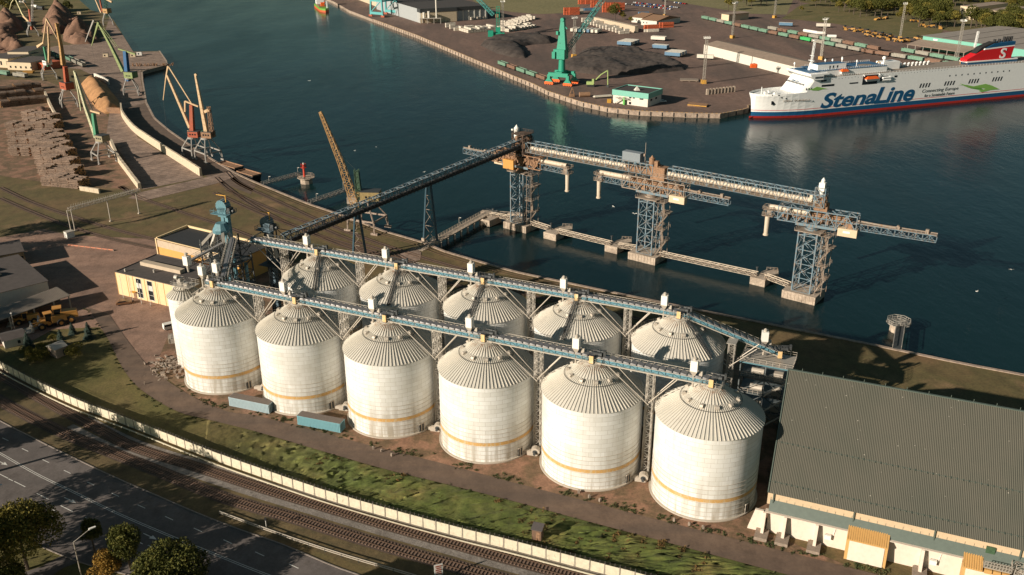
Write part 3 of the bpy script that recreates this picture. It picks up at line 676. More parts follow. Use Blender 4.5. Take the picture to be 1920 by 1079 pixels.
for x,y,xe,ye,ze in ((-1.9,-2.4,-6.6,-4.2,27.2),(-.6,-3.4,-1.6,-7.0,25.0),(1.4,-3.2,3.2,-5.0,27.8),(1.8,-1.4,4.5,-2.2,28.5)): mb.bar((x,y,z1-3.0),(xe,ye,ze),.9,.8)
mb.build('chute',m_gal,ET)
# dark lattice frame of the tower
fr=MB(); X=[-5,-1.6,2.5,7.0]; Y=[-7,-2.6,2.6]
for x in X:
    for y in Y: fr.bar((x,y,0),(x*.9,y*.9,30 if x<3 else 25),.34)
for z in range(3,30,4):
    for y in Y: fr.bar((X[0]*.95,y*.95,z),(X[3]*.95,y*.95,z),.22)
    for x in X: fr.bar((x*.95,Y[0]*.95,z),(x*.95,Y[2]*.95,z),.22)
    for i in range(3):
        a,b_q=(X[i],X[i+1]) if z%8==3 else (X[i+1],X[i])
        for y in (Y[0],Y[2]): fr.bar((a*.95,y*.95,z),(b_q*.95,y*.95,min(z+4,29)),.16)
    for x in (X[0],X[3]): fr.bar((x*.95,Y[0]*.95,z),(x*.95,Y[2]*.95,min(z+4,29)),.16)
fr.build('frame',m_dsteel,ET)
fl=MB()
for z in (7,15,23): fl.box(1,-2,z,11.5,8.5,.12); fl.rail([V3(-4.8,-6.5,z),V3(6.6,-6.5,z),V3(6.6,2.4,z)],1.1,.07,1.8)
for i in range(3):
    fl.bar((-4.2,-6.8,7+i*8-8+.2),(5.6,-6.8,7+i*8),.7,.15)
fl.build('floor',m_dsteel,ET)
mb=MB()
for x,y,z0,z1_ in ((4.5,-3,8,24),(2.2,-5,8,20),(6,0,0,22)): mb.tube((x,y,z0),(x,y,z1_),.55,10); mb.tube((x,y,z0+3),(x,y,z0+6.4),1.3,12)
mb.build('cyclone',m_teal,ET)
E2=elevator('shorter dark elevator tower behind the teal one, with bent yellow hoist post',at(493,470,24)+V3(0,0,-24)+RV*3.0,33.4,mat('grey_blue_steel',(.10,.15,.18),.5,.1,.3),.95)
fr=MB(); fr.truss((3,1,0),(3,1,29),5.5,5.5,8,.3,.16); fr.box(2,0,10,8,7,.12); fr.box(2,0,19,8,7,.12); fr.build('frame',m_dsteel,E2)
mb=MB(); mb.bar((1.5,-1.2,29),(4.5,-2.2,22),1.2,.9); mb.bar((-1.5,-1.2,29),(-5.0,-1.0,27),.4); mb.build('chute',m_gal,E2)
# sloped conveyors from the tower to the small silo and the front row
def small_conv(label,A,B,w_,group='sloping conveyors'):
    t=thing('inclined_conveyor',label,'conveyor',A,0,group); d=B-A; mb=MB(); mb.truss((0,0,.2),d+V3(0,0,.2),w_,1.3,int(d.length/1.8),.12,.07); mb.build('truss',m_dsteel,t)
    mb=MB(); mb.bar((0,0,.9),d+V3(0,0,.9),w_*.55,.5); mb.build('belt_casing',m_cover,t)
    n=V3(-d.y,d.x,0).normalized()*w_*.6; mb=MB(); mb.rail([n+V3(0,0,.6),d+n+V3(0,0,.6)],1.2,.07,1.6); mb.rail([-n+V3(0,0,.6),d-n+V3(0,0,.6)],1.2,.07,1.6); mb.build('railing',m_steel,t); return t
small_conv('dark inclined conveyor from the teal tower down to the small silo',at(418,462,29),at(352,497,25.6),2.0)
small_conv('steep inclined conveyor from the teal tower down to the front row gallery',at(437,452,29.5),S(0,0)+RU*2.2+V3(0,0,28.2),2.2)
P=ss.location
def topbox(label,P,z,h=2.7):
    t=thing('dust_filter',label,'filter',(P.x,P.y,z),ANG,'white dust filters'); mb=MB(); mb.box(0,0,0,1.7,1.6,h); mb.build('body',m_box,t); mb=MB(); mb.tube((0,0,h),(0,0,h+.7),.45,10); mb.cone(0,0,h+.7,.6,.4,10); mb.build('fan',m_steel,t)
    mb=MB(); mb.tube((0,0,-2.2),(0,0,0),.25,8,.5); mb.build('hopper',m_steel,t)
topbox('white dust filter with round fan standing over the small silo',at(353,506,25)+V3(0,0,0),26.5)
topbox('white dust filter with rusty base at the start of the front gallery',at(407,512,28),28.3)
mb=MB(); t=thing('machinery_platform','cluttered steel platform with drives on top of the small silo','platform',(P.x,P.y,24.2),ANG)
mb.box(1,0,0,6.5,4.2,.15); mb.rail([V3(-2.2,-2.1,.1),V3(4.2,-2.1,.1),V3(4.2,2.1,.1),V3(-2.2,2.1,.1),V3(-2.2,-2.1,.1)],1.1,.07,1.2); mb.box(-1,.3,.1,1.2,1.2,1.5); mb.tube((-2.2,0,1.8),(-1.2,0,1.8),.7,12); mb.box(2,-.5,.1,1.2,1,.8)
mb.truss((3.5,0,-3),(12,0,3.0),1.6,1.2,6,.1,.06); mb.build('deck',m_gal,t)
# end platform of the sloping conveyor and its frame
P=at(1448,735,0); EP=p0+V3(math.cos(EA),math.sin(EA),0)*(EL-4); 
m_dsteel2=mat('grey_green_steel',(.14,.16,.16),.6,.2,.3,1)
t=thing('transfer_tower','steel transfer tower with teal edged deck at the foot of the sloping conveyor','transfer tower',(EP.x,EP.y,0),ANG)
mb=MB(); zt=17.6; mb.box(1.5,-1.2,zt-.25,12.5,7.6,.25); mb.build('deck',m_gal,t)
mb=MB()
for x in (-4.6,1.5,7.6):
    for y in (-4.8,2.4): mb.bar((x,y,0),(x,y,zt),.28)
for z in (4.5,9,13.5):
    mb.box(1.5,-1.2,z,12,7,.1)
    for y in (-4.8,2.4): mb.bar((-4.6,y,z),(7.6,y,z),.22); mb.bar((-4.6,y,z-4.5),(1.5,y,z),.14); mb.bar((7.6,y,z-4.5),(1.5,y,z),.14)
for y in (-5.0,2.6): pass
mb.build('frame',m_dsteel2,t); mb=MB()
for y in (-5.0,2.6): mb.bar((-4.8,y,zt-.2),(7.8,y,zt-.2),.3)
mb.build('deck_edge',m_teal,t)
mb=MB(); c=[V3(-4.7,-4.9,zt),V3(7.7,-4.9,zt),V3(7.7,2.5,zt),V3(-4.7,2.5,zt)]; mb.rail(c+[c[0]],1.2,.08,1.5)
for z in (4.6,9.1,13.6): mb.rail([V3(-4.7,-4.9,z),V3(7.7,-4.9,z),V3(7.7,2.5,z)],1.1,.07,1.2); mb.bar((1.8,-5.3,z-4.4),(6.5,-5.3,z),.8,.15); mb.box(4.5,-3,z,2.2,1.5,1.6); mb.tube((-2,-3,z+1),(1,-3,z+1),.8,10)
mb.build('railing',m_steel,t)
mb=MB(); mb.tube((7,-2,zt-1),(13,-5,5),.75,10); mb.build('chute',m_curb,t)
# ---------------------------------------------------------------- loading pier
m_pblue=mat('pier_blue',(.14,.22,.265),.6,.1,.2,.6,(.25,.20,.16),.5,.52)
m_pgrey=mat('pier_grey',(.30,.25,.20),.65,.1,.25,.6,(.28,.17,.10),.5,.5)
m_rustb=mat('rust_brown',(.30,.17,.095),.85,0,.35,.6,(.13,.08,.05),.6,.45)
m_pipe=mat('cream_pipe',(.60,.50,.38),.55,0,.12,1,(.36,.22,.13),.5,.42)
m_pier=ground('pier_concrete',[(.3,(.26,.20,.15)),(.5,(.42,.34,.26)),(.7,(.32,.25,.19))],.5)
m_orange=mat('orange_sheet',(.55,.27,.06),.7,0,.15,1,(.35,.2,.1),.5,.4)
T1,T2,T3=V3(4,358.2,0),V3(51,322.7,0),V3(98.8,286.3,0); PAZ=math.atan2(-36.4,47.8); pu=V3(math.cos(PAZ),math.sin(PAZ),0)
def make_ptower():
    t=thing('pier_tower','','pier tower'); H=21.3
    mb=MB(); mb.box(0,0,-3.4,11.5,9.5,3.4)
    for i in range(9): mb.box(-5+i*1.25,-4.8,-2.6,.12,.14,2.4)
    mb.build('foundation',m_pier,t)
    mb=MB(); w=3.1
    for z0 in range(0,21,5):
        z1=min(z0+5.2,H)
        for a,b in (((-w,-w),(w,-w)),((w,-w),(w,w)),((w,w),(-w,w)),((-w,w),(-w,-w))):
            mb.bar((*a,z0),(*b,z0),.22); mb.bar((*a,z0),(*b,z1),.18); mb.bar((*b,z0),(*a,z1),.12)
    for a in ((-w,-w),(w,-w),(w,w),(-w,w)): mb.bar((*a,0),(*a,H),.42)
    mb.build('frame',m_pblue,t)
    mb=MB(); mb.box(0,0,H,8.6,8.0,.3); c=[V3(-4.3,-4,H),V3(4.3,-4,H),V3(4.3,4,H),V3(-4.3,4,H)]; mb.rail([c[0],c[3],c[2],c[1]],1.1,.09,1.4)
    mb.build('top_deck',m_pgrey,t)
    mb=MB()                                                   # stair tower with landings on the right
    for k in range(4):
        z=k*5.2; s=1 if k%2 else -1
        mb.bar((5.2+1.3*s,-1.5,z+.3),(5.2-1.3*s,1.5,z+5.2),.8,.18); mb.box(5.4,1.8 if s<0 else -1.8,z+5.1,3.6,2.0,.15)
        mb.rail([V3(3.7,-2.7,z+5.2),V3(7.2,-2.7,z+5.2),V3(7.2,2.7,z+5.2),V3(3.7,2.7,z+5.2)],1.1,.09,1.2)
        mb.rail([V3(5.2+1.3*s,-1.1,z+.4),V3(5.2-1.3*s,1.9,z+5.2)],1.0,.08,1.0)
    for x,y in ((4.4,-2.5),(6.6,-2.5),(4.4,2.5),(6.6,2.5)): mb.bar((x,y,0),(x,y,20.6),.14)
    mb.box(6.3,1.2,16.5,3.4,2.8,.2); mb.rail([V3(4.6,-.2,20.5),V3(8.2,-.2,20.5),V3(8.2,2.6,20.5)],1.1,.08,1)
    mb.build('stair',m_pgrey,t); return t
pt=make_ptower(); pt['group']='lattice towers of the loading pier'
for i,(P,l) in enumerate(((T1,'lattice pier tower at the corner where the inclined conveyor arrives'),(T2,'middle lattice pier tower, under the loader with the grey cabin above'),(T3,'lattice pier tower farthest right, standing nearest the silos side'))):
    o=pt if i==0 else dup(pt); o.location=P; o.rotation_euler=(0,0,PAZ); o['label']=l
def loader(label,P,az,reach,m1):
    t=thing('ship_loader',label,'ship loader',(P.x,P.y,21.6),az,'ship loaders on the pier towers')
    mb=MB(); mb.tube((0,0,0),(0,0,1.9),1.7,18); mb.tube((0,0,0),(0,0,.5),2.3,18); mb.build('turntable',m1,t)
    mb=MB(); mb.truss((-11,0,4.6),(14,0,4.6),4.6,4.8,8,.32,.26); mb.build('main_truss',m1,t)
    mb=MB(); mb.bar((-11,-2.35,4.7),(14,-2.35,4.7),.2); mb.bar((-5,-2.3,1.9),(8,-2.3,1.9),.4,.9); mb.bar((-5,2.3,1.9),(8,2.3,1.9),.4,.9); mb.box(1,0,1.9,12,4.6,.3); mb.build('girder',m_pblue,t)
    mb=MB()
    mb.box(1.5,.6,3.2,21,1.8,1.9); mb.box(1.5,.9,5.3,22,2.2,.3)
    rn=random.Random(int(reach)); 
    for k in range(16): mb.box(rn.uniform(-10,13),rn.uniform(-1.6,1.6),2.4,rn.uniform(.5,1.6),rn.uniform(.5,1.1),rn.uniform(.5,2.0))
    mb.box(2.2,0,7,4.2,3.4,1.6); mb.truss((2.2,0,7.2),(2.2,0,12),2.6,2.6,3,.25,.16); mb.tube((2.2,0,7),(2.2,0,12.6),.8,10); mb.tube((3.8,.5,7.3),(3.8,.5,9.5),.7,10)
    mb.build('machinery',m_rustb,t)
    x0=-reach; x1=53-reach
    mb=MB(); mb.truss((x0,0,3.4),(x1,0,3.4),1.9,2.1,26,.17,.11,sides='lrb'); mb.build('shuttle_boom',m_pblue,t)
    mb=MB(); mb.box((x0+x1)/2,0,4.45,53,1.4,.15); mb.bar((x1-20,.6,4.9),(x1,.6,4.9),.25)
    for i in range(14): mb.bar((x1-20+i*1.4,-.6,4.5),(x1-20+i*1.4,-.6,5.2),.1)
    mb.bar((14,-.7,5.4),(x1-12,-.7,5.0),.2,.5); mb.tube((x1-11.5,-.5,5.1),(x1-11.5,.7,5.1),.6,10); mb.box(x1-3,0,4.6,1,1,1.3); mb.build('boom_walkway',m_pgrey,t)
    mb=MB(); mb.tube((x0+1,0,5.5),(min(-9,x0+22),0,5.5),.85,12); 
    if reach<20: mb.tube((x0+1,0,5.5),(-1,0,5.4),.8,12)
    for i in range(int((-9-x0)/1.5)): mb.tube((x0+1+i*1.5,0,5.5),(x0+1.15+i*1.5,0,5.5),.92,12)
    mb.build('belt_tube',m_pipe,t)
    mb=MB(); mb.tube((x0+.6,0,2.6),(x0+.6,0,-4.2),.85,12,.72); mb.tube((x0+.6,0,-4.2),(x0+.6,0,-4.7),.95,12); mb.build('spout',m_pipe,t)
    mb=MB(); mb.box(x0+.8,0,2.4,3.6,3.2,.2); mb.box(x0+.8,0,4.6,3.2,3,.15); mb.box(x0+1,.3,2.6,1.6,1.6,2.6)
    for z in (2.6,4.7): mb.rail([V3(x0-1,-1.6,z),V3(x0+2.6,-1.6,z),V3(x0+2.6,1.6,z),V3(x0-1,1.6,z),V3(x0-1,-1.6,z)],1.1,.1,.9)
    mb.build('head_platform',m_pgrey,t)
    mb=MB(); mb.box(11.6,-1.8,.2,6.0,2.3,2.6); cb=mb.build('cabin',mat('cream_cabin',(.62,.48,.32),.6,0,.1,1,(.4,.26,.16),.5,.35),t)
    mb=MB(); mb.box(11.4,-3.0,1.4,2.2,.08,.7); mb.build('name_board',m_box,cb)
    return t
loader('ship loader left on the pier, reaching right with an orange panel beside it',T1,R_(-38+180),23,m_rustb)
loader('middle ship loader with rusty machinery and cream spout hanging left',T2,R_(-36),22.7,m_pgrey)
loader('blue ship loader farthest right with a long tail boom over the water',T3,R_(-30),15.4,m_pblue)
# upper gallery along the towers
t=thing('pier_gallery','long blue truss gallery with cream pipe inside, running high along the pier','conveyor',T1,PAZ); GL=(T3-T1).length+3
mb=MB(); mb.truss((1,0,31.9),(60,0,31.9),3.6,3.9,24,.30,.18); mb.truss((66,0,31.9),(GL,0,31.9),3.6,3.9,22,.30,.18,sides='lrtb'); mb.build('truss',m_pblue,t)
mb=MB(); mb.bar((0,0,30.0),(GL+.5,0,30.0),3.9,.22); mb.rail([V3(0,-2,30.1),V3(GL,-2,30.1)],1.1,.09,2.2); mb.build('walkway',m_pgrey,t)
mb=MB(); mb.tube((0,.2,31.3),(GL-2,.2,31.3),.78,14); 
for i in range(58): mb.tube((i*2.1,.2,31.3),(i*2.1+.15,.2,31.3),.86,14)
mb.build('pipe',m_pipe,t)
mb=MB()
for i in range(60):
    x=i*2.05
    for k in range(5):
        a0,a1=PI*.5+k*PI/5,PI*.5+(k+1)*PI/5; mb.bar((x,.2+1.35*math.cos(a0)*-1-2.2*0,31.5+1.35*math.sin(a0)),(x,.2-1.35*math.cos(a1),31.5+1.35*math.sin(a1)),.09)
mb.build('hoops',m_pgrey,t)
mb=MB(); mb.box(55,0,30.2,13,3.0,1.7); mb.box(62,.0,28.8,5.5,3.6,4.6); mb.box(61,-.8,33.2,1.4,1.4,2.2); mb.tube((58.6,0,31.9),(58.6,0,36.0),1.05,12); mb.cone(58.6,0,36,.8,1.1,10)
for k in range(9): mb.box(50+k*1.6,-1.2,30.4,.5,.8,1.9)
mb.build('drive_station',m_rustb,t)
mb=MB(); mb.box(50.6,.2,33.7,7.4,2.9,3.3); cb=mb.build('container_cabin',mat('grey_cabin',(.22,.25,.27),.6,0,.1,1,(.3,.22,.17),.5,.4),t)
mb=MB()
for i in range(18): mb.box(47.1+i*.42,-1.27,33.8,.12,.06,3.0)
mb.build('ribs',mat('grey_cabin',()),cb)
mb=MB(); mb.bar((55.5,.4,34),(55.5,.4,41),.15); mb.box(55.2,.4,36,.6,.5,.9); mb.build('mast',m_pgrey,t)
mb=MB(); x=GL-1.2; mb.box(x,0,35.2,1.9,1.9,2.7); mb.tube((x,0,33.2),(x,0,35.2),.4,8,.9); mb.tube((x,0,37.9),(x,0,38.6),.6,10); mb.cone(x,0,38.6,.7,1.0,10); mb.build('dust_filter',m_box,t)
mb=MB(); mb.truss((x,0,30),(x,0,36.4),3.4,3.4,3,.22,.14); mb.build('end_frame',m_pblue,t)
mb=MB(); mb.box(x-3,-.5,31,1.0,1.0,2.4); mb.build('drive',m_pipe,t)
# transfer station over the first tower
t=thing('transfer_station','dark cluttered steel transfer station with white domed filter on the first pier tower','transfer station',(T1.x,T1.y,0),PAZ)
mb=MB(); mb.truss((0,0,28.2),(0,0,36.6),5.2,5.2,4,.34,.22); mb.truss((2.5,0,24),(2.5,0,36),3,3,4,.26,.18)
for z in (29,31.5,34,36.6): mb.box(.5,0,z,6.4,6,.15); mb.rail([V3(-2.7,-3,z),V3(3.7,-3,z),V3(3.7,3,z),V3(-2.7,3,z),V3(-2.7,-3,z)],1.1,.09,1.2)
mb.build('frame',mat('dark_rust',(.10,.065,.045),.85,0,.4,1),t)
rn=random.Random(4); mb=MB()
for k in range(22): mb.box(rn.uniform(-2.2,3),rn.uniform(-2.2,2.2),rn.choice([29.1,31.6,34.1]),rn.uniform(.5,1.7),rn.uniform(.5,1.4),rn.uniform(.8,2.2))
mb.build('machinery',m_rustb,t)
mb=MB(); mb.tube((-3.2,1.0,34.6),(-3.2,1.0,38.2),1.05,12); mb.cone(-3.2,1.0,38.2,.9,1.3,12); mb.tube((-3.2,1,33),(-3.2,1,34.6),.5,8,1.0); mb.box(-4.9,.4,37,.6,.6,.6); mb.build('dome_filter',m_box,t)
mb=MB(); mb.box(-4.4,-1.8,22.0,5.2,2.6,3.8); mb.build('panel_house',m_orange,t)
mb=MB(); mb.truss((3,-2,0.5),(6.4,-1.2,23.5),.9,.9,10,.14,.09); mb.build('strut',m_dsteel,t)
# inclined conveyor and its bents
dI=V3(-81.8,-56.7,0); LI=dI.length; dI.normalize(); IZ=lambda s:32.2-.19*s
t=thing('inclined_conveyor','long dark inclined truss conveyor climbing from the silos over the crane to the pier','conveyor',T1,math.atan2(dI.y,dI.x))
e=LI+2
mb=MB(); mb.truss((1,.9,IZ(0)+1.0),(e,.9,IZ(e)+1.0),2.6,3.2,40,.32,.2); mb.build('truss',m_pblue,t)
mb=MB(); mb.bar((1,1.0,IZ(0)-.45),(e,1.0,IZ(e)-.45),3.0,.2); mb.bar((1,1.9,IZ(0)+.1),(e,1.9,IZ(e)+.1),1.5,1.1)
for i in range(66): s=1+i*1.5; mb.bar((s,2.75,IZ(s)-.9),(s,2.75,IZ(s)+1.1),.14); mb.box(s,1.9,IZ(s)+.6,.5,1.6,.3)
mb.rail([V3(1,2.8,IZ(0)-.4),V3(e,2.8,IZ(e)-.4)],1.2,.1,1.5); mb.build('belt_casing',mat('dark_casing',(.055,.052,.05),.6,.1,.4,1.2,(.14,.11,.09),.8,.4),t)
def bent(label,s,H,parent=None):
    P=T1+dI*s; t=thing('support_bent',label,'support',(P.x,P.y,0),math.atan2(dI.y,dI.x)+R_(25),'tall bents under the inclined conveyor'); H=IZ(s)-.6
    mb=MB(); 
    for sg in (-1,1):
        mb.tube((-.2,.9*sg,H),(0,3.2*sg,0),.46,8)
    mb.build('legs',mat('dark_teal_steel',(.05,.10,.13),.5,.1,.2),t); mb=MB()
    for f0,f1 in ((.0,.28),(.28,.56),(.56,.8)):
        w0=3.2-2.3*f0; w1=3.2-2.3*f1; mb.bar((0,-w1,H*f1),(0,w1,H*f1),.16); mb.bar((0,-w0,H*f0),(0,w1,H*f1),.1); mb.bar((0,w0,H*f0),(0,-w1,H*f1),.1)
    mb.build('bracing',m_pgrey,t); mb=MB()
    for sg in (-1,1): mb.box(0,3.2*sg,-.2,1.3,1.3,1.4)
    mb.build('footing',m_pier,t)
bent('tall blue A shaped bent standing on the quay edge by the jetty',43,25)
bent('tall blue A shaped bent on the grass between portal crane and silos',73,19)
# dolphins and catwalks
def dolphin(label,x,y,s,fend=True):
    t=thing('mooring_dolphin',label,'dolphin',at(x,y),PAZ,'concrete dolphins along the pier'); mb=MB(); mb.box(0,0,-3.4,s,s*.9,3.3); mb.prism([(-s*.3,s*.45),(s*.5,s*.45),(s*.75,s*1.1),(s*.45,s*1.6),(-s*.1,s*1.3)],-1.6,.1); mb.build('block',m_pier,t)
    mb=MB(); mb.tube((-s*.35,s*.2,0),(-s*.35,s*.2,2.4),.3,8); mb.tube((-s*.35,s*.2,2.4),(-s*.35,s*.2,2.7),.5,8); mb.build('bollard',m_dsteel,t)
    mb=MB(); mb.rail([V3(-s*.1,s*1.2,.1),V3(s*.5,s*1.5,.1),V3(s*.75,s,.1)],1.0,.12,1.2); mb.build('guard_rail',m_pgrey,t)
dolphin('concrete mooring dolphin just right of the first pier tower',1038,434,6)
dolphin('concrete mooring dolphin just left of the middle pier tower',1152,458,5.5)
dolphin('concrete mooring dolphin between the middle and the last pier tower',1426,518,5.5)
t=thing('jetty_head','cluttered concrete jetty head where the trestle meets the pier','jetty head',at(918,402),PAZ); mb=MB(); mb.box(0,0,-3.2,7,5,3.2); mb.box(4,-3,-2.6,3,8,2.7); mb.bar((-6,2,-.6),(12,9,-.2),2.4,.8); mb.build('block',m_pier,t)
mb=MB(); rn=random.Random(6)
for k in range(9): mb.box(rn.uniform(-3,6),rn.uniform(-1,4),0,rn.uniform(.3,1),rn.uniform(.3,1),rn.uniform(.6,2.4))
mb.rail([V3(-3.4,2.4,0),V3(3.4,2.4,0),V3(3.4,-2.4,0)],1.1,.1,1.2); mb.build('winches',m_dsteel,t)
def catwalk(label,A,B,w=1.5,group='catwalks between the dolphins',m=None,h=1.0):
    m=m or m_pipe; t=thing('catwalk',label,'catwalk',A,0,group); d=B-A; n=V3(-d.y,d.x,0).normalized()*w/2
    mb=MB(); mb.bar((0,0,0),d,w,.14); mb.build('deck',m_dsteel if w>1.6 else m_pgrey,t); mb=MB(); k=max(3,int(d.length/1.6))
    for s in (-1,1):
        mb.bar(n*s+V3(0,0,h),d+n*s+V3(0,0,h),.2); mb.bar(n*s+V3(0,0,-.5),d+n*s+V3(0,0,-.5),.14)
        for i in range(k):
            a=d*(i/k)+n*s; b_q=d*((i+1)/k)+n*s; u,v=(0,0) if i%2 else (0,0)
            mb.bar(a+V3(0,0,-.5 if i%2 else h),b_q+V3(0,0,h if i%2 else -.5),.09); mb.bar(a+V3(0,0,-.5),a+V3(0,0,h),.08)
    mb.build('side_truss',m,t); return t
cw=[(at(920,404),T1-pu*5,'from the jetty head to the first pier tower'),(T1+pu*5,at(1030,430),'from the first tower to the dolphin right of it'),(at(1046,435),at(1146,459),'between the first two dolphins'),(at(1160,462),T2-pu*5,'short, ending at the middle pier tower'),(T2+pu*5,at(1420,517),'from the middle tower to the last dolphin'),(at(1436,520),T3-pu*5,'ending at the last pier tower')]
for A,B,l in cw: catwalk('pale lattice catwalk '+l,A+V3(0,0,.2),B+V3(0,0,.2))
A=at(785,470);B=at(912,400); t=thing('trestle_jetty','pale jetty on piles leading from the quay out to the pier corner','jetty',A); d=B-A; n=V3(-d.y,d.x,0).normalized()
mb=MB(); mb.bar((0,0,-.2),d+V3(0,0,-.2),3.4,.5); mb.build('deck',m_pier,t); mb=MB()
for s in (-1.6,1.6): mb.rail([n*s,d+n*s],1.1,.1,2)
mb.build('railing',m_pipe,t); mb=MB()
for i in range(10):
    for s in (-1.3,1.3): q=d*((i+.5)/10)+n*s; MB().tube((q.x,q.y,-5),(q.x,q.y,-.3),.25,7).build('pile',m_pgrey,t)
sheet('jetty_approach',PX([(790,474),(776,464),(748,478),(757,487),(742,500),(735,508),(762,512),(775,492),(788,488)]),.1,g_conc)
# small navigation piers
def catw2(l,a,b,w=1.8): catwalk(l,at(*a)+V3(0,0,.3),at(*b)+V3(0,0,.3),w,'lattice gangways off the quay',m_gal)
catw2('grey lattice gangway leading from the quay to the red beacon',(492,347),(563,328))
catw2('grey lattice gangway in the water left of the yellow lattice crane',(580,382),(650,358))
catw2('grey lattice gangway at the quay right of the conveyors, pointing straight out',(1681,656),(1688,612),2.4)
t=thing('beacon_dolphin','round concrete dolphin with handrails at the end of the left gangway','dolphin',at(574,333)); mb=MB()
mb.tube((0,0,-4),(0,0,-.1),2.8,10); mb.tube((0,0,-.1),(0,0,.2),4.2,10); mb.build('block',m_pier,t)
mb=MB(); q=[V3(4*math.cos(a*PI/4),4*math.sin(a*PI/4),.2) for a in range(9)]; mb.rail(q,1.1,.12,1.2); mb.build('railing',m_pgrey,t)
P=at(571,333); t=thing('navigation_beacon','red navigation beacon with lantern cage on the round dolphin','beacon',(P.x,P.y,.2)); m_red=mat('red_paint',(.55,.06,.03),.5,0,.12)
mb=MB(); mb.tube((0,0,0),(0,0,6.2),.55,10,.42); mb.build('column',m_red,t); mb=MB(); mb.tube((0,0,4.6),(0,0,4.8),1.4,10); mb.rail([V3(1.3*math.cos(a*PI/3),1.3*math.sin(a*PI/3),4.8) for a in range(7)],1.5,.12,.8); mb.build('cage',m_red,t)
mb=MB(); mb.tube((0,0,6.2),(0,0,6.9),.3,8); mb.build('lantern',m_box,t)
t=thing('mooring_dolphin','round dolphin ringed by tangled handrails at the end of the right gangway','dolphin',at(1685,606)); mb=MB(); mb.tube((0,0,-4),(0,0,0),2.4,10); mb.build('block',m_pier,t)
mb=MB(); q=[V3(3.6*math.cos(a*PI/4),3.6*math.sin(a*PI/4),.1) for a in range(9)]; mb.rail(q,1.2,.14,.9); mb.tube((0,0,0),(0,0,.2),3.7,10); mb.rail([V3(x.x*.6,x.y*.6,.1) for x in q],1.2,.14,.9); mb.build('railing',m_gal,t)
P=at(662,368); t=thing('mooring_dolphin','small dark dolphin behind the yellow lattice crane','dolphin',P); mb=MB(); mb.box(0,0,-3,5,5,3.1); mb.rail([V3(-2.4,-2.4,.1),V3(2.4,-2.4,.1),V3(2.4,2.4,.1),V3(-2.4,2.4,.1),V3(-2.4,-2.4,.1)],1.1,.12,1.2); mb.build('block',m_pier,t)
# lamp posts on gangways
for i,(x,y,l) in enumerate([(505,345,'on the gangway to the red beacon'),(559,328,'at the outer end of the beacon gangway'),(594,378,'at the quay end of the second gangway'),(644,356,'at the outer end of the second gangway'),(861,424,'halfway along the trestle jetty')]):
    P=at(x,y); t=thing('lamp_post','thin lamp post '+l,'lamp post',P,0,'lamp posts on the gangways'); mb=MB(); mb.tube((0,0,0),(0,0,3.6),.09,6); mb.bar((0,0,3.6),(.5,0,3.6),.12); mb.build('pole',m_gal,t); MB().box(.5,0,3.4,.7,.3,.2).build('lamp_head',m_box,t)
# barges moored at the left quay
for x,y,az_,L_,l in ((433,320,-40,15,'dark hulled barge at the left quay, nearer the orange crane'),(468,335,-40,13,'rusty open barge at the left quay, nearer the gangway')):
    P=at(x,y,WL); t=thing('barge',l,'barge',P,R_(az_),'barges moored at the left quay'); h=L_/2
    mb=MB(); mb.prof([(-h,2.6),(-h+1,-.5),(h-1.5,-.5),(h,2.6)],-2.6,2.6); mb.build('hull',m_blk,t); mb=MB(); mb.box(0,0,2.6,L_-1,4.6,.1); mb.rail([V3(-h,-2.5,2.6),V3(h,-2.5,2.6),V3(h,2.5,2.6),V3(-h,2.5,2.6),V3(-h,-2.5,2.6)],.5,.3,3); mb.build('deck',m_rustb,t)
# ---------------------------------------------------------------- ferry
FO=V3(146,557.3,WL); FAZ=R_(20.3)
m_hull=mat('ship_white',(.86,.855,.82),.4,0,.04,.2,(.62,.58,.52),.05,.28); m_sblue=mat('ship_blue',(.010,.085,.19),.4,0,.08); m_sred=mat('boot_red',(.42,.025,.015),.5,0,.15); m_deck=mat('deck_blue',(.045,.13,.24),.6,0,.12)
m_tan=mat('deck_tan',(.28,.23,.18),.8,0,.2); m_glass=mat('dark_glass',(.015,.02,.025),.15); m_fred=mat('funnel_red',(.62,.015,.02),.4,0,.06); m_lorange=mat('lifeboat_orange',(.80,.13,.02),.4,0,.05); m_green=mat('leaf_green',(.13,.34,.05),.5,0,.08); m_lgreen=mat('leaf_green_light',(.24,.47,.10),.5,0,.08)
sh=thing('ferry','large white ferry with blue lettering, red waterline and red funnel along the far quay','ferry',FO,FAZ)
HB=10.5
def hw(x,z):
    "half breadth of the hull at distance x behind the stem and height z above water"
    f=min(1,max(0,z/16)); ln=46-20*f; s0=-2.2*f*f if z>1 else 1.2
    t=(x-s0)/ln
    if t<=0: return .05
    if t>=1: return HB
    return HB*(1-(1-t)**(2.0+1.2*f))**.92
ZL=[-1.5,0,1.4,1.45,4.0,4.05,4.85,5.2,7.5,10,12.2,14.2]
def zr(z): return z
XS=[0,1.5,3,5,7,10,13,17,21,26,31,37,44,52,60]+[60+i*8.1 for i in range(1,21)]
top=lambda x: 14.2
mb=MB(); ns=len(ZL)
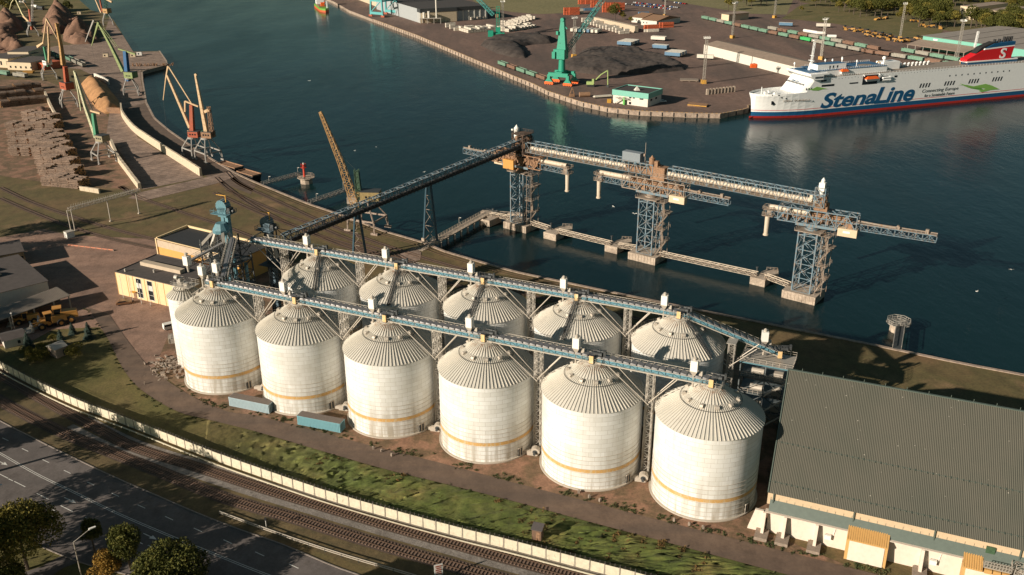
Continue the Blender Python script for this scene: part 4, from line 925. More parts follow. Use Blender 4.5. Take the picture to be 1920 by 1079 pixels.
for sgn in (-1,1):
    base=len(mb.v)
    for x in XS:
        for z in ZL:
            f=min(1,max(0,z/16)); xx=x-(2.2*f*f if x<20 and z>1 else 0)*(1-x/20 if x<20 else 0)+(-1.2 if z<=1.4 and x==0 else 0)
            mb.v.append((xx,sgn*(0.05 if x==0 else hw(x,z)),z))
    for i in range(len(XS)-1):
        for j in range(ns-1):
            q=[base+i*ns+j,base+(i+1)*ns+j,base+(i+1)*ns+j+1,base+i*ns+j+1]
            if sgn>0: q=q[::-1]
            zm=(ZL[j]+ZL[j+1])/2; mb.f.append(tuple(q)); mb.m.append(1 if zm<1.42 else 2 if zm<4.02 else 3 if 4.86<zm<5.2 else 0)
# forecastle deck
n0=len(mb.v)
for x in XS:
    f=(14.2/16)**2; xx=x-(2.2*f if x<20 else 0)*(1-x/20 if x<20 else 0); w_=.05 if x==0 else hw(x,14.2)
    mb.v+= [(xx,-w_,14.0),(xx,w_,14.0)]
for i in range(len(XS)-1): mb.f.append((n0+2*i,n0+2*i+2,n0+2*i+3,n0+2*i+1)); mb.m.append(0)
hull=mb.build('hull',[m_hull,m_sred,m_sblue,m_fred],sh,False)
mb=MB(); pr=[(x-(2.2*.78 if x<20 else 0)*(1-x/20 if x<20 else 0),(.1 if x==0 else hw(x,14.2))-.02) for x in XS[:11]]
for a,b in zip(pr[:-1],pr[1:]):
    for s in (-1,1): mb.hexa([(a[0],s*a[1],14.1),(b[0],s*b[1],14.1),(b[0],s*(b[1]-.2),14.1),(a[0],s*max(.02,a[1]-.2),14.1),(a[0],s*a[1],15.3),(b[0],s*b[1],15.3),(b[0],s*(b[1]-.2),15.3),(a[0],s*max(.02,a[1]-.2),15.3)])
mb.box(9,0,14.0,2,2,1.6); mb.tube((6,0,14),(6,0,18.5),.25,8); mb.box(14,3,14,2,1.2,1.2); mb.box(14,-3,14,2,1.2,1.2); mb.build('bulwark',m_hull,sh)
# superstructure
mb=MB()
W=HB-.05
mb.v+=[(26,-W+1.4,14.1),(30,-W,14.1),(222,-W,14.1),(222,W,14.1),(30,W,14.1),(26,W-1.4,14.1)]; t1=23.6
mb.v+=[(34.0,-W+1.4,t1),(37,-W,t1),(222,-W,22.6),(222,W,22.6),(37,W,t1),(34,W-1.4,t1)]
mb.f+=[(0,1,7,6),(1,2,8,7),(2,3,9,8),(3,4,10,9),(4,5,11,10),(5,0,6,11)]; mb.m+=[0]*6
mb.f.append((6,7,8,9,10,11)); mb.m.append(1)
su=mb.build('superstructure',[m_hull,m_tan],sh)
mb=MB(); mb.hexa([(34.2,-W-1.5,22.6),(41,-W-1.5,22.6),(41,W+1.5,22.6),(34.2,W+1.5,22.6),(31.6,-W-1.5,25.4),(41,-W-1.5,25.4),(41,W+1.5,25.4),(31.6,W+1.5,25.4)]); 
mb.prism([(31.5,-W-1.5),(45,-W-1.5),(45,W+1.5),(31.5,W+1.5)],25.4,26.2); br_=mb.build('bridge',m_hull,sh)
mb=MB()
for i in range(26): y=-W-1+i*(2*W+2)/25; mb.hexa([(33.5,y-.28,23.3),(33.6,y-.28,23.3),(33.6,y+.28,23.3),(33.5,y+.28,23.3),(32.3,y-.28,24.6),(32.4,y-.28,24.6),(32.4,y+.28,24.6),(32.3,y+.28,24.6)])
for i in range(6): mb.box(35.2+i*1.0,-W-1.53,23.4,.6,.1,1.2)
for r_,zz in ((0,19.0),):
    for i in range(13): y=-W+2.2+i*(2*W-4.4)/12; mb.box(29.75,y,zz,.12,.5,1.2)
mb.build('bridge_windows',m_glass,br_)
# upper decks
mb=MB(); mb.box(66,0,t1,50,2*W-4,3.6); mb.box(38,0,26.2,14,2*W-1,.25); mb.build('deckhouse',m_hull,sh)
mb=MB(); mb.box(65,0,t1+3.6,52,2*W-3.6,.2); mb.box(38.5,0,26.45,12,2*W-3,.15); mb.build('top_deck',m_deck,sh)
mb=MB(); mb.box(50,-3.4,27.4,21,7.4,3.1); ch=mb.build('deck_cabin',m_hull,sh)
mb=MB()
for x in (48.5,51,54): mb.box(x,-7.13,27.6,.8,.08,2.0)
mb.build('cabin_windows',m_glass,ch)
mb=MB(); mb.box(50,-3.4,30.5,20.4,7,.12); mb.build('cabin_roof',m_deck,sh)
mb=MB(); q=[(79+5*math.cos(a*PI/10),-2+3.2*math.sin(a*PI/10)) for a in range(20)]; mb.prism(q,27.42,27.5); mb.build('helipad_mark',m_tan,sh)
mb=MB()
mb.rail([V3(41,-W+.1,23.7),V3(92,-W+.1,23.7)],1.1,.12,1.6); mb.rail([V3(42,-W+2.1,27.3),V3(91,-W+2.1,27.3)],1.1,.1,1.6); mb.rail([V3(42,W-2.1,27.3),V3(91,W-2.1,27.3)],1.1,.1,1.6); mb.rail([V3(92,-W+.2,23.0),V3(220,-W+.2,22.8)],1.1,.1,2.5)
mb.build('railing',m_hull,sh)
mb=MB(); mb.hexa([(38.5,-1,26.4),(41,-1,26.4),(41,1,26.4),(38.5,1,26.4),(39.3,-.6,31),(40.6,-.6,31),(40.6,.6,31),(39.3,.6,31)]); mb.truss((40,0,31),(40.6,0,43),.9,.9,9,.15,.1); mb.box(40,0,32,1,5,.25); mb.box(40,0,35,.8,3.6,.2); mb.box(40.4,0,44,1.6,1.6,.3); mb.build('radar_mast',m_hull,sh)
mb=MB()
for x,y,h in ((58,3,4.4),(62,-1,5.4),(66,4,5),(70,-5,4.2),(30,3,4),(55,6,4)):
    mb.tube((x,y,27.3),(x,y,27.3+h-1),.18,6); mb.tube((x,y,27.3+h-1.2),(x,y,27.3+h),.6,8,.4)
mb.build('aerials',m_hull,sh)
mb=MB(); mb.box(101,2.5,23.2,13,7,4.6); mb.tube((97,2,27.8),(97,2,28.8),.5,8)
for k in range(6):
    a0,a1=PI*k/6,PI*(k+1)/6; mb.tube((97,2,30-1.2*math.cos(a0)),(97,2,30-1.2*math.cos(a1)),1.2*math.sin(a0)+.01,12,1.2*math.sin(a1)+.01)
mb.build('radome_house',m_hull,sh)
for i in range(9): mb=MB(); mb.tube((110+i*3.2,5,22.6),(110+i*3.2,5,24.6),.6,8); mb.tube((110+i*3.2,5,24.5),(111+i*3.2,5,25.0),.7,8); mb.build('ventilator',m_hull,sh)
# recesses with boats
mb=MB(); mb.box(77.3,-W-.01,17,11.4,.12,5.8); mb.box(46,-W-.01,17.9,9.2,.12,1.2); mb.box(65.2,-W-.01,18.2,6.4,.12,.8); mb.box(88,-W-.01,18.2,6,.12,3.2); mb.box(10.4,-hw(10.4,10)-.0,8.9,3.4,.5,2.2); mb.box(42.5,-W-.01,21.0,4,.12,1.0); mb.box(97,-W-.01,20,2.2,.12,1.2)
for x in (30.5,32.3,34.2): mb.box(x,-W-.02,16.6,.7,.12,1.3)
for x,z in ((3,13.2),(6,13.4),(14,13.3),(17,12.6)): mb.box(x,-hw(x,z)-.0,z-.4,.8,.4,.6)
for x in (9,12.5): mb.box(x,-hw(x,14)+.25,14.4,2.0,.9,.6)
for i in range(11): mb.box(140.5+i*5.0,-W-.01,17.6,.8,.1,.9)
for x0 in (117,137,157,177):
    for k in range(4):
        x=x0+k*2.3; mb.hexa([(x,-W-.09,11.9),(x+1.1,-W-.09,11.9),(x+1.1,-W+.1,11.9),(x,-W+.1,11.9),(x+.8,-W-.09,14.6),(x+1.9,-W-.09,14.6),(x+1.9,-W+.1,14.6),(x+.8,-W+.1,14.6)])
for i in range(40): mb.box(44+i*2.4,-W-.01,21.8 if i%3 else 22.2,.3,.06,.35)
mb.build('windows',m_glass,sh)
def boat(x,y,z,L,name='lifeboat'):
    mb=MB(); mb.hexa([(x-L*.36,y-.6,z),(x+L*.36,y-.6,z),(x+L*.36,y+.6,z),(x-L*.36,y+.6,z),(x-L*.5,y-1.5,z+1.5),(x+L*.5,y-1.5,z+1.5),(x+L*.5,y+1.5,z+1.5),(x-L*.5,y+1.5,z+1.5)]); b_=mb.build(name,m_hull,sh)
    mb=MB(); mb.hexa([(x-L*.5,y-1.5,z+1.5),(x+L*.5,y-1.5,z+1.5),(x+L*.5,y+1.5,z+1.5),(x-L*.5,y+1.5,z+1.5),(x-L*.33,y-.8,z+3.0),(x+L*.33,y-.8,z+3.0),(x+L*.33,y+.8,z+3.0),(x-L*.33,y+.8,z+3.0)]); mb.build('canopy',m_lorange,b_)
boat(78,-W-.4,19,10); boat(58,-W+1.6,24.4,5.5,'rescue_boat')
mb=MB()
for i in range(4): mb.tube((86.5+i*1.6,-W-.5,19.0),(87.9+i*1.6,-W-.5,19.0),.65,8); mb.tube((86.5+i*1.6,-W-.5,20.4),(87.9+i*1.6,-W-.5,20.4),.6,8)
mb.bar((71.8,-W-.2,23.2),(71.8,-W-1.2,22.4),.4); mb.bar((83.6,-W-.2,23.2),(83.6,-W-1.2,22.4),.4); mb.build('liferafts',m_hull,sh)
mb=MB(); mb.bar((88,3,23.4),(93,2,28),.5); mb.bar((93,2,28),(98,1,24.5),.5); mb.build('davit',m_yel,sh)
# funnel
def fun(y0,y1):
    mb=MB(); mb.prof([(157,24.8),(194,24.0),(195.5,33.2),(170,32.0),(157,26.6)],y0,y1); fb=mb.build('funnel',m_fred,sh)
    mb=MB(); mb.prof([(158,22.8),(200,22.8),(200,24.8),(158,25.0)],y0-.3,y1+.3); mb.prof([(171,32.9),(195.6,33.9),(195.8,36.2),(178,35.6)],y0,y1); mb.build('funnel_band',m_sblue,fb)
    mb=MB(); mb.prof([(157,24.6),(200,24.6),(200,25.3),(157,25.4)],y0-.4,y1+.4); mb.prof([(170,32.0),(195.5,33.2),(195.6,33.95),(170.6,32.9)],y0-.02,y1+.02); mb.build('funnel_line',m_hull,fb)
    mb=MB(); mb.prof([(164,30),(171,32.95),(178,35.6),(182,36),(178,36.6),(168,33.6)],y0+.6,y1-.6)
    for x in (180,184,188,191,194): mb.tube((x,(y0+y1)/2,35),(x+.5,(y0+y1)/2,39.2 if x>186 else 38),.9,10)
    mb.build('exhausts',m_blk,fb); return fb
fb=fun(-6.2,-.5)
mb=MB(); mb.truss((168,0,33),(168.5,0,43),.9,.9,7,.2,.12); mb.build('aft_mast',m_hull,sh)
mb=MB(); mb.box(160,-3,22.7,4,6.5,2.0); mb.build('stair_housing',m_yel,sh)
# lettering
def text(s,size,parent,m,M,bold=0,shear=0,name='lettering',sp=1,ext=.06):
    cu=bpy.data.curves.new('t','FONT'); cu.body=s; cu.size=size; cu.offset=bold; cu.shear=shear; cu.space_character=sp; cu.extrude=ext
    o=bpy.data.objects.new('t',cu); SC.collection.objects.link(o); me=bpy.data.meshes.new_from_object(o.evaluated_get(bpy.context.evaluated_depsgraph_get()))
    bpy.data.objects.remove(o); me.materials.clear(); me.materials.append(m); r=bpy.data.objects.new(name,me); SC.collection.objects.link(r); r.parent=parent; r.matrix_local=M; return r
def TM(x,y,z,sx=1,sz=1): return Matrix(((sx,0,0,x),(0,0,-1,y),(0,sz,0,z),(0,0,0,1)))
def fit(o,x,z,w_,h_,y=None):
    vs=[v.co for v in o.data.vertices]; a=min(v.x for v in vs);b=max(v.x for v in vs);c=min(v.y for v in vs);d=max(v.y for v in vs)
    sx=w_/(b-a); sz=h_/(d-c)
    for v in o.data.vertices: v.co=((v.co.x-a)*sx,(v.co.y-c)*sz,v.co.z)
    o.matrix_local=TM(x,-W-.02 if y is None else y,z)
bpy.context.view_layer.update()
o=text('Stena',10,hull,m_sblue,TM(0,0,0),.28,.28); fit(o,42.2,4.5,42,9.4,-W-.1)
o=text('Line',10,hull,m_sblue,TM(0,0,0),.28,.28); fit(o,83,4.2,31,10.4,-W-.1)
o=text('STENA SCANDICA',2,hull,m_pgrey,TM(0,0,0),0,0,sp=1.25); fit(o,16,10.4,18,1.0,-9.1); o.rotation_euler=(PI/2,0,-.105)
o.location=(15.5,-hw(15.5,10.8)-.35,10.4)
o=text('Connecting Europe',3,su,m_dsteel,TM(0,0,0),0,.15); fit(o,120,8.0,29.5,2.7,-W-.08)
o=text('for a Sustainable Future',3,su,m_dsteel,TM(0,0,0),0,.15); fit(o,122.5,5.7,24.5,1.9,-W-.08)
for q in bpy.data.objects:
    if q.name.startswith('lettering') : pass
o=text('Stena Line',2,br_,m_sblue,TM(0,0,0)); 
vs=[v.co for v in o.data.vertices]; o.matrix_local=Matrix(((0,.60,-.8,30.1),(-1,0,0,4.5),(0,.8,.6,20.2),(0,0,0,1))); o.scale=(.85,.85,.85)
o=text('S',8,fb,m_hull,TM(0,0,0),.15,.1,name='emblem'); fit(o,184,25.7,5.2,6.6,-6.32)
def wave(m,pts,y=-W-.12): 
    mb=MB(); mb.prof(pts,y,y+.1); return mb
wave(m_green,[(149,11.6),(154,10.9),(160,8.6),(168,7.0),(172,6.6),(169,8.2),(176,9.9),(170,10.6),(162,9.8),(156,11.2)]).build('wave_emblem',m_green,su)
wave(m_lgreen,[(150,12.6),(156,10.9),(162,9.9),(172,10.8),(178,9.2),(185,6.4),(177,6.4),(170,5.4),(167,6.6),(173,7.5),(168,8.5),(158,9.2),(154,10.6)],-W-.2).build('wave_emblem',m_lgreen,su)
wave(m_lgreen,[(31,17.6),(35,17.2),(38,18.3),(41,17.6),(46.5,16.3),(42,16.4),(39,15.8),(35,16.2)]).build('wave_emblem',m_lgreen,su)
# tug at the quay corner, far left of the port
P=at(606,20,WL); t=thing('cargo_ship','small coaster with orange hull and green deck moored at the far quay','ship',P,R_(-72))
mb=MB(); mb.v+=[]; hs=[(-40,5.5),(10,5.5),(18,3.5),(23,.2)]
k=[(x,-w_) for x,w_ in hs]+[(x,w_) for x,w_ in hs[::-1]]; mb.prism(k,-1,2.2,0); mb.prism(k,2.2,4.2,1); mb.build('hull',[mat('coaster_orange',(.50,.10,.03),.6),m_green],t)
mb=MB(); mb.box(-14,0,4.2,30,9,.8); mb.build('hatch',m_rustb,t); mb=MB(); mb.box(-28,0,5,9,9,9); mb.box(14,3,4,1.5,1.5,8); mb.build('wheelhouse',m_hull,t)
mb=MB(); mb.bar((-8,0,5),(4,2,10),.8); mb.box(-2,0,5,5,4,4); mb.build('crane',m_lorange,t)
# ---------------------------------------------------------------- portal cranes
m_cgrey=mat('crane_grey',(.33,.31,.28),.6,.1,.15,.8,(.2,.13,.09),.6,.35); m_cgreen=mat('crane_green',(.06,.24,.13),.55,0,.15,.8,(.2,.16,.1),.6,.35)
m_cred=mat('crane_red',(.36,.075,.03),.6,0,.2,.8,(.22,.11,.06),.8,.45); m_ccream=mat('crane_cream',(.60,.42,.24),.55,0,.1,.8,(.36,.20,.11),.8,.45); m_cyel=mat('crane_yellow',(.46,.27,.10),.6,0,.2,.8,(.24,.13,.07),.7,.5)
m_cblue=mat('crane_blue',(.015,.10,.24),.5,0,.12,.8); m_colive=mat('crane_olive',(.22,.27,.10),.55,0,.12,.8,(.5,.45,.3),.6,.3)
def crane(label,bpx,az,H,W,D,paz,mp,mt_,mb_,mh,pts,tower=None,lattice=False,house=None,group='portal cranes along the left quay',cab=None):
    """bpx: ground pixel under the slewing centre; az: world azimuth of the boom plane; H portal height; W,D portal half sizes;
    pts: list of polylines [(px,py),...] in the boom plane with widths"""
    P=at(*bpx); t=thing('portal_crane',label,'crane',P,0,group)
    mb=MB(); c,s=math.cos(paz),math.sin(paz)
    for i,(a,b) in enumerate(((-1,-1),(1,-1),(1,1),(-1,1))):
        x,y=a*W*c-b*D*s,a*W*s+b*D*c; tx,ty=a*1.6*c-b*1.6*s,a*1.6*s+b*1.6*c
        lg=MB(); lg.bar((x,y,.6),(x*.97,y*.97,H*.42),.55); lg.bar((x*.97,y*.97,H*.42),(tx,ty,H),.45); lg.bar((x,y,.6),(x*.93-b*.9*s*-1,y*.93-b*.9*c,H*.42),.22)
        lg.box(x,y,0,3.0,.7,.8,paz); lg.build('leg',mp,t)
    for (a,b),(a2,b2) in zip(((-1,-1),(1,-1),(1,1),(-1,1)),((1,-1),(1,1),(-1,1),(-1,-1))):
        q=[V3((A*W*c-B*D*s)*.97,(A*W*s+B*D*c)*.97,H*.42) for A,B in ((a,b),(a2,b2))]; MB().bar(q[0],q[1],.45,.6).build('portal_beam',mp,t)
    mb.tube((0,0,H-.4),(0,0,H+.5),2.6,18); mb.build('portal_ring',mp,t)
    hz=house or (5.5,4.6,3.0); u=V3(math.cos(az),math.sin(az),0)
    hb=MB(); bx=-u*hz[0]*.28; hb.box(bx.x,bx.y,H+.5,hz[0],hz[1],hz[2],az); ho=hb.build('machinery_house',mh,t)
    MB().box(bx.x,bx.y,H+.5+hz[2],hz[0]+.3,hz[1]+.3,.15,az).build('house_roof',m_dsteel,ho)
    wn=MB(); n=V3(-u.y,u.x,0)
    for k in (-1,0,1):
        for sg in (-1,1): q=bx+u*k*1.4+n*sg*(hz[1]/2+.02); wn.box(q.x,q.y,H+1.7,.8,.1,.8,az)
    wn.build('house_window',m_glass,ho)
    q=u*hz[0]*.42-n*1.6; MB().box(q.x,q.y,H+1.0,1.5,1.5,2.2,az).build('cab',cab or m_box,t)
    for nm,px,w0,w1,m_,kind in pts:
        L=[vplane(P,az,a,b) for a,b in px]; Q=[u*r+V3(0,0,z) for r,z in L]; mb=MB()
        for k,(a,b) in enumerate(zip(Q[:-1],Q[1:])):
            ww=w0+(w1-w0)*k/max(1,len(Q)-1); wn_=w0+(w1-w0)*(k+1)/max(1,len(Q)-1)
            if kind=='lat':
                N=8; 
                for i in range(14):
                    f0,f1=i/14,(i+1)/14; A,B=a.lerp(b,f0),a.lerp(b,f1); wa=ww+(wn_-ww)*f0; wb=ww+(wn_-ww)*f1; pr=(b-a).cross(n).normalized()
                    for s1 in (-1,1):
                        for s2 in (-1,1): mb.bar(A+n*s1*wa/2+pr*s2*wa/2,B+n*s1*wb/2+pr*s2*wb/2,.24)
                        z_=1 if i%2 else -1; mb.bar(A+n*s1*wa/2-pr*z_*wa/2,B+n*s1*wb/2+pr*z_*wb/2,.15); mb.bar(A+pr*s1*wa/2-n*z_*wa/2,B+pr*s1*wb/2+n*z_*wb/2,.15)
            elif kind=='twin':
                for s1 in (-1,1): mb.bar(a+n*s1*.9,b+n*s1*.9,.3)
                for i in range(8): mb.bar(a.lerp(b,i/8)-n*.9,a.lerp(b,(i+1)/8)+n*.9*(1 if i%2 else -1),.14)
            elif kind=='wire': mb.bar(a,b,.07)
            elif kind=='box':
                pr=(b-a).cross(n).normalized(); mb.hexa([a-n*ww/2-pr*ww/2,a+n*ww/2-pr*ww/2,a+n*ww/2+pr*ww/2,a-n*ww/2+pr*ww/2,b-n*wn_/2-pr*wn_/2,b+n*wn_/2-pr*wn_/2,b+n*wn_/2+pr*wn_/2,b-n*wn_/2+pr*wn_/2])
                if nm=='boom':
                    for i in range(5): q=a.lerp(b,.15+i*.18); mb.bar(q-n*ww*.8,q+n*ww*.8,.12); 
        mb.build(nm,m_,t)
    return t
A0=R_(180)
crane('portal crane with red tower and cream triangular jib, standing over the left quay wall',(366,292),R_(168),9.5,5.2,4.2,R_(-45),m_cgrey,m_cred,m_ccream,m_cred,
 [('tower',[(361,256),(359,197)],2.2,1.6,m_cred,'box'),('boom',[(356,240),(313,141)],1.3,.9,m_ccream,'box'),('fly_jib',[(315,124),(311,146),(306,188)],.7,.3,m_ccream,'box'),('fly_jib_back',[(312,140),(316,125),(321,133)],.5,.5,m_ccream,'box'),('tie_rod',[(316,125),(359,194)],.55,.5,m_ccream,'box'),('balance_arm',[(347,210),(347,190),(372,200)],.7,.8,m_ccream,'box'),('hoist_rope',[(306,188),(313,250)],.1,.1,m_dsteel,'wire')],cab=m_ccream)
crane('portal crane with one upright cream boom, nearest to the moored barges',(392,300),R_(165),11.2,5.6,4.6,R_(-45),m_cgrey,m_cred,m_ccream,m_rustb,
 [('tower',[(398,255),(391,200)],1.6,1.2,m_rustb,'lat'),('boom',[(388,252),(377,195),(366,139)],1.9,.8,m_ccream,'box'),('counterweight',[(392,206),(384,210)],1.4,1.4,m_ccream,'box'),('jib_head',[(366,139),(369,142)],1.1,1.1,m_ccream,'box')],cab=m_cgreen)
crane('portal crane with green tower and pale leaning boom beside the log stacks',(196,302),R_(150),10,5.4,4.4,R_(-50),m_cgrey,m_cgreen,m_colive,mat('khaki',(.28,.24,.15),.7),
 [('tower',[(181,256),(175,213)],2.0,1.5,m_cgreen,'box'),('boom',[(181,258),(160,200),(141,136)],1.9,.8,mat('pale_green',(.45,.44,.28),.6),'box'),('fly_jib',[(139,133),(146,170),(152,208)],.7,.5,mat('pale_green',()),'box'),('tie_rod',[(176,212),(142,138)],.3,.3,m_dsteel,'box'),('balance_arm',[(170,208),(188,213)],.7,.9,m_ccream,'box')],cab=m_ccream)
crane('portal crane with deep blue tower and long olive boom over the concrete apron',(247,178),R_(160),11,5.6,4.6,R_(-72),m_cgrey,m_cblue,m_colive,m_colive,
 [('tower',[(240,152),(235,96)],2.8,2.3,m_cblue,'box'),('boom',[(231,134),(207,85),(185,45)],2.2,1.0,m_colive,'box'),('fly_jib',[(185,42),(179,62),(172,86)],1.4,.4,m_colive,'box'),('fly_jib',[(176,38),(168,58),(160,79)],1.0,.4,m_cgrey,'box'),('tie_rod',[(219,88),(187,46)],.5,.5,m_colive,'twin'),('balance_arm',[(222,92),(254,102)],.9,.9,m_colive,'box'),('hoist_rope',[(172,86),(178,118)],.1,.1,m_dsteel,'wire')],house=(7,5.4,4.0),cab=m_box)
crane('portal crane with yellow boom and dark red machinery house beside the sand pile',(130,200),R_(140),11,5.4,4.6,R_(-60),m_cgrey,m_cred,m_cyel,m_cred,
 [('tower',[(126,160),(122,125)],2.6,2.2,m_cred,'box'),('boom',[(119,122),(114,85),(107,50)],2.4,1.3,m_cyel,'box'),('boom_head',[(107,50),(106,44)],1.6,1.6,m_cyel,'lat')],house=(8,5.5,4.2),cab=m_ccream)
crane('portal crane with slim green tower and cream jib folded like a tall triangle',(93,148),R_(140),10,5.4,4.6,R_(-60),m_cgrey,m_cgreen,m_ccream,m_box,
 [('tower',[(91,125),(83,88)],2.0,1.5,m_cgreen,'box'),('boom',[(92,118),(92,84),(90,50)],1.4,1.0,m_ccream,'box'),('fly_jib',[(87,35),(97,52),(108,74)],1.1,.5,m_ccream,'box'),('tie_rod',[(87,35),(81,80)],.7,.8,m_ccream,'box'),('counterweight',[(82,80),(71,88)],.9,1.8,m_ccream,'box')],cab=m_ccream)
crane('portal crane with red tower and cream boom, far left beside the brown heaps',(62,68),R_(150),10,5.6,4.6,R_(-60),m_cgrey,m_cred,m_ccream,m_dsteel,
 [('tower',[(60,56),(55,18)],2.0,1.6,m_cred,'box'),('boom',[(60,50),(42,26),(28,-4)],1.8,.9,mat('pale_yellow',(.60,.55,.30),.6),'box'),('fly_jib',[(28,-4),(21,6),(18,18)],.7,.4,mat('pale_yellow',()),'box'),('tie_rod',[(54,18),(38,-5)],.4,.4,m_cyel,'box'),('counterweight',[(60,46),(44,30)],1.6,1.9,m_ccream,'box'),('mast',[(60,40),(61,-6)],1.3,1.2,m_cgrey,'lat')],cab=m_ccream)
crane('dark green portal crane with red and cream boom at the top of the quay',(203,48),R_(150),12,5.6,4.6,R_(-65),m_cgrey,m_cgreen,m_ccream,m_cyel,
 [('tower',[(200,34),(198,-4)],2.6,2.2,mat('dark_green',(.02,.09,.05),.6),'lat'),('boom',[(190,24),(183,8),(176,-8)],1.5,1.1,m_ccream,'box'),('red_strut',[(192,22),(186,-6)],1.2,1.2,m_cred,'box'),('balance_arm',[(196,-2),(210,4)],.8,1.6,m_ccream,'box'),('hoist_rope',[(202,12),(217,28)],.1,.1,m_dsteel,'wire')],house=(7,5.5,4.5),cab=m_cgrey)
P9=(690,430)
crane('old portal crane with tall yellow lattice boom behind the inclined conveyor',P9,R_(175),12,6.2,5.2,R_(-24),mat('rusty_white',(.36,.28,.22),.7,0,.3,.8,(.10,.07,.05),.7,.5),m_cgreen,m_cyel,mat('faded_yellow',(.30,.22,.09),.7),
 [('tower',[(676,392),(668,318)],2.3,1.6,mat('worn_green',(.045,.09,.05),.7,0,.4,.8),'lat'),('tower_cladding',[(672,356),(668,322)],1.5,1.3,mat('worn_green',()),'box'),('boom',[(668,388),(638,302),(602,214)],3.0,1.0,m_cyel,'lat'),('boom_head',[(602,214),(600,210)],1.1,1.1,m_cyel,'box'),('tie_rod',[(666,318),(648,300),(604,216)],.1,.1,m_dsteel,'wire')],house=(7.5,5,3.6),group=None,cab=mat('faded_yellow',()))
# blue pillar crane group member: green mobile harbour crane on the far quay
m_emer=mat('emerald_paint',(.015,.27,.17),.5,0,.10,.6)
def harbour_crane():
    P=at(1053,158); az=R_(25); t=thing('harbour_crane','tall emerald green harbour crane with red wheels on the far quay','crane',P,R_(-28))
    mb=MB(); H=8.0
    for a,b in ((-1,-1),(1,-1),(1,1),(-1,1)):
        x,y=a*7.2,b*5.4; lg=MB(); lg.box(x,y,3.0,2.2,2.0,H-3.8); lg.hexa([(x-3,y-.9,2.2),(x+3,y-.9,2.2),(x+3,y+.9,2.2),(x-3,y+.9,2.2),(x-1.2,y-.9,4.4),(x+1.2,y-.9,4.4),(x+1.2,y+.9,4.4),(x-1.2,y+.9,4.4)]); l=lg.build('leg',m_emer,t)
        wb=MB()
        for k in range(4): wb.tube((x-2.6+k*1.7,y-.7,1.1),(x-2.6+k*1.7,y+.7,1.1),.95,10)
        wb.box(x,y,1.2,6.2,1.0,1.1); wb.build('bogie',m_lorange,l)
    mb.box(0,-5.4,H-2.0,15,2.2,2.6); mb.box(0,5.4,H-2.0,15,2.2,2.6); mb.box(0,0,H-1.6,4.8,11,2.8); mb.build('portal_beam',m_emer,t)
    mb=MB(); mb.tube((0,0,H+1),(0,0,18),2.5,20,2.2); mb.build('pedestal',m_emer,t)
    mb=MB(); mb.box(-1,0,17.6,8.5,6.8,6.6); mb.box(-4.6,-3.4,18,2.4,2.4,4.6); mb.build('machinery_house',m_emer,t)
    mb=MB(); mb.hexa([(-3.4,-2,24),(3.4,-2,24),(3.4,2,24),(-3.4,2,24),(-1,-1.2,44),(1.4,-1.2,44),(1.4,1.2,44),(-1,1.2,44)]); mb.bar((1.4,0,40),(3.6,0,38),.8); mb.tube((.2,-1.6,44),(.2,1.6,44),1.4,10); mb.box(-2.8,-2.2,34,1.6,1.4,2.4); mb.build('tower',m_emer,t)
    for k in range(5): MB().box(-.9+.1*k,-1.78+.13*k,27+k*2.4,.9,.1,1.5).build('tower_opening',m_blk,t)
    return t,P
hc,HPp=harbour_crane()
m_tl=mat('teal_lattice',(.06,.30,.27),.5,0,.1,.8)
u1=vplane(HPp,R_(25),1062,96); u2=vplane(HPp,R_(25),1139,-12)
mb=MB(); d=R_(25+28); 
def LP(r,z): return V3(r*math.cos(d),r*math.sin(d),z)
mb.truss(LP(*u1),LP(*u2),2.6,2.6,22,.3,.17); mb.build('boom',m_tl,hc); mb=MB(); mb.bar((.4,0,44),LP(*u2),.12); mb.bar((.4,.8,44),LP(u2[0]*.7,u1[1]+(u2[1]-u1[1])*.7),.12); mb.build('luffing_rope',m_dsteel,hc)
# second mobile crane with teal lattice boom, further along the quay
P=at(934,68); t=thing('mobile_crane','teal lattice boomed mobile crane beside the white packs on the far quay','crane',P)
mb=MB(); mb.box(0,0,1,12,7,2.4); mb.box(-7,-3,0,5,4,5.5); mb.build('chassis',m_emer,t); mb=MB(); mb.truss((0,0,3),(0,0,27),3,3,9,.35,.2); mb.box(0,0,3,4.5,4,5); mb.build('tower',m_emer,t)
r1=vplane(P,R_(165),925,28); r2=vplane(P,R_(165),896,-2); mb=MB(); dv=lambda r,z:V3(r*math.cos(R_(165)),r*math.sin(R_(165)),z); mb.truss(dv(*r1),dv(*r2),2.8,2.8,9,.3,.18); mb.build('boom',m_tl,t); MB().box(-1,0,17,3,3,3).build('cab',m_rustb,t)
# teal gantry crane at the top
P=at(722,30); t=thing('gantry_crane','tall teal gantry crane with red bogies by the long white shed','crane',P,R_(-36)); m_tg=mat('teal_gantry',(.09,.36,.36),.5,0,.1,.6)
for x,y in ((-9,-13),(9,-13),(-9,11),(9,11)):
    lg=MB(); lg.bar((x,y,2),(x*.75,y*.95,45),1.6); l=lg.build('leg',m_tg,t); wb=MB(); wb.box(x,y,.2,5,1.4,1.9); wb.build('bogie',m_cred,l)
mb=MB(); mb.bar((-9,-13,4),(9,-13,4),1.6,2.6); mb.bar((-9,11,4),(9,11,4),1.6,2.6)
for y in (-13,11): mb.bar((-8,y,17),(8,y,17),1.2,1.8); mb.bar((-8.5,y,5),(7,y,17),.7); mb.bar((7.5,y,17),(-7,y,32),.7)
for x in (-8,8): mb.bar((x,-13,17),(x,11,17),1.2,1.8)
mb.bar((-5,-30,46),(-5,20,46),1.8,2.4); mb.bar((5,-30,46),(5,20,46),1.8,2.4); mb.build('beams',m_tg,t)
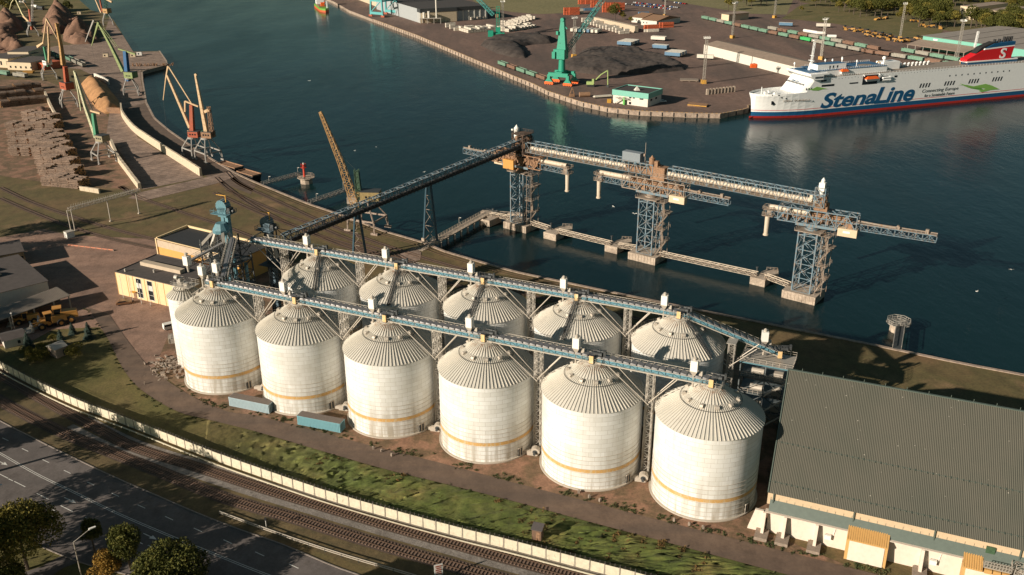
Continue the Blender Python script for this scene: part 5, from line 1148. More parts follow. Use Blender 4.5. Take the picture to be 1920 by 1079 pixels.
# ---------------------------------------------------------------- large warehouse, bottom right
m,nt,b=_nt('green_roof_sheet'); uvn=_pos(nt,'UV'); wv=nt.nodes.new('ShaderNodeTexWave'); wv.bands_direction='X'; wv.inputs['Scale'].default_value=.95; wv.inputs['Distortion'].default_value=0; nt.links.new(uvn,wv.inputs[0])
p=_pos(nt,'World'); c=_ramp(nt,_noise(nt,.05,6,_map(nt,p,(1,.5,1),.4),.6),[(.3,(.085,.088,.066)),(.5,(.112,.105,.080)),(.75,(.078,.082,.063))])
c=_mix(nt,_ramp(nt,wv.outputs[0],[(0,.0),(.5,.28),(1,0)]),c,(.17,.16,.125)); c=_mix(nt,_ramp(nt,wv.outputs[0],[(0,.32),(.28,0)]),c,(.05,.053,.045))
spk=nt.nodes.new('ShaderNodeTexVoronoi'); spk.inputs['Scale'].default_value=.5; nt.links.new(p,spk.inputs[0]); c=_mix(nt,_ramp(nt,spk.outputs['Distance'],[(.035,.8),(.06,0)]),c,(.5,.46,.38))
nt.links.new(c,b.inputs['Base Color']); b.inputs['Roughness'].default_value=.5; _bump(nt,b,wv.outputs[0],.8,.12); m_groof=m
m_pan=mat('translucent_cladding',(.56,.42,.27),.6,0,.08,.5,(.40,.30,.2),.4,.4); m_wc=mat('white_concrete',(.66,.56,.46),.85,0,.08,.4,(.45,.33,.24),.5,.35); m_oc=mat('corrugated_orange',(.52,.30,.10),.6,0,.12,2)
m_dg=mat('dark_green_sheet',(.09,.115,.095),.55,0,.1,.5)
ZE,ZR=9.0,26.0
E0,R0=at(1440,924,ZE),at(1478,693,ZR); wdir=V3(math.cos(R_(-23.3)),math.sin(R_(-23.3)),0); wn=V3(-wdir.y,wdir.x,0); WLn=150
WH=thing('warehouse','huge warehouse with ribbed grey green roof, cream side band and white buttressed wall','warehouse',(E0.x,E0.y,0),R_(-23.3))
off=R0-V3(E0.x,E0.y,0); rx,ry=off.dot(wdir),off.dot(wn)
n=150; mb=MB(); n0=0
def roofq(a,b,c,d): mb.face([a,b,c,d])
roofq((0,0,ZE),(WLn,0,ZE),(WLn+rx,ry,ZR),(rx,ry,ZR)); roofq((rx,ry,ZR),(WLn+rx,ry,ZR),(WLn+2*rx,2*ry,ZE),(2*rx,2*ry,ZE)); 
ro=mb.build('roof',m_groof,WH); ul=ro.data.uv_layers.new(name='UVMap')
for poly in ro.data.polygons:
    for li in poly.loop_indices: v=ro.data.vertices[ro.data.loops[li].vertex_index].co; ul.data[li].uv=((v.x-rx*(v.y/ry))*1.0,v.y)
mb=MB(); 
for f in (.09,.40):
    a,b_q=V3(rx*f,ry*f,ZE+(ZR-ZE)*f+.05),V3(WLn+rx*f,ry*f,ZE+(ZR-ZE)*f+.05); mb.bar(a,b_q,.07)
    for i in range(int(WLn/1.1)): p=a+V3(i*1.1,0,.0); mb.bar(p+V3(0,-.35,-.05),p+V3(0,.3,.1),.12,.08)
mb.bar((rx,ry,ZR+.08),(WLn+rx,ry,ZR+.08),.5,.18); mb.bar((0,0,ZE+.08),(rx,ry,ZR+.1),.22,.2)
for i in range(12): mb.bar((rx+3+i*4.3,ry,ZR),(rx+3+i*4.3,ry,ZR+.8),.1)
mb.build('roof_trim',m_dg,ro)
mb=MB(); mb.prism([(.8,1),(WLn,1),(WLn+2*rx,2*ry-1),(2*rx+.8,2*ry-1)],0,ZE-1.2,0); mb.hexa([(.8,1,ZE-1.2),(rx+.6,ry,ZE-1.2),(rx+.8,ry,ZE-1.2),(1,1,ZE-1.2),(.8,1,ZE-.3),(rx+.6,ry,ZR-.3),(rx+.8,ry,ZR-.3),(1,1,ZE-.3)]); mb.hexa([(rx+.6,ry,ZE-1.2),(2*rx+.8,2*ry-1,ZE-1.2),(2*rx+1,2*ry-1,ZE-1.2),(rx+.8,ry,ZE-1.2),(rx+.6,ry,ZR-.3),(2*rx+.8,2*ry-1,ZE-.3),(2*rx+1,2*ry-1,ZE-.3),(rx+.8,ry,ZR-.3)]); mb.build('wall',m_dg,WH)
mb=MB(); mb.box(WLn/2,.55,ZE-3.0,WLn,.12,2.9); cl=mb.build('cladding_band',m_pan,WH)
mb=MB()
for x in (1.2,17,32,47,62,77): mb.box(x,.35,ZE-4.4,.25,.5,4.3)
for i in range(95): mb.box(.7+i*1.6,.47,ZE-2.6,.06,.06,1.4)
mb.build('cladding_joints',m_dg,cl)
mb=MB(); mb.hexa([(.6,-.9,4.7),(WLn,-.9,4.7),(WLn,.6,5.2),(.6,.6,5.2),(.6,-.95,4.85),(WLn,-.95,4.85),(WLn,.48,7.2),(.6,.48,7.2)]); mb.build('apron_roof',m_dg,WH)
mb=MB(); mb.hexa([(.6,-.9,0),(WLn,-.9,0),(WLn,.4,0),(.6,.4,0),(.6,-.35,5.1),(WLn,-.35,5.1),(WLn,.4,5.1),(.6,.4,5.1)]); mb.box(WLn/2,-.7,5.0,WLn,1.4,.12); cw_=mb.build('plinth_wall',m_wc,WH)
for i,x in enumerate([0,4.2,10.5,30.5,52,66,80]):
    mb=MB(); mb.hexa([(x-.3,-3.3,0),(x+.3,-3.3,0),(x+.3,-.6,0),(x-.3,-.6,0),(x-.3,-1.5,4.9),(x+.3,-1.5,4.9),(x+.3,-.5,4.9),(x-.3,-.5,4.9)]); mb.build('buttress',m_wc,WH)
    mb=MB(); mb.box(x,-3.0,-.1,2.6,3.4,.9); mb.build('buttress_footing',m_curb,WH)
mb=MB(); mb.hexa([(-3.2,-1.4,0),(0,-1.4,0),(0,-.4,0),(-3.2,-.4,0),(-2.0,-1.0,4.9),(0,-1.0,4.9),(0,-.4,4.9),(-2.0,-.4,4.9)]); mb.build('corner_wing',m_wc,WH)
for x0,w_ in ((16.4,7.8),(37.6,8.6)):
    mb=MB(); mb.hexa([(x0,-3.6,0),(x0+w_,-3.6,0),(x0+w_,-.4,0),(x0,-.4,0),(x0,-2.4,4.2),(x0+w_,-2.4,4.2),(x0+w_,-.4,4.2),(x0,-.4,4.2)]); g=mb.build('gate_bay',m_oc,WH)
    mb=MB(); mb.hexa([(x0+.6,-3.75,.1),(x0+w_-.6,-3.75,.1),(x0+w_-.6,-3.0,.1),(x0+.6,-3.0,.1),(x0+.6,-2.6,4.0),(x0+w_-.6,-2.6,4.0),(x0+w_-.6,-2,4.0),(x0+.6,-2,4.0)]); mb.build('gate_panel',m_wc,g)
    wr=w_ if x0<30 else 3.4; mb=MB()
    for i in range(int(wr/.42)):
        x=x0+i*.42; mb.hexa([(x,-2.9,4.2),(x+.22,-2.9,4.2),(x+.22,-.2,4.2),(x,-.2,4.2),(x,-2.9,4.5),(x+.22,-2.9,4.5),(x+.22,-.2,6.0),(x,-.2,6.0)])
    mb.hexa([(x0,-2.85,4.1),(x0+wr,-2.85,4.1),(x0+wr,-.2,4.1),(x0,-.2,4.1),(x0,-2.85,4.4),(x0+wr,-2.85,4.4),(x0+wr,-.2,5.9),(x0,-.2,5.9)]); mb.build('canopy',m_oc,g)
mb=MB(); mb.box(43.4,-1.6,5.2,4.8,2.4,.2); mb.rail([V3(41.1,-2.8,5.4),V3(45.8,-2.8,5.4),V3(45.8,-.5,5.4)],1.3,.1,.5); mb.build('balcony',m_gal,WH)
mb=MB()
for k in range(3): mb.box(41.9+k*1.5,-2.9,4.2,1.3,.5,.9)
mb.build('balcony_panels',m_oc,WH)
MB().box(42,.3,5.4,1.6,.4,2.6).build('door',mat('green_door',(.05,.10,.05),.5),WH)
mb=MB(); mb.truss((46.6,-2.4,0),(47.2,-1.0,6.6),1.4,1.6,10,.12,.08); mb.build('cage_ladder',m_gal,WH)
for x in (12.8,32.6):
    mb=MB(); mb.box(x,-1.2,2.0,1.3,.6,1.0); mb.bar((x+.9,-.8,2.2),(x+1.3,-.5,5),.1); mb.build('vent_box',m_box,WH)
for i in range(4): 
    f=[(.9,.88),(.6,.93),(.3,.95)][i%3]
# small wooden booth on the grass
P=at(1008,1012); t=thing('wooden_booth','small brown wooden booth with flat sloping roof on the rough grass slope','booth',P,R_(-18)); m_wood=mat('brown_wood',(.16,.095,.06),.85,0,.25,3)
mb=MB(); mb.box(0,0,.2,2.0,1.8,2.9); mb.build('wall',m_wood,t); mb=MB(); mb.hexa([(-1.2,-1.1,3.0),(1.2,-1.1,3.0),(1.2,1.1,3.4),(-1.2,1.1,3.4),(-1.2,-1.1,3.12),(1.2,-1.1,3.12),(1.2,1.1,3.52),(-1.2,1.1,3.52)]); mb.build('roof',mat('tar_roof',(.10,.085,.08),.9,0,.2,1),t)
MB().box(.3,-.92,.4,.8,.06,2.1).build('door',m_rustb,t)
# containers at the silo feet
def container(name,label,P,az,L,m_,group=None,top_=None,h=2.6,w_=2.5,ribs=True):
    t=thing(name,label,'container',P,az,group); mb=MB(); mb.box(0,0,.1,L,w_,h); mb.build('body',m_,t)
    if ribs:
        mb=MB()
        for i in range(int(L/.42)):
            for s in (-1,1): mb.box(-L/2+.3+i*.42,s*(w_/2+.03),.25,.2,.07,h-.35)
        for s in (-1,1): mb.box(s*(L/2+.04),0,.2,.08,w_,.2); mb.box(s*(L/2+.04),0,h-.1,.08,w_,.2)
        mb.build('ribs',m_,t); mb=MB()
        for i in range(int(L/.6)): mb.box(-L/2+.3+i*.6,0,h+.1,.3,w_-.1,.05)
        mb.box(0,0,h+.09,L,w_,.03); mb.build('roof',top_ or m_,t)
        mb=MB()
        for y in (-.6,0,.6): mb.box(L/2+.08,y,.3,.08,.06,h-.4)
        mb.build('door_bars',m_dsteel,t)
    return t
m_tc=mat('teal_container',(.16,.34,.38),.5,0,.06,.5,(.3,.25,.2),.8,.3); m_ct=mat('dull_top',(.17,.14,.12),.8,0,.15,.5); m_pc=mat('pale_container',(.34,.44,.47),.55,0,.08,.5,(.3,.28,.25),.8,.35)
a_,b_q=at(555,796),at(641,813); container('shipping_container','bright teal shipping container at the foot of the second and third front silos',(a_+b_q)/2+RV*1.2,math.atan2((b_q-a_).y,(b_q-a_).x),12.2,m_tc,'containers by the silos',m_ct)
a_,b_q=at(428,761),at(507,777); container('shipping_container','pale blue grey shipping container between the first and second front silos',(a_+b_q)/2+RV*1.2,math.atan2((b_q-a_).y,(b_q-a_).x),12.2,m_pc,'containers by the silos',m_ct)
# ---------------------------------------------------------------- far port
def house(name,label,poly,h,wm,rm,cat='building',group=None,parapet=0,z0=0,over=.3,ridge=None,windows=None,wmat=None):
    "flat or gabled building; poly = 4 ground pixels, going round, first edge = the long side facing the camera"
    Q=[at(*p) for p in poly] if not isinstance(poly[0],Vector) else poly
    O=Q[0]; az=math.atan2((Q[1]-O).y,(Q[1]-O).x); L=(Q[1]-O).length; n=V3(-math.sin(az),math.cos(az),0); D=max(3,abs((Q[2]-Q[1]).dot(n))) 
    t=thing(name,label,cat,O,az,group); mb=MB(); mb.box(L/2,D/2,z0,L,D,h-z0); mb.build('wall',wm,t)
    mb=MB()
    if ridge:
        y=D/2; o=over; mb.hexa([(-o,-o,h),(L+o,-o,h),(L+o,D+o,h),(-o,D+o,h),(-o,y-.05,h+ridge),(L+o,y-.05,h+ridge),(L+o,y+.05,h+ridge),(-o,y+.05,h+ridge)])
    else:
        mb.box(L/2,D/2,h+.01,L-.5 if parapet else L+over*2,D-.5 if parapet else D+over*2,.12)
        if parapet:
            for x,y,a,b_ in ((L/2,.12,L,.25),(L/2,D-.12,L,.25),(.12,D/2,.25,D),(L-.12,D/2,.25,D)): mb.box(x,y,h,a,b_,parapet)
    mb.build('roof',rm,t)
    if windows:
        for (x0,z,w_,hh,nn,dx,side) in windows:
            for i in range(nn):
                x=x0+i*dx; w=MB()
                if side=='f': w.box(x,-.04,z,w_,.1,hh)
                elif side=='l': w.box(-.04,x,z,.1,w_,hh)
                else: w.box(L+.04,x,z,.1,w_,hh)
                w.build('window',wmat or m_glass,t)
    return t,L,D,az
m_cw=mat('cream_wall',(.62,.50,.34),.8,0,.08,.3); m_ww=mat('white_wall',(.62,.58,.50),.7,0,.08,.3,(.4,.34,.28),.3,.35); m_mint=mat('mint_panel',(.16,.42,.33),.5,0,.08,.5); m_tarr=mat('tar_felt',(.055,.048,.044),.9,0,.25,.3); m_tanr=mat('tan_roof',(.30,.225,.17),.85,0,.15,.1,(.22,.17,.13),.05,.4); m_greyr=mat('grey_roof',(.30,.26,.22),.8,0,.15,.08,(.18,.15,.13),.03,.4)
# green and white harbour office
t,L,D,azz=house('harbour_office','small white office with mint green upper band standing on the quay curve',[(1149,193),(1214,201.5),(1227,190),(1163,181)],8.0,m_ww,m_tarr,'office')
mb=MB()
for x,y,a,b_ in ((L/2,-.25,L+1,.5),(L/2,D+.25,L+1,.5),(-.25,D/2,.5,D),(L+.25,D/2,.5,D)): mb.box(x,y,5.2,a,b_,3.4)
mb.build('green_band',m_mint,t); mb=MB(); mb.cone(L*.52,D*.4,8.1,2.4,2.8,4); mb.build('skylight',m_ww,t)
for x,z,w_,h_ in ((L*.5,4.3,1.6,1.4),(L*.6,4.3,1.4,1.4),(L*.82,4.2,2.6,1.2),(L*.2,3.4,.6,1.0),(L*.5,.4,1.6,1.6)): MB().box(x,-.06,z,w_,.14,h_).build('window',m_glass,t)
for y in (D*.25,D*.6): MB().box(L+.06,y,3.2,.14,2.2,1.2).build('window',m_glass,t)
mb=MB(); mb.box(L*.3,-1.2,3.6,9,2.0,.2); mb.rail([V3(L*.3-4.5,-2.2,3.8),V3(L*.3+4.5,-2.2,3.8)],1.1,.12,1.2); mb.bar((L*.08,-1.6,.1),(L*.3,-1.6,3.7),1.2,.2); mb.build('outside_stair',m_gal,t)
mb=MB(); mb.box(L*.36,-1.5,0,1.2,1.2,4.8); mb.build('green_column',mat('lime_paint',(.12,.42,.08),.5),t)
# long white shed by the ferry
S0=at(1319,94); dd=(at(1460,133)-S0); 
t,L,D,azz=house('long_shed','long low white shed with tan roof beside the ferry bow',[(1319,101),(1515,152),(1540,140),(1340,86)],7.5,m_ww,m_tanr,'shed',over=.4,ridge=2.4)
mb=MB(); mb.box(L*.5,-.08,.2,.5,.2,7.2); mb.build('downpipe',m_dsteel,t)
# green warehouse upper right
t,L,D,azz=house('port_warehouse','wide grey roofed port warehouse with mint green walls behind the ferry',[(1727,92),(1960,126),(2010,90),(1790,62)],11,m_mint,m_greyr,'warehouse',over=1.0)
mb=MB()
for i in range(1,6): mb.box(L*i/6,D/2,11.13,.5,D,.15)
mb.build('roof_seam',m_tarr,t); mb=MB(); mb.hexa([(-2,-18,4.8),(52,-18,4.8),(52,-.2,7.6),(-2,-.2,7.6),(-2,-18,5.1),(52,-18,5.1),(52,-.2,7.9),(-2,-.2,7.9)]); 
mb.build('canopy_roof',m_tanr,t); mb=MB()
for i in range(8): mb.box(-1+i*7.4,-17.5,0,.4,.4,4.8)
mb.build('canopy_posts',m_gal,t); MB().box(12,-.1,8.4,4,.1,1.2).build('name_board',m_box,t)
# big white shed top left
t,L,D,azz=house('cargo_shed','big pale ribbed cargo shed with black flat roof by the teal gantry crane',[(789,44),(914,36),(914,6),(700,-14)],14.0,mat('shed_blue_grey',(.34,.36,.36),.7,0,.1,.3),m_tarr,'warehouse')
bpy.data.objects.remove(t) if False else None
mb=MB()
for i in range(12): mb.box(2+i*(L-4)/11,-.25,0,.9,.5,10.5)
mb.box(L/2,-.2,10.4,L,.6,3.9,0,1); mb.build('pilasters',[m_ww,m_dsteel],t)
w0=at(789,44); w1=at(640,-12)
t2=thing('quay_shed','long cream shed front with black roof edge running beside the quay','shed',w0,math.atan2((w1-w0).y,(w1-w0).x)); L2=(w1-w0).length
mb=MB(); mb.box(L2/2,-20,0,L2,40,10.5); mb.build('wall',m_cw,t2); mb=MB(); mb.box(L2/2,-20,10.5,L2+.6,41,3.6); mb.build('roof',m_dsteel,t2)
mb=MB()
for i in range(int(L2/5)): mb.box(i*5+2,.2,0,.8,.5,10.4)
mb.build('pilasters',m_ww,t2)
mb=MB()
for i in range(7): mb.box(i*4+2.5,.1,4.5,1.2,.2,2.0)
mb.build('window',m_glass,t2)
t=thing('steel_canopy','small grey steel canopy with tanks against the corner of the cargo shed','canopy',at(808,44),.0); mb=MB(); mb.box(0,0,5,22,8,.4)
for x in (-10.5,-3.5,3.5,10.5): mb.box(x,-3.6,0,.5,.5,5)
mb.build('frame',m_gal,t); mb=MB(); mb.tube((-7,0,5.4),(-7,0,11),1.2,10); mb.tube((-2,1,5.4),(-2,1,12),1.3,10); mb.tube((6,0,5),(6,0,24),.8,10); mb.build('tank',m_ww,t)
# houses in the yard
t,L,D,azz=house('yard_house','small white house with red brown gable roof in the middle of the port',[(1202,47),(1231,50),(1231,38),(1202,36)],5.2,m_ww,m_rustb,'house',ridge=3.4,over=.6,windows=[(3,2,1.2,1.2,2,4,'f')])
t,L,D,azz=house('yard_house','second white house with reddish roof left of its twin beside the dark tree',[(1184,42),(1204,44),(1204,34),(1186,32)],5.2,m_ww,m_rustb,'house',ridge=3.2,over=.6,windows=[(2,2,1.2,1.2,2,4,'f')])
t,L,D,azz=house('concrete_wall','long pale concrete storage wall below the yard houses','%s'%'' or [(1113,44),(1190,62),(1190,60),(1115,42)],6,m_conc_w:=mat('pale_concrete_wall',(.50,.40,.29),.85,0,.12,.3),m_conc_w,'wall')
t,L,D,azz=house('shelter','brown open sided shelter beside white sacks near the top of the yard',[(1352,38),(1366,40),(1372,32),(1350,30)],7,m_cw,m_tanr,'shelter',over=2)
t,L,D,azz=house('apartment_block','cream house block with flat roof among the trees, top right, left one',[(1797,35),(1826,38),(1830,24),(1799,20)],13,m_cw,m_tanr,'building',windows=[(3,3,1.4,1.5,4,5,'f'),(3,8,1.4,1.5,4,5,'f')])
t,L,D,azz=house('apartment_block','cream house block among the trees, top right, right of the other',[(1848,42),(1880,45),(1884,32),(1850,29)],12,m_cw,m_tanr,'building',windows=[(3,3,1.4,1.5,4,5,'f'),(3,8,1.4,1.5,4,5,'f')])
# light masts
def make_mast():
    t=thing('floodlight_mast','','light mast'); mb=MB(); mb.truss((0,0,2.6),(0,0,31),1.5,1.5,18,.17,.10); mb.build('mast',m_gal,t)
    mb=MB(); mb.box(0,0,31,4.2,3.6,.25); mb.rail([V3(-2,-1.7,31.2),V3(2,-1.7,31.2),V3(2,1.7,31.2),V3(-2,1.7,31.2)],1,.1,1.3); 
    for k in range(5): mb.box(-1.8+k*.9,-1.7,31.4,.6,.35,.9)
    mb.build('lamp_platform',m_box,t); mb=MB(); mb.box(0,0,0,3.4,3.4,2.6); mb.build('base',m_yel,t); return t
ms=make_mast(); ms['group']='floodlight masts of the far port'
for i,(x,y,l) in enumerate([(1319,157,'on the open asphalt nearest the ferry bow'),(1076,108,'rising from the coal heap behind the green crane'),(1373,72,'behind the long white shed'),(1539,112,'just behind the ferry bridge'),(1687,74,'by the yellow machines below the forest'),(1793,116,'in front of the mint green warehouse'),(943,68,'beside the teal mobile crane'),(1452,34,'at the edge of the meadow, top'),(1246,30,'far back by the rows of cars')]):
    o=ms if i==0 else dup(ms); o.location=at(x,y); o.rotation_euler=(0,0,.3*i); o['label']='lattice floodlight mast '+l
    if i in(8,): o.scale=(.7,.7,.7)
# coal heaps
from mathutils import noise
def heap(name,label,base,h,m_,az=0,cat='heap',seed=0,res=60,rough=.25,ridge=None,kind=None):
    "a mound whose foot follows the outline base (pixels); height falls to the foot"
    Q=[at(*p) for p in base]; c=sum(Q,Vector())/len(Q); Q=[q-c for q in Q]
    xs=[q.x for q in Q]; ys=[q.y for q in Q]; x0,x1,y0,y1=min(xs),max(xs),min(ys),max(ys); st_=max(x1-x0,y1-y0)/res
    def ins(x,y):
        r=False; n=len(Q)
        for i in range(n):
            a,b=Q[i],Q[i-1]
            if (a.y>y)!=(b.y>y) and x<(b.x-a.x)*(y-a.y)/(b.y-a.y)+a.x: r=not r
        return r
    def dist(x,y):
        m_=1e9; p=V3(x,y,0)
        for i in range(len(Q)):
            a,b=Q[i-1],Q[i]; d=b-a; t=max(0,min(1,(p-a).dot(d)/max(1e-6,d.dot(d)))); m_=min(m_,(p-a-d*t).length)
        return m_
    mb=MB(); idx={}; nx=int((x1-x0)/st_)+2; ny=int((y1-y0)/st_)+2
    def vid(i,j):
        if (i,j) in idx: return idx[(i,j)]
        x,y=x0+i*st_,y0+j*st_
        if ins(x,y):
            d=dist(x,y); z=min(h,d*.72); z*=1; z=h*(1-math.exp(-1.35*d*.8/h))*1.12; q=V3(x,y,seed*9)
            z=z*(1+rough*noise.noise(q*.06)*2)+min(d*.3,1)*(noise.ridged_multi_fractal(q*.12,1,2,4,1,2)-1)*rough*2.4+min(d*.3,1)*noise.noise(q*.6)*rough*1.6
            z=max(.05,z)
        else: z=-.6
        idx[(i,j)]=len(mb.v); mb.v.append((x,y,z)); return idx[(i,j)]
    for i in range(nx):
        for j in range(ny):
            cs=[(i,j),(i+1,j),(i+1,j+1),(i,j+1)]
            if any(ins(x0+a*st_,y0+b*st_) for a,b in cs): mb.f.append(tuple(vid(*k) for k in cs)); mb.m.append(0)
    o=mb.build(name,m_,None,True,c); tag(o,label,cat); 
    if kind: tag(o,kind=kind)
    return o
g_coal=ground('coal',[(.3,(.034,.026,.022)),(.5,(.062,.048,.040)),(.7,(.044,.034,.029))],.12,bump=.8)
g_sand=ground('woodchip',[(.3,(.30,.155,.065)),(.5,(.40,.21,.09)),(.7,(.33,.17,.075))],.12,bump=.6)
g_brown=ground('brown_chips',[(.3,(.13,.072,.045)),(.5,(.20,.11,.07)),(.7,(.15,.085,.055))],.10,bump=.8)
heap('coal_heap','large flat topped black coal heap behind the green harbour crane',[(1055,122),(1085,102),(1110,95),(1160,91),(1205,98),(1250,112),(1286,126),(1284,132),(1240,137),(1180,141),(1120,141),(1075,135)],3.8,g_coal,seed=1,res=110,rough=.3)
heap('coal_heap','black coal heap with a scooped edge, left of the green harbour crane',[(900,85),(925,72),(960,68),(1010,66),(1044,74),(1035,82),(1000,84),(978,88),(990,104),(985,110),(960,108),(930,100)],4,g_coal,seed=2,res=90,rough=.3)
heap('sand_heap','orange woodchip ridge lit by the sun beside the left quay',[(152,158),(165,148),(180,146),(200,162),(222,190),(226,204),(205,214),(196,213),(180,204),(160,175)],9,g_sand,seed=3,res=70,rough=.10,cat='heap')
heap('chip_heap','tall ridge of brown chips at the top left behind the cranes',[(80,62),(82,35),(95,18),(112,14),(125,20),(140,32),(150,46),(140,60),(110,66)],11,g_brown,seed=4,res=110,rough=.8)
heap('chip_heap','brown heap with sharp crests next to the concrete apron',[(120,78),(118,58),(135,44),(155,40),(168,50),(178,66),(190,78),(170,83),(140,84)],9,g_brown,seed=5,res=110,rough=.8)
heap('chip_heap','brown heap at the left edge, upper one',[(-20,50),(0,30),(20,25),(38,40),(44,55),(20,66),(-20,68)],9,g_brown,seed=6,res=90,rough=.8)
heap('chip_heap','dark brown heap at the left edge, below the other, beside the pale shed',[(-20,100),(-20,72),(8,68),(30,66),(40,84),(52,97),(30,100)],8,g_brown,seed=7,res=90,rough=.8)
heap('chip_heap','small brown chip pile on the pale ground between the log stacks',[(60,212),(70,203),(85,202),(95,210),(90,217),(70,218)],2.6,g_brown,seed=8,res=30)
# railway wagons
m_wg=mat('wagon_green',(.15,.27,.19),.65,0,.2,.2,(.2,.13,.08),.3,.35); m_wr=mat('wagon_brown',(.20,.115,.075),.75,0,.25,.2); m_wl=mat('wagon_grey',(.30,.28,.23),.7,0,.2,.2,(.2,.13,.08),.3,.4); m_wbg=mat('wagon_bright_green',(.06,.42,.13),.5,0,.08)
def make_wagon(m_):
    t=thing('railway_wagon','','wagon'); mb=MB(); L=13.2; mb.box(0,0,1.2,L,3.0,.25)
    for s in (-1,1): mb.box(0,s*1.45,1.4,L,.12,2.2); mb.box(s*L/2,0,1.4,.12,3.0,2.2)
    for i in range(9):
        for s in (-1,1): mb.box(-L/2+.4+i*1.55,s*1.55,1.3,.22,.14,2.3)
    mb.build('body',m_,t); mb=MB(); mb.box(0,0,1.45,L-.4,2.7,1.7); mb.build('load',g_coal,t)
    mb=MB()
    for x in (-4.4,4.4): mb.box(x,0,.3,2.8,2.2,.8)
    mb.box(0,0,.9,L+1.2,.5,.3); mb.build('bogies',m_blk,t); return t
WG=[make_wagon(m) for m in (m_wg,m_wr,m_wl,m_wbg)]; used=[0]*4
def wagons(A,B,n,seq,desc,skip=()):
    a,b=at(*A),at(*B); d=(b-a); az=math.atan2(d.y,d.x); names={0:'green',1:'brown',2:'grey',3:'bright green'}
    n=max(2,int(d.length/14.6))
    for i in range(n):
        k=seq[i%len(seq)]; P=a+d*((i+.5)/n)
        if used[k]==0: o=WG[k]; used[k]=1
        else: o=dup(WG[k])
        o.location=P; o.rotation_euler=(0,0,az); o['group']=desc; o['label']=names[k]+' open railway wagon in the '+desc
wagons((935,122),(1026,154),0,[0,1,0,0,1],'short train on the curved far quay')
wagons((1316,36),(1440,64),0,[0,0,2,0,1,0],'nearer train below the meadow')
wagons((1440,64),(1640,104),0,[1,0,1,3,2,0,2,2,1],'nearer train passing behind the ferry mast')
wagons((1440,56),(1650,97),0,[2,1,0,1,2,0],'second train behind the nearer one')
wagons((1640,103),(1800,128),0,[1,2,0,1,0],'train continuing in front of the mint warehouse')
wagons((1690,98),(1800,118),0,[0,2,0,0],'short train of empties by the canopy')
wagons((-10,140),(56,148),0,[0,2,0],'train at the left edge near the pale sheds')
wagons((96,104),(112,112),0,[0,0],'train between the left cranes')
wagons((126,113),(160,128),0,[0,2,2],'three wagons on the left concrete apron')
# containers, trucks, trailers, cars, packs
m_oc2=mat('container_orange',(.50,.12,.05),.6,0,.1,.3); m_wcn=mat('container_white',(.66,.60,.50),.6,0,.08); m_bcn=mat('container_blue',(.10,.20,.30),.6)
def smallc(P,az,m_,label,group,z=0,L=12.2):
    t=thing('shipping_container',label,'container',(P.x,P.y,z),az,group); mb=MB(); mb.box(0,0,.05,L,2.45,2.55); 
    for i in range(14):
        for s in (-1,1): mb.box(-L/2+.5+i*(L-1)/13,s*1.26,.2,.35,.08,2.2)
    mb.build('body',m_,t); mb=MB(); mb.box(L/2+.03,-.6,.2,.06,1.05,2.2); mb.box(L/2+.03,.6,.2,.06,1.05,2.2); mb.build('door',m_,t); return t
protoC={}
def putc(k,m_,P,az,label,group,z=0):
    if k not in protoC: protoC[k]=smallc(P,az,m_,label,group,z)
    else: o=dup(protoC[k],(P.x,P.y,z),az,label); o['group']=group
rn=random.Random(12); azC=math.atan2((at(1140,24)-at(1090,8)).y,(at(1140,24)-at(1090,8)).x)
for (x,y,nx,nz,k,m_,d) in ((1070,28,3,3,'r',m_oc2,'orange stack at the left end of the far container yard'),(1082,26,2,2,'w',m_wcn,'white stack beside the orange ones'),(1096,8,4,2,'r',m_oc2,'orange stack at the back of the container yard'),(1120,14,3,3,'r',m_oc2,'tall orange stack near the middle of the yard'),(1142,23,4,4,'r',m_oc2,'tallest orange stack by the dark tree'),(1160,19,2,3,'r',m_oc2,'orange stack right of the tallest one'),(1103,20,2,1,'b',m_bcn,'blue row before the orange stacks'),(1222,60,2,1,'w',m_wcn,'pair below the yard houses'),(1222,57,2,2,'r',m_oc2,'rusty pair below the yard houses'),(1250,52,2,2,'r',m_oc2,'rusty block right of the yard houses'),(1210,122-95,1,1,'b',m_bcn,'single one by the fence')):
    for i in range(nx):
        for j in range(nz):
            P=at(x,y)+V3(i*2.9-2,rn.uniform(-.6,.6),0); putc(k,m_,P,azC+PI/2+rn.uniform(-.02,.02),'container in the '+d,d,j*2.65)
def make_trailer(m_,m2):
    t=thing('semi_trailer','','trailer'); mb=MB(); mb.box(0,0,1.2,13.2,2.5,2.7); mb.build('box',m_,t); mb=MB(); mb.box(0,0,3.9,13.3,2.55,.1); mb.build('roof',m_wcn,t); mb=MB(); mb.box(0,0,.8,12,1.2,.4)
    for x in (-5,-3.7,-2.4,4.6): mb.tube((x,-1.2,.5),(x,1.2,.5),.5,8)
    mb.build('chassis',m_blk,t); return t
TR=[make_trailer(m_wcn,0),make_trailer(m_bcn,0)]; tu=[0,0]
def trailers(x,y,n,az,seq,d,dx=3.6):
    P=at(x,y); 
    for i in range(n):
        k=seq[i%len(seq)]; o=TR[k] if not tu[k] else dup(TR[k]); tu[k]=1
        o.location=P+V3(math.cos(az+PI/2),math.sin(az+PI/2),0)*-dx*i; o.rotation_euler=(0,0,az); o['group']=d; o['label']=('white' if k==0 else 'blue')+' semi trailer in the '+d
trailers(1076,60,7,R_(65),[0,0,1,0,1,0,0],'row beside the storage wall',4.2)
trailers(1185,82,6,R_(-30)+0,[1,0,1,0,0,1],'block nearest the coal heap',3.4) 
trailers(1240,92,2,R_(-30),[1,1],'pair below the middle block')
trailers(1272,103,5,R_(-30),[1,0,1,0,1],'block right beside the long shed',3.4)
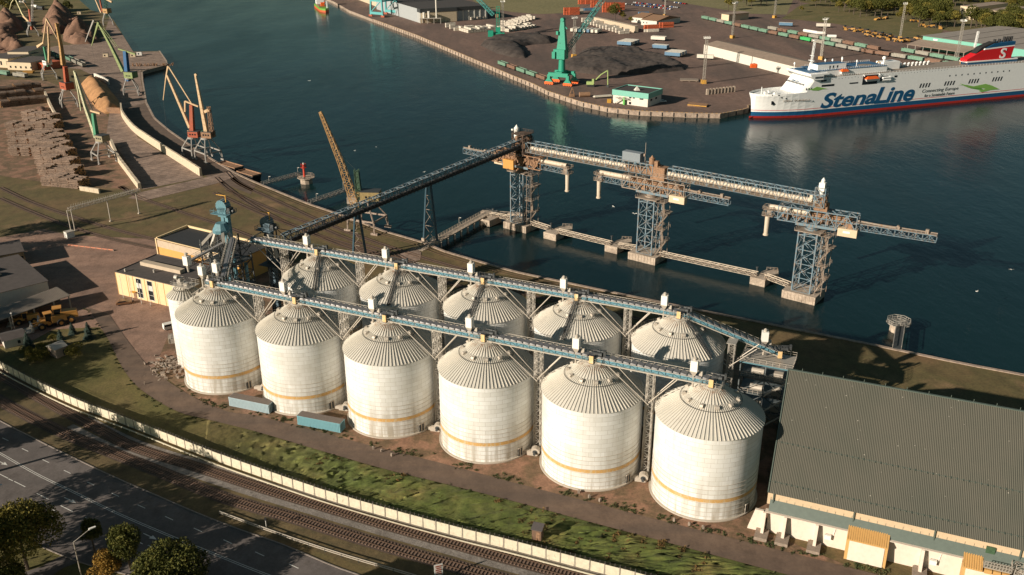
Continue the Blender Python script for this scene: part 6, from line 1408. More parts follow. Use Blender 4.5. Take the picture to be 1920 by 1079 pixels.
trailers(1236,76,2,R_(-25),[0,0],'pair behind the middle block'); trailers(1322,112,1,R_(-20),[0],'lone spot by the first floodlight mast')
trailers(1473,50,1,R_(-22),[1],'lone spot at the foot of the meadow'); trailers(1543,52,1,R_(-12),[0],'lone spot behind the wagons')
for i,(x,y) in enumerate([(1513,62),(1519,63),(1525,64),(1531,65),(1539,66),(1559,72)]):
    P=at(x,y); t=thing('tank_container','white cylindrical tank container in the row beyond the wagons','tank',P,R_(-60 if i<4 else -12),'white tank containers'); mb=MB(); mb.tube((-4,0,1.8),(4,0,1.8),1.4,12); mb.build('tank',m_box,t); mb=MB(); mb.box(0,0,.1,7,2,.5); mb.build('saddle',m_dsteel,t)
# white packs of sawn timber
def make_pack():
    t=thing('timber_pack','','timber pack'); mb=MB(); mb.box(0,0,.2,5,2.6,1.3); mb.box(0,0,1.7,5,2.6,1.3); mb.build('pack',mat('pack_white',(.56,.50,.41),.8,0,.12,.3),t); mb=MB()
    for z in (0,1.5):
        for x in (-2,0,2): mb.box(x,0,z,.3,2.6,.2)
    mb.build('bearers',m_wood,t); return t
pk=make_pack(); pk_used=False
for d,A,B,rows,n in (('long block behind the teal mobile crane',(878,62),(930,58),4,11),('block right of the teal mobile crane',(952,60),(1000,52),3,9),('loose block left of the long one',(840,52),(856,58),2,3),('block before the cargo shed',(884,38),(906,36),2,3),('rows at the far left of the coal heap',(962,48),(1000,36),3,7),('stacks along the storage wall, upper',(1095,42),(1165,64),2,13)):
    a,b=at(*A),at(*B); az=math.atan2((b-a).y,(b-a).x); nn=V3(-math.sin(az),math.cos(az),0)
    for i in range(n):
        for j in range(rows):
            P=a.lerp(b,i/(n-1))+nn*j*5.4; o=pk if not pk_used else dup(pk); pk_used=True
            o.location=P; o.rotation_euler=(0,0,az+PI/2); o['group']=d; o['label']='pale pack of sawn timber in the '+d; o.scale=(1,1,rn.choice([1,1,1.5]))
# parked cars, far
def make_car(m_,name='parked_car'):
    t=thing(name,'','car'); mb=MB(); mb.prof([(-2.2,.35),(2.2,.35),(2.25,.75),(2.1,.95),(1.1,1.0),(.4,1.45),(-1.3,1.48),(-2.1,1.0),(-2.25,.8)],-.88,.88); mb.build('body',m_,t)
    mb=MB(); mb.prof([(1.0,1.02),(.38,1.40),(-1.25,1.43),(-1.95,1.02)],-.9,.9); mb.build('window',m_glass,t); mb=MB()
    for x in (-1.4,1.4):
        for y in (-.85,.65): mb.tube((x,y,.33),(x,y+.2,.33),.33,10)
    mb.build('wheels',m_blk,t); return t
CM=[(n,mat('car_'+n,c,.3)) for n,c in (('white',(.7,.68,.64)),('dark',(.03,.03,.035)),('silver',(.35,.35,.35)),('red',(.35,.03,.03)),('blue',(.05,.10,.25)))]
CA=[make_car(m) for _,m in CM]; cu=[0]*5
for r,(A,B,n) in enumerate((((1190,6),(1275,16),26),((1168,8),(1262,19),24),((1244,3),(1290,9),12))):
    a,b=at(*A),at(*B); d=b-a; az=math.atan2(d.y,d.x)
    for i in range(n):
        if rn.random()<.15: continue
        k=rn.randrange(5); o=CA[k] if not cu[k] else dup(CA[k]); cu[k]=1; o.location=a+d*(i/n); o.rotation_euler=(0,0,az+PI/2)
        g_=['nearer long row','left long row','short back row'][r]+' of the far car park'; o['group']='cars in the '+g_; o['label']=CM[k][0]+' car in the '+g_
o=dup(CA[0],at(1243,192),R_(15),'small white car parked in the shadow of the harbour office'); o['group']='lone cars'
# yellow machines below the forest
m_my=mat('machine_yellow',(.42,.22,.05),.6,0,.2)
def make_digger():
    t=thing('wheel_loader','','loader'); mb=MB(); mb.box(-1.2,0,1.0,3.6,2.2,1.6); mb.box(1.6,0,1.0,2.2,1.4,1.0); mb.build('body',m_my,t); MB().box(-.1,0,2.4,1.6,1.7,1.5).build('cab',m_glass,t)
    mb=MB()
    for x in (-2,1.8):
        for y in (-1.5,.8): mb.tube((x,y,.9),(x,y+.7,.9),.9,10)
    mb.build('wheels',m_blk,t); mb=MB(); mb.bar((1.8,-.6,1.8),(4.2,-.6,.8),.3); mb.bar((1.8,.6,1.8),(4.2,.6,.8),.3); mb.prof([(4,.2),(5.6,.2),(4.2,1.8)],-1.5,1.5); mb.build('bucket',m_my,t); return t
dg=make_digger(); first=True
for i,(x,y) in enumerate([(1584,56),(1597,58),(1611,60),(1626,63),(1640,66),(1654,69),(1668,72),(1627,69),(1650,73),(1662,75),(1680,78),(1688,80),(1700,79),(1720,76),(1648,38),(1661,36),(1712,42),(1730,50),(1745,52),(1762,54)]):
    o=dg if first else dup(dg); first=False; o.location=at(x,y); o.rotation_euler=(0,0,rn.uniform(0,6)); o.scale=(1.1,)*3; o['group']='yellow machines parked below the forest' if i<14 else 'machines beside the forest edge'; o['label']='yellow loader among the '+('machines parked in rows beyond the wagons' if i<14 else 'scattered machines at the forest edge')
# concrete blocks standing at the ferry berth
for i in range(9):
    P=at(1326+i*6.2,178-i*.7); t=thing('concrete_block','upright concrete block in the row standing on the quay by the ferry bow','block',P,.2,'upright blocks near the ferry bow'); mb=MB(); mb.box(0,0,0,1.6,1.2,3.6); mb.box(0,0,3.6,1.2,.9,.3); mb.build('block',m_pier,t)
t=thing('timber_platform','low grey wooden platform lying on the open asphalt','platform',at(1292,152),R_(-10)); mb=MB(); mb.box(0,0,.6,13,8,.5)
for x in (-5,0,5): mb.box(x,0,0,.6,7,.6)
mb.build('deck',m_curb,t)
for i in range(4):
    P=at(1412+i*5,127-i*.6); t=thing('barrier_stack','red stack of barriers on the ground beside the ferry bow','stack',P,.1,'red stacks near the bow'); mb=MB()
    for k in range(4): mb.box(0,0,k*.75,4.2,3.0,.6)
    mb.build('stack',m_lorange,t)
# small lime excavator crane
P=at(1108,163); t=thing('material_handler','lime green material handler with raised arm beside the harbour crane','excavator',P,R_(-10)); m_lime=mat('lime_machine',(.35,.45,.16),.5)
mb=MB(); mb.box(0,0,0,5,3.4,1.4); mb.build('undercarriage',m_blk,t); mb=MB(); mb.box(-.6,0,1.6,5,3,2); mb.box(1.4,-.9,2.2,1.5,1.3,3.4); mb.build('body',m_lime,t); mb=MB(); mb.bar((1,0,2.6),(6.5,0,8.5),.7); mb.bar((6.5,0,8.5),(11.2,0,11.5),.6); mb.bar((11.2,0,11.5),(11.6,0,1.5),.6); mb.build('arm',m_lime,t); MB().box(11.6,0,0,1.5,1.5,1.6).build('grab',m_dsteel,t)
t=thing('flatbed_trailer','long flat trailer with pale load on the far quay, left of the office','trailer',at(1130,184),R_(18)); mb=MB(); mb.box(0,0,.9,13,2.5,.4); mb.box(0,0,1.3,12,2.0,.5); mb.build('bed',m_wcn,t); mb=MB(); mb.box(0,0,0,11,2.2,.9); mb.build('wheels',m_blk,t)
t=thing('scrap_hopper','dark rusty tank and scrap between the harbour crane and the office','hopper',at(1096,182),R_(10)); mb=MB(); mb.tube((-3.5,0,1.6),(3.5,0,1.6),1.6,10); mb.bar((-6,2,0),(-8,2,6),.5); mb.bar((-10,2,0),(-8,2,6),.5); mb.box(-8,2,0,3,2,2); mb.build('tank',m_rustb,t)
t=thing('gangway_platform','tilted yellow edged ramp on the quay corner near the ferry','ramp',at(1308,199),R_(-20)); mb=MB(); mb.hexa([(-6,-3,0),(6,-3,.3),(6,3,.3),(-6,3,0),(-6,-3,1.2),(6,-3,.7),(6,3,1.2),(-6,3,1.6)]); mb.build('ramp',m_rustb,t); MB().bar((-6,-3.1,1.0),(6,-3.1,.6),.3,.5).build('edge',m_yel,t)
t=thing('yellow_bin','small orange bin by the corner of the harbour office','bin',at(1142,193),0); MB().box(0,0,0,2.4,2.0,2.2).build('bin',m_yel,t); MB().box(0,0,2.2,2.5,2.1,.15).build('lid',m_yel,t)
# ---------------------------------------------------------------- left yard
m_ye=mat('yellow_render',(.74,.55,.31),.8,0,.06,.3,(.62,.45,.26),.3,.3); m_ye2=mat('orange_cladding',(.60,.33,.09),.7,0,.06,.3); m_felt=mat('dark_felt',(.085,.07,.062),.9,0,.2,.2); m_felt2=mat('black_felt',(.028,.03,.032),.85,0,.15,.3); m_wpan=mat('white_blind',(.62,.60,.55),.5)
t,L,D,az_=house('office_building','cream yellow two storey office with dark flat roof left of the small silo',[(223,552),(345,582),(420,545),(292,512)],8.0,m_ye,m_felt,'office',parapet=.35)
mb=MB(); mb.box(L*.42,D*.50,8.2,L*.62,2.2,1.3); mb.build('roof_light',m_conc_w,t); mb=MB(); mb.tube((L*.42,D*.30,8.1),(L*.42,D*.30,9.2),.4,8); mb.box(L*.10,D*.1,8.1,.5,.5,1.0); mb.build('roof_vent',m_gal,t)
for x in (L*.36,L*.53,L*.92):
    for z in (.9,2.6,4.3,6.0): MB().box(x,-.05,z,2.1,.14,1.55).build('window',m_glass if z in (2.6,6.0) and x<L*.9 or z==.9 else m_wpan,t)
    MB().box(x,-.03,.6,2.4,.08,7.1).build('window_frame',m_wpan,t)
for x in (L*.27,L*.86): mb=MB(); mb.box(x,-.06,0,1.3,.16,2.3); d_=mb.build('door',m_rustb,t); MB().box(x,-.6,2.5,2.0,1.3,.12).build('canopy',m_yel,d_)
mb=MB()
for x in (0,L*.17,L*.27,L*.45,L*.62,L*.74): mb.box(x+.1,-.03,0,.14,.1,8.0)
mb.build('wall_seam',m_ye2,t)
for i in range(4):
    P=at(268+i*1.0+[-2,15,32,49][i]*1.6*.62-2,577+[-1,3,7,10][i]); P=at([265,282,302,322][i]*1.0-30+0,[560,565,571,575][i]) if False else at([232,250,266,283][i],[561,566,571,575][i])
    t2=thing('flagpole','slim white pole in the row of four in front of the yellow office','pole',P,0,'white poles before the office'); mb=MB(); mb.tube((0,0,0),(0,0,8.6),.07,6); mb.build('pole',m_box,t2); MB().box(0,0,0,.4,.4,.5).build('foot',m_curb,t2)
t,L,D,az_=house('storage_hall','orange clad hall with black roof behind the yellow office',[(301,492),(452,532),(500,505),(350,466)],9.0,m_ye2,m_felt2,'hall',parapet=.0)
mb=MB(); mb.box(L/2,-.1,6.2,L,.2,2.6); mb.build('upper_band',m_conc_w,t); mb=MB(); mb.bar((0,0,9.2),(L,0,9.2),.35); mb.bar((0,0,9.2),(0,D,9.6),.5,1.0); mb.bar((0,D,9.6),(L,D,9.6),.4,.8); mb.bar((-.2,-.2,0),(-.2,-.2,9.4),.5); mb.build('edge_trim',m_ye,t)
# left service buildings
t,L,D,az_=house('service_hall','low dark roofed hall with a pale rooflight at the left edge',[(-60,596),(95,556),(60,500),(-60,525)],5.5,m_ww,m_felt,'hall')
mb=MB(); mb.prof([(0,0),(5,0),(5,.3),(2.5,2.2),(0,.3)],0,4.0); o=mb.build('rooflight',mat('rooflight_sheet',(.55,.46,.33),.5),t); P=at(10,556,5.6); o.matrix_local=Matrix.Translation((L*.44,D*.42,5.6))@Matrix.Rotation(.5,4,'Z')
mb=MB(); mb.box(L*.28,D*.12,5.6,1.2,.8,.6); mb.build('roof_vent',m_box,t)
# open lean-to roof
A,B,C,Dd=at(10,597,4.2),at(132,554,4.2),at(107,538,5.0),at(-30,572,5.0)
t=thing('open_shelter','open fronted shelter with ribbed grey roof sheltering machines, left edge','shelter',(A.x,A.y,0)); o_=V3(A.x,A.y,0); A2=at(-60,622,4.2); D2=at(-60,600,5.0)
mb=MB(); q=[A2-o_,B-o_,C-o_,D2-o_]
mb.hexa([tuple(x-V3(0,0,.15)) for x in q]+[tuple(x) for x in q]); n_=60
for i in range(n_): f=i/n_; mb.bar(q[0].lerp(q[1],f)+V3(0,0,.05),q[3].lerp(q[2],f)+V3(0,0,.05),.12,.06)
mb.build('roof',mat('lean_to_roof',(.24,.20,.16),.6,0,.1,.4),t); mb=MB()
for f in (.05,.38,.62,.82,.98): x=q[0].lerp(q[1],f); mb.box(x.x,x.y,0,.3,.3,4.1)
mb.build('posts',m_gal,t); mb=MB(); x=q[3];y=q[2]; mb.hexa([(x.x,x.y,0),(y.x,y.y,0),(y.x,y.y+.2,0),(x.x,x.y+.2,0),(x.x,x.y,4.8),(y.x,y.y,4.8),(y.x,y.y+.2,4.8),(x.x,x.y+.2,4.8)]); mb.build('back_wall',m_dsteel,t)
t,L,D,az_=house('workshop','pale yellow flat workshop with two dark windows, left edge, above the hall',[(-60,517),(50,497),(44,474),(-60,490)],5.2,mat('dull_yellow_wall',(.26,.20,.12),.8),m_felt,'workshop',windows=[(7.5,1.6,3.2,2.0,3,4.6,'f')])
t,L,D,az_=house('garden_shed','small pale shed with grey pitched roof beside the lamp pole, left',[(10,655),(50,645),(45,630),(8,640)],2.6,m_ww,m_felt,'shed',ridge=1.0,over=.4,windows=[(4.0,.8,.8,1.0,1,1,'f')])
t,L,D,az_=house('brick_kiosk','small pinkish hut with ribbed roof among the spruces',[(107,673),(127,665),(120,655),(99,663)],2.9,mat('pink_block',(.50,.36,.27),.85,0,.2,1.5),m_gal,'hut',ridge=1.0,over=.4)
MB().box(L*.8,-.05,.2,1.0,.12,1.8).build('door',m_dsteel,t)
P=at(30,628); t=thing('lamp_post','tall thin grey pole between the shelter and the small pale shed','lamp post',P); mb=MB(); mb.tube((0,0,0),(0,0,7.2),.08,6); mb.build('pole',m_gal,t); MB().box(0,0,7.2,.5,.3,.15).build('lamp_head',m_box,t)
# wheel loaders
def loader2(label,P,az,sc):
    t=thing('wheel_loader',label,'loader',P,az,'loaders by the shelter'); t.scale=(sc,)*3
    m_=mat('loader_ochre',(.55,.26,.06),.5,0,.12,1)
    mb=MB(); mb.hexa([(-4.2,-1.2,1.3),(-.6,-1.2,1.3),(-.6,1.2,1.3),(-4.2,1.2,1.3),(-4.0,-1.0,2.8),(-.6,-1.1,3.0),(-.6,1.1,3.0),(-4.0,1.0,2.8)]); mb.box(1.4,0,1.2,2.4,1.5,1.0); mb.build('body',m_,t)
    mb=MB(); mb.box(.0,0,2.0,1.7,1.7,1.9); c=mb.build('cab',m_glass,t); mb=MB(); mb.box(0,0,3.9,2.0,2.0,.18)
    for x in (-.8,.8):
        for y in (-.8,.8): mb.box(x,y,2,.12,.12,1.9)
    mb.build('cab_roof',m_,c)
    for x in (-2.6,2.0):
        for y in (-1.25,1.25): mb=MB(); mb.tube((x,y-.35,.95),(x,y+.35,.95),.95,16); w_=mb.build('wheel',m_blk,t); mb=MB(); mb.tube((x,y-.38,.95),(x,y+.38,.95),.45,10); mb.build('rim',m_,w_)
    mb=MB()
    for y in (-.7,.7): mb.bar((1.6,y,2.2),(4.0,y,1.2),.3,.4)
    mb.bar((1.8,0,2.0),(3.8,0,1.9),.25); mb.build('lift_arm',m_,t)
    mb=MB(); mb.prof([(4.0,.2),(5.9,.15),(5.8,.35),(4.5,.5),(4.3,1.2),(4.4,2.0),(4.1,2.0),(3.8,1.2)],-1.9,1.9); mb.build('bucket',m_gal,t)
loader2('large ochre wheel loader parked beside the open shelter, the right one',at(112,606),R_(205),1.35)
loader2('wheel loader with pale bucket lowered, left of the larger loader',at(94,613),R_(215),1.2)
loader2('ochre loader half under the open shelter roof',at(50,606),R_(200),.95)
# cars
c2=make_car(mat('car_brown',(.20,.10,.05),.3)); c2['label']='brown and silver car parked in front of the yellow office'; c2.location=at(233,571); c2.rotation_euler=(0,0,R_(20)); c2.scale=(1.08,)*3
def van(label,P,az,m_):
    t=thing('parked_van',label,'van',P,az); mb=MB(); mb.prof([(-2.4,.35),(2.5,.35),(2.55,1.0),(1.9,1.25),(1.1,2.0),(-2.35,2.05),(-2.45,1.0)],-.95,.95); mb.build('body',m_,t); mb=MB(); mb.prof([(1.75,1.3),(1.08,1.92),(-2.2,1.95),(-2.2,1.3)],-.97,.97); mb.build('window',m_glass,t)
    for x in (-1.5,1.6):
        for y in (-.9,.7): MB().tube((x,y,.36),(x,y+.2,.36),.36,10).build('wheel',m_blk,t)
    return t
v=van('white van parked beside the foot of the first silos',at(322,616),R_(35),m_box)
t=thing('debris_pile','untidy pile of scrap boards, pipes and blocks at the foot of the first silo','debris',at(325,685),0); rn=random.Random(5); mb=MB()
for k in range(150): x,y=rn.gauss(0,3.2),rn.gauss(0,3.6); mb.box(x,y,0,rn.uniform(.2,1.6),rn.uniform(.1,.7),rn.uniform(.1,.9),rn.uniform(0,3))
tag(mb.build('rubble',m_curb,t),kind='stuff'); mb=MB()
for k in range(30): x,y=rn.gauss(0,3),rn.gauss(-1,3); a=V3(x,y,.3); mb.bar(a,a+V3(rn.uniform(-1.6,1.6),rn.uniform(-1.6,1.6),rn.uniform(0,1)),.1)
mb.build('scrap_metal',m_gal,t)
t=thing('lattice_crate','white lattice crate standing between the van and the first silo','crate',at(327,640),.3); mb=MB(); mb.truss((0,-1.6,1),(0,1.6,1),3,1.8,4,.12,.08); mb.box(0,0,.1,2.8,3.0,1.4); mb.build('frame',m_steel,t)
# pipe gantry over the grass
A=at(138,432); B=at(257,400); d=at(254,357,0)
gP=[at(141,434),at(214,419),at(261,401)]; az_=math.atan2((gP[2]-gP[0]).y,(gP[2]-gP[0]).x); GLn=(gP[2]-gP[0]).length
t=thing('pipe_gantry','long pale pipe rack on thin posts crossing the grass by the left yard','gantry',gP[0],az_); mb=MB(); mb.truss((-1,0,9.4),(GLn+2,0,10.0),1.1,1.1,26,.14,.09); mb.build('beam',m_steel,t)
for i,x in enumerate((0,-1.6,(gP[1]-gP[0]).length,GLn)):
    mb=MB(); mb.tube((x,0,0),(x,0,9.2),.22,8); mb.box(x,0,0,.9,.9,.4); mb.build('post',m_steel,t)
mb=MB()
for i in range(30): x=i*GLn/29; mb.bar((x,0,10),(x+.6,0,11.2),.06); mb.bar((x,.5,10),(x-.5,.6,10.9),.06)
mb.build('spikes',m_gal,t)
t=thing('switch_box','white cube shaped switch box at the foot of the pipe rack','switch box',at(131,445),az_); MB().box(0,0,0,3.0,2.4,2.4).build('cabinet',m_box,t); MB().box(0,0,2.4,3.2,2.6,.15).build('lid',m_steel,t)
t=thing('barrier_line','low red and white barrier line lying on the asphalt yard','barrier',at(127,461),0); a,b=at(127,461)-at(127,461),at(213,471)-at(127,461); mb=MB(); mb.bar(a+V3(0,0,.4),b+V3(0,0,.4),.25,.4); mb.build('rail',mat('salmon_paint',(.55,.22,.13),.7),t); mb=MB()
for i in range(9): q=a.lerp(b,i/8); mb.box(q.x,q.y,0,.4,.4,.5)
mb.build('feet',m_curb,t)
# walls of the storage bays
def wall(name,label,px,h,w_,m_,cat='wall',group=None,step=3.0,batter=.0):
    P=cr(PX(px),5) if len(px)>2 else PX(px); P=resample(P,step); O=P[0].copy(); t=thing(name,label,cat,O,0,group); mb=MB(); N=normals(P); rn=random.Random(len(px)*7)
    for i in range(len(P)-1):
        a,b=P[i]-O,P[i+1]-O; n=N[i]*w_/2; hh=h+rn.uniform(-.12,.12); d=(b-a).normalized()*.06
        mb.hexa([a-n*(1+batter)+d,b-n*(1+batter)-d,b+n*(1+batter)-d,a+n*(1+batter)+d]+[x+V3(0,0,hh) for x in (a-n+d,b-n-d,b+n-d,a+n+d)])
    mb.build('blocks',m_,t); return t
m_cwall=mat('cream_block',(.56,.46,.33),.85,0,.15,.5,(.35,.27,.19),.4,.4)
wall('retaining_wall','long curved cream retaining wall between the storage slab and the left quay',[(228,205),(231,220),(250,245),(278,266),(330,300),(381,333)],4.0,.9,m_cwall,batter=.6)
wall('partition_wall','ragged pale block wall between the green crane and the storage slab',[(209,270),(222,300),(240,325),(264,357)],2.8,1.3,m_cwall,batter=.3)
wall('partition_wall','short pale block wall at the end of the log stacks',[(151,357),(193,364)],2.0,.9,m_cwall)
wall('partition_wall','pale block wall running along the log stacks behind the yellow crane',[(85,178),(92,195),(100,212),(106,222)],3.0,1.2,m_cwall)
wall('partition_wall','short pale wall at the far end of the orange woodchip ridge',[(178,146),(192,152),(206,160)],3.4,.9,m_ww)
t=thing('machinery_shed','dark timber screen at the end of the woodchip ridge','screen',at(214,213),R_(-10)); MB().box(0,0,0,9,.6,3.6).build('screen',m_rustb,t); MB().box(0,.4,0,.3,.6,3.6).build('post',m_dsteel,t)
# log stacks: every stack a thing
m_log=ground('log_bark',[(.35,(.06,.042,.032)),(.5,(.26,.18,.13)),(.62,(.12,.085,.062)),(.75,(.38,.27,.19))],1.1,bump=1); m_lend=mat('log_ends',(.50,.27,.11),.9,0,.35,2)
def make_logs(seed,L,W,H):
    rn=random.Random(seed); t=thing('log_stack','','log stack'); mb=MB(); z=.35; row=0
    while z<H:
        y=-W/2+(row%2)*.3
        while y<W/2:
            r=rn.uniform(.26,.38); x0=-L/2+rn.uniform(-.5,.5); x1=L/2+rn.uniform(-.5,.5)
            if z>H-1 and rn.random()<.25: y+=.62; continue
            mb.tube((x0,y,z+rn.uniform(-.06,.06)),(x1,y+rn.uniform(-.15,.15),z+rn.uniform(-.08,.08)),r,6,mi=0)
            mb.m[-1]=1; mb.m[-2]=1; y+=.62
        z+=.56; row+=1
    mb.build('logs',[m_log,m_lend],t); mb=MB()
    for x in (-L/2+1,L/2-1): mb.box(x,0,0,.3,W,.25)
    mb.build('bearers',m_wood,t); return t
LS=[make_logs(i,5.4,7.5,4.6) for i in range(3)]; lu=[0]*3; rn=random.Random(3)
def logs(a0,b0,n,rows,d,rowv,azl=None):
    a,b=at(*a0),at(*b0); dd_=b-a; az=math.atan2(dd_.y,dd_.x)
    for i in range(n):
        for j in range(rows):
            k=rn.randrange(3); o=LS[k] if not lu[k] else dup(LS[k]); lu[k]=1
            o.location=a+dd_*(i/max(1,n-1))+V3(*rowv,0)*j; o.rotation_euler=(0,0,az+rn.uniform(-.03,.03)); o.scale=(1,1,rn.uniform(.8,1.12)); o['group']='log stacks in the '+d; o['label']='stack of grey logs in the '+d
rv=lambda p,q: ((at(*q)-at(*p)).x,(at(*q)-at(*p)).y)
logs((98,345),(150,350),4,6,'lower block next to the short pale wall',rv((150,350),(142,331)))
logs((36,289),(118,292),5,4,'middle block beside the green crane',rv((118,292),(112,275)))
logs((60,235),(104,240),4,2,'block just above the middle one',rv((104,240),(100,226)))
logs((10,200),(80,192),5,3,'upper block at the left edge near the wagons',rv((80,192),(74,179)))
# old sheds by the top left tracks
t,L,D,az_=house('rail_office','cream building with dark stepped roof among the left cranes',[(15,131),(60,133),(58,120),(20,117)],6,m_cw,m_felt,'building',windows=[(3,1.5,1.4,1.6,5,4.6,'f')])
t,L,D,az_=house('rail_office','taller pale building behind the cream one with dark stepped roof',[(18,119),(57,119),(57,108),(20,106)],9,m_cw,m_felt,'building',windows=[(3,5.5,1.4,1.2,4,5,'f')])
t,L,D,az_=house('rail_office','cream building cut by the left edge near the wagons',[(-30,125),(18,128),(18,112),(-30,110)],7,m_cw,m_felt,'building',windows=[(18,2,1.6,3,2,6,'f')])
t,L,D,az_=house('red_shed','low orange red shed beside the cream rail buildings',[(58,128),(84,132),(84,122),(58,118)],5,m_oc2,m_oc2,'shed')
t=thing('yellow_dumper','yellow dump skip by the cream rail buildings','skip',at(55,138)); MB().hexa([(-3,-1.5,.3),(3,-1.5,.3),(3,1.5,.3),(-3,1.5,.3),(-4,-2,2),(4,-2,2),(4,2,2),(-4,2,2)]).build('skip',m_my,t); MB().box(0,0,0,5,2.6,.3).build('skid',m_blk,t)
for i,(x,y) in enumerate([(66,16),(77,19),(43,7)]):
    P=at(x,y); t=thing('tank_wagon',['white tank wagon on the grass behind the brown ridge','dark tank wagon right of the white one behind the brown ridge','white tank wagon nearest the top left wood'][i],'tank wagon',P,R_(-38),'tank wagons top left'); mb=MB(); mb.tube((-6,0,2.6),(6,0,2.6),1.6,12); mb.build('tank',m_box if i!=1 else m_dsteel,t); MB().box(0,0,.3,12,2,1).build('chassis',m_blk,t)
for i,(x,y) in enumerate([(199,107),(262,104),(250,107),(149,27)]):
    P=at(x,y); t=thing('site_cabin',['cream cabin on the concrete apron left of the blue crane','small white cabin on the jetty','yellow machine cabin on the jetty','small orange hut at the water edge top left'][i],'cabin',P,R_(10),'cabins on the left apron'); MB().box(0,0,0,4,3,3).build('wall',m_cw if i!=1 else m_box,t); MB().box(0,0,3,4.2,3.2,.15).build('roof',m_felt,t); MB().box(-.6,-1.52,.8,1,.08,1.2).build('window',m_glass,t)
t=thing('scrap_pile','ragged row of scrap and fenders along the jetty edge','scrap',at(285,124),R_(4)); rn=random.Random(9); mb=MB()
for k in range(60): x=rn.uniform(-16,16); mb.bar((x,rn.uniform(-1,2),0),(x+rn.uniform(-1.5,1.5),rn.uniform(-1,2),rn.uniform(1,2.6)),.35)
mb.build('scrap',m_rustb,t)
# ---------------------------------------------------------------- trees
def leafmat(name,a,b_,c):
    m,nt,b=_nt(name); p=_pos(nt,'World'); n=_noise(nt,.9,4,p); c_=_ramp(nt,n,[(.3,a),(.5,b_),(.72,c)])
    f=_noise(nt,7,2,p); c_=_mix(nt,.6,c_,_ramp(nt,f,[(.3,(.35,.35,.35)),(.7,(.65,.65,.65))]),'OVERLAY')
    nt.links.new(c_,b.inputs['Base Color']); b.inputs['Roughness'].default_value=.7
    b.inputs['Specular IOR Level'].default_value=.15; return m
l_dark=leafmat('leaves_dark',(.036,.046,.010),(.072,.076,.016),(.14,.125,.028)); l_olive=leafmat('leaves_olive',(.075,.072,.014),(.15,.128,.026),(.24,.185,.042)); l_aut=leafmat('leaves_autumn',(.16,.10,.02),(.28,.16,.03),(.20,.13,.03)); l_spr=leafmat('needles_blue',(.020,.036,.028),(.036,.055,.044),(.055,.07,.055))
m_bark=mat('bark',(.10,.075,.055),.95,0,.3,3)
def crown(mb,c,R,n,leaf,rnd,blobs=9,flat=.85):
    B=[]
    for i in range(blobs):
        a=rnd.uniform(0,6.28); u=rnd.uniform(-.5,1); r=R*rnd.uniform(.35,.68); s=math.sqrt(max(0,1-u*u))
        B.append((c+V3(math.cos(a)*s*R*.62,math.sin(a)*s*R*.62,u*R*.62*flat),r))
    tot=sum(r*r for _,r in B)
    for q,r in B:
        for k in range(int(n*r*r/tot)):
            a=rnd.uniform(0,6.28); u=rnd.uniform(-.75,1); s=math.sqrt(1-u*u); rr=r*rnd.uniform(.72,1.1)
            p=q+V3(math.cos(a)*s*rr,math.sin(a)*s*rr,u*rr*flat); l=leaf*rnd.uniform(.6,1.4)
            x=V3(rnd.gauss(0,1),rnd.gauss(0,1),rnd.gauss(0,1)).normalized(); y=x.cross(V3(rnd.gauss(0,1),rnd.gauss(0,1),rnd.gauss(0,1))).normalized()
            mb.face([p-x*l,p-y*l*.6,p+x*l,p+y*l*.6])
def make_tree(name,H,R,n,leaf,m_,seed,blobs=10,th=.35,flat=.85):
    rnd=random.Random(seed); t=thing(name,'','tree'); mb=MB(); hc=H-R*.95*flat
    mb.tube((0,0,-.2),(0,0,hc*.7),H*.030,8,H*.02,caps=False); mb.tube((0,0,hc*.7),(0,0,hc+R*.3),H*.02,7,H*.008,caps=False)
    for i in range(7): a=rnd.uniform(0,6.28); z=hc*rnd.uniform(.55,.95); mb.tube((0,0,z),(math.cos(a)*R*.6,math.sin(a)*R*.6,z+R*rnd.uniform(.3,.8)),H*.011,5,H*.003,caps=False)
    mb.build('trunk',m_bark,t); mb=MB(); crown(mb,V3(0,0,hc),R,n,leaf,rnd,blobs,flat); mb.build('crown',m_,t); return t
def make_spruce(H,R,n,seed,m_=None):
    rnd=random.Random(seed); t=thing('spruce_tree','','tree'); mb=MB(); mb.tube((0,0,0),(0,0,H*.95),H*.02,6,.02,caps=False); mb.build('trunk',m_bark,t); mb=MB()
    L=int(H*3.2)
    for i in range(L):
        z=.3+H*.97*i/L; r=R*(1-i/L)**.85*rnd.uniform(.85,1.1); k=max(5,int(16*r/R+5))
        for j in range(k):
            a=rnd.uniform(0,6.28); w_=.22+.3*r/R
            for f in (.35,.65,.95):
                p=V3(math.cos(a)*r*f,math.sin(a)*r*f,z-.25*f*r); t1=V3(-math.sin(a),math.cos(a),0)*w_*(1.1-.5*f); o_=V3(math.cos(a),math.sin(a),-.35)*.30
                mb.face([p-t1,p+o_*1.2,p+t1,p-o_*.8+V3(0,0,.15)])
    mb.build('crown',m_ or l_spr,t); return t
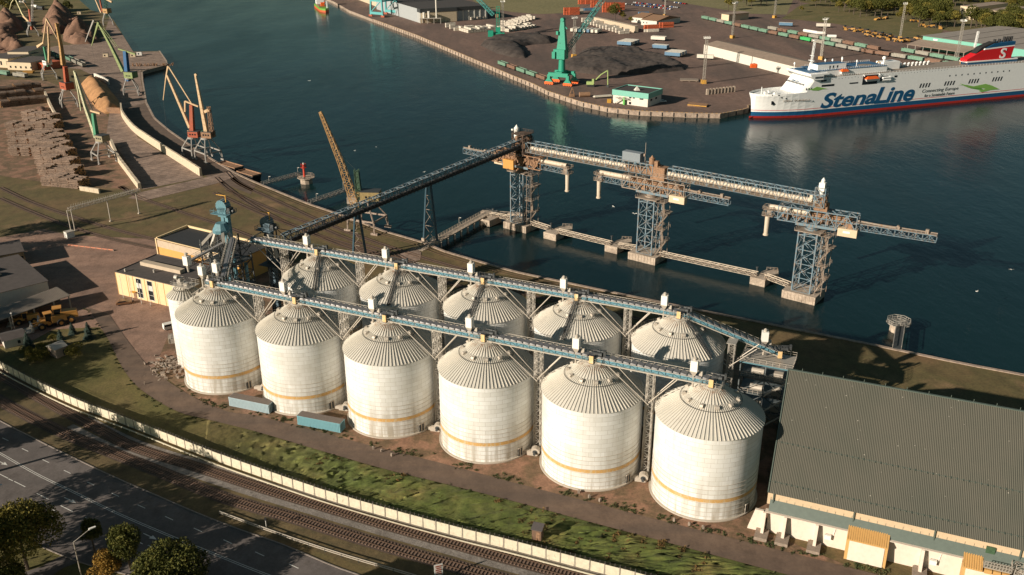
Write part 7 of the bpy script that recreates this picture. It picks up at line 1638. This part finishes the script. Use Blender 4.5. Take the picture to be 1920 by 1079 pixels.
# near trees, bottom left
def put(o,px,label,rz=0,sc=1,group=None):
    o.location=at(*px); o.rotation_euler=(0,0,rz); o.scale=(sc,)*3; o['label']=label
    if group: o['group']=group
    return o
big=make_tree('broadleaf_tree',13.5,6.8,20000,.23,l_olive,1,16)
put(big,(52,1068),'large round broadleaf tree at the left edge below the highway')
t2=make_tree('broadleaf_tree',7.2,2.1,5200,.17,l_dark,2,9,flat=1.35); put(t2,(178,1036),'smallest slim tree standing beside the street lamp')
t3=make_tree('broadleaf_tree',10.0,3.0,8500,.19,l_dark,3,12,flat=1.4); put(t3,(245,1068),'tall slim tree between the small one and the wide clump')
t4=make_tree('broadleaf_tree',9.5,6.0,17000,.22,l_dark,4,18); put(t4,(325,1100),'wide dark tree clump at the bottom edge, right of the slim tree')
t5=make_tree('autumn_tree',6.5,3.1,5000,.16,l_aut,5,9); put(t5,(197,1093),'small tree with golden autumn leaves at the bottom edge')
put(dup(t4,scale=.75),(10,1125),'dark tree cut by the lower left corner',2.1,.75)
put(dup(t4),(300,1135),'dark tree mostly below the bottom edge behind the golden one',1.3,.9)
# street lamps
def lamp(label,P,az,H=11.5):
    t=thing('street_lamp',label,'street lamp',P,az,'highway street lamps'); mb=MB(); mb.tube((0,0,0),(0,0,H-1.5),.13,8,.09); mb.tube((0,0,H-1.5),(3.2,0,H+.1),.07,8,.05); mb.build('pole',m_gal,t); mb=MB(); mb.prof([(3.0,H),(4.2,H+.15),(4.3,H+.3),(3.1,H+.28)],-.2,.2); mb.build('lamp_head',m_box,t)
lamp('curved street lamp rising between the big tree and the small slim tree',at(156,1095),R_(35))
lamp('street lamp with its head just inside the left edge',at(-16,1010),R_(35))
# spruces and bushes in the left garden
sp=make_spruce(5.6,1.9,0,7); put(sp,(117,694-44),'blue spruce in front of the loaders, largest of the garden spruces'); sp['group']='garden spruces'
for px,l,s,r in (((137,627),'small blue spruce between the loaders and the curved road',.72,1),((168,634),'blue spruce right by the curved road edge',.95,2),((54,652),'dark spruce beside the small pale shed',.9,3)):
    put(dup(sp),px,l,r,s,'garden spruces')
bu=make_tree('garden_bush',2.6,1.6,1500,.12,l_olive,8,8,flat=.9); put(bu,(50,664),'olive bush just below the dark spruce',0,1.0,'garden bushes')
for px,l,s in (((62,672),'olive bush in the middle of the garden clump',1.15),((73,668),'pale bush behind the garden clump',.9),((83,672),'bush between the clump and the pink hut',1.0),((92,660),'bush in front of the largest spruce',.8),((142,668),'round green bush right of the pink hut',1.5),((102,640),'low bush behind the largest spruce',.9),((70,680),'lowest olive bush of the garden clump',1.0),((80,655),'grey green bush near the middle of the garden',.9)):
    put(dup(bu),px,l,s*3,s,'garden bushes')
# yard trees, far port
ft=[make_tree('forest_tree',15,6.5,1500,.55,l_dark,11,9),make_tree('forest_tree',13,5.5,1300,.5,l_olive,12,8),make_tree('forest_tree',17,6.0,1500,.55,l_dark,13,10,flat=1.2)]
put(dup(ft[0]),(1153,40),'dark round tree beside the yard houses',0,1.1,'trees in the port'); 
for px,l,s in (((1166,40),'smaller dark tree right of the round one by the houses',.7),((1365,20),'round tree at the left end of the tree line',1.0),((1182,45),'low tree left of the white yard houses',.5),((1502,24),'low bush by the top meadow',.5)): put(dup(ft[1]),px,l,1,s,'trees in the port')
rnd=random.Random(21); used3=[0]*3; nF=0
rows=[]
for y,x0,x1,st_ in ((12,1385,1500,13),(4,1390,1930,12),(14,1505,1640,11),(22,1560,1700,11),(30,1600,1790,11),(40,1690,1800,11),(50,1720,1790,11),(-8,1380,1950,14),(-20,1370,1960,16),(-36,1360,1980,20),(14,1650,1930,13),(24,1700,1935,13),(52,1810,1935,12),(62,1840,1935,12),(42,1890,1935,12),(70,1880,1935,12),(52,1830,1845,12)):
    x=x0
    while x<x1: rows.append((x+rnd.uniform(-4,4),y+rnd.uniform(-2.5,2.5))); x+=st_
def blocked(x,y): return (1785<x<1890 and 22<y<50) or (1440<x<1490 and y>3) or (x<1500 and y>16) or (1500<x<1560 and y>14)
for x,y in rows:
    if blocked(x,y): continue
    k=rnd.randrange(3); o=ft[k] if not used3[k] else dup(ft[k]); used3[k]=1; s=rnd.uniform(.85,1.25); nF+=1
    put(o,(x,y),'tree of the wood beyond the far port',rnd.uniform(0,6),s,'trees of the far wood'); 
for x,y in ((4,12),(10,2),(16,16),(24,8),(30,-4),(6,22),(18,26),(-6,6),(-4,20),(34,14),(12,-10),(40,-12),(55,-14),(128,26),(100,-8),(0,-14),(30,4),(26,20)):
    k=rnd.randrange(3); put(dup(ft[k]),(x,y),'tree of the small wood in the top left corner',rnd.uniform(0,6),rnd.uniform(.7,1.0),'trees of the top left wood')
# trees along the highway south side (their shadows cross the road)
nb=[make_tree('roadside_tree',17,7.0,5000,.32,l_dark,31,12),make_tree('roadside_tree',14,4.2,3600,.28,l_dark,32,10,flat=1.5)]
first=[True,True]
for i,(x,y,k,s) in enumerate([(-78,905,0,1.1),(-120,1010,0,1.2),(-60,1130,0,1.0),(-200,880,1,1.2),(-230,760,0,1.2),(-330,820,0,1.3),(-180,640,0,1.0),(560,1330,0,1.0),(-110,700,1,1.0),(-300,690,0,1.2),(-240,600,1,1.3),(-60,845,1,1.0),(-160,1100,0,1.2),(-110,462,0,1.15),(-150,500,0,1.1)]):
    o=nb[k] if first[k] else dup(nb[k]); first[k]=False; put(o,(x,y),'tall roadside tree south of the highway outside the left and bottom edge',i,s,'roadside trees outside the frame')
# blocks across the highway, outside the frame, whose shade falls over the rails and yard
def blk(px,L,D,H,az,label):
    P=at(*px); t=thing('town_house',label,'building',P,az,'town buildings outside the frame'); MB().box(0,0,0,L,D,H).build('wall',m_cw,t); mb=MB(); mb.hexa([(-L/2-.5,-D/2-.5,H),(L/2+.5,-D/2-.5,H),(L/2+.5,D/2+.5,H),(-L/2-.5,D/2+.5,H),(-L/2-.5,-.1,H+3),(L/2+.5,-.1,H+3),(L/2+.5,.1,H+3),(-L/2-.5,.1,H+3)]); mb.build('roof',m_rustb,t)
blk((330,1330),26,11,19,R_(-20),'town house south of the highway below the bottom edge')
blk((-260,560),34,12,15,R_(-20),'town house beyond the left edge near the yard')
# seagulls
gm=MB(); gm.face([(0,0,0),(.5,.15,.25),(.9,0,.15),(.4,-.12,.1)]); gm.face([(0,0,0),(-.5,.15,.25),(-.9,0,.15),(-.4,-.12,.1)]); gm.tube((0,-.35,0),(0,.3,.05),.1,6,.04)
gme=None
for i,(x,y,z) in enumerate([(580,152,8),(665,283,6),(705,276,10),(1896,506,5),(1832,547,4),(1150,388,6),(1190,401,5),(795,323,4)]):
    P=at(x,y,z)
    if gme is None: gme=gm.build('gull',m_box); o=gme
    else: o=gme.copy(); SC.collection.objects.link(o)
    o.location=P; o.rotation_euler=(0,0,i); o.scale=(1.2,)*3; tag(o,'white gull flying low over the dark harbour water','gull','gulls over the harbour')
# guard rail beside the rails, sign
P=cr(PX([(412,966),(480,991),(565,1021),(655,1050),(755,1079),(850,1108)]),5); P=resample(P,2.0); t=thing('guard_rail','pale double guard rail between the highway and the railway','guard rail',P[0]); mb=MB()
for a,b in zip(P[:-1],P[1:]):
    for h in (.55,1.0): mb.bar(a-P[0]+V3(0,0,h),b-P[0]+V3(0,0,h),.12,.16)
mb.build('rails',m_steel,t); mb=MB()
for a in P[::2]: mb.box(a.x-P[0].x,a.y-P[0].y,0,.14,.14,1.05)
mb.build('posts',m_dsteel,t)
P=at(823,1088); t=thing('red_board','white board with rows of red markings beside the rails at the bottom edge','sign',P,R_(20)); mb=MB(); mb.box(0,0,1.2,1.7,.12,2.6); mb.build('board',m_box,t); mb=MB()
for i in range(5): mb.box((-.0),-.08,1.5+i*.45,1.2-(i%2)*.3,.06,.24)
mb.build('red_marks',m_cred,t); MB().box(0,.1,0,.14,.14,1.4).build('post',m_dsteel,t)
t=thing('signal_post','thin black and white signal post beside the guard rail','signal',at(500,993)); mb=MB(); mb.tube((0,0,0),(0,0,2.6),.07,6); mb.build('post',m_box,t); MB().box(0,0,2.3,.4,.25,.7).build('lamp_head',m_blk,t)
# remove unused prototypes
for o in list(bpy.data.objects):
    if o.parent is None and o.type=='EMPTY' and o.get('label')=='' :
        for c in list(o.children_recursive): bpy.data.objects.remove(c)
        bpy.data.objects.remove(o)
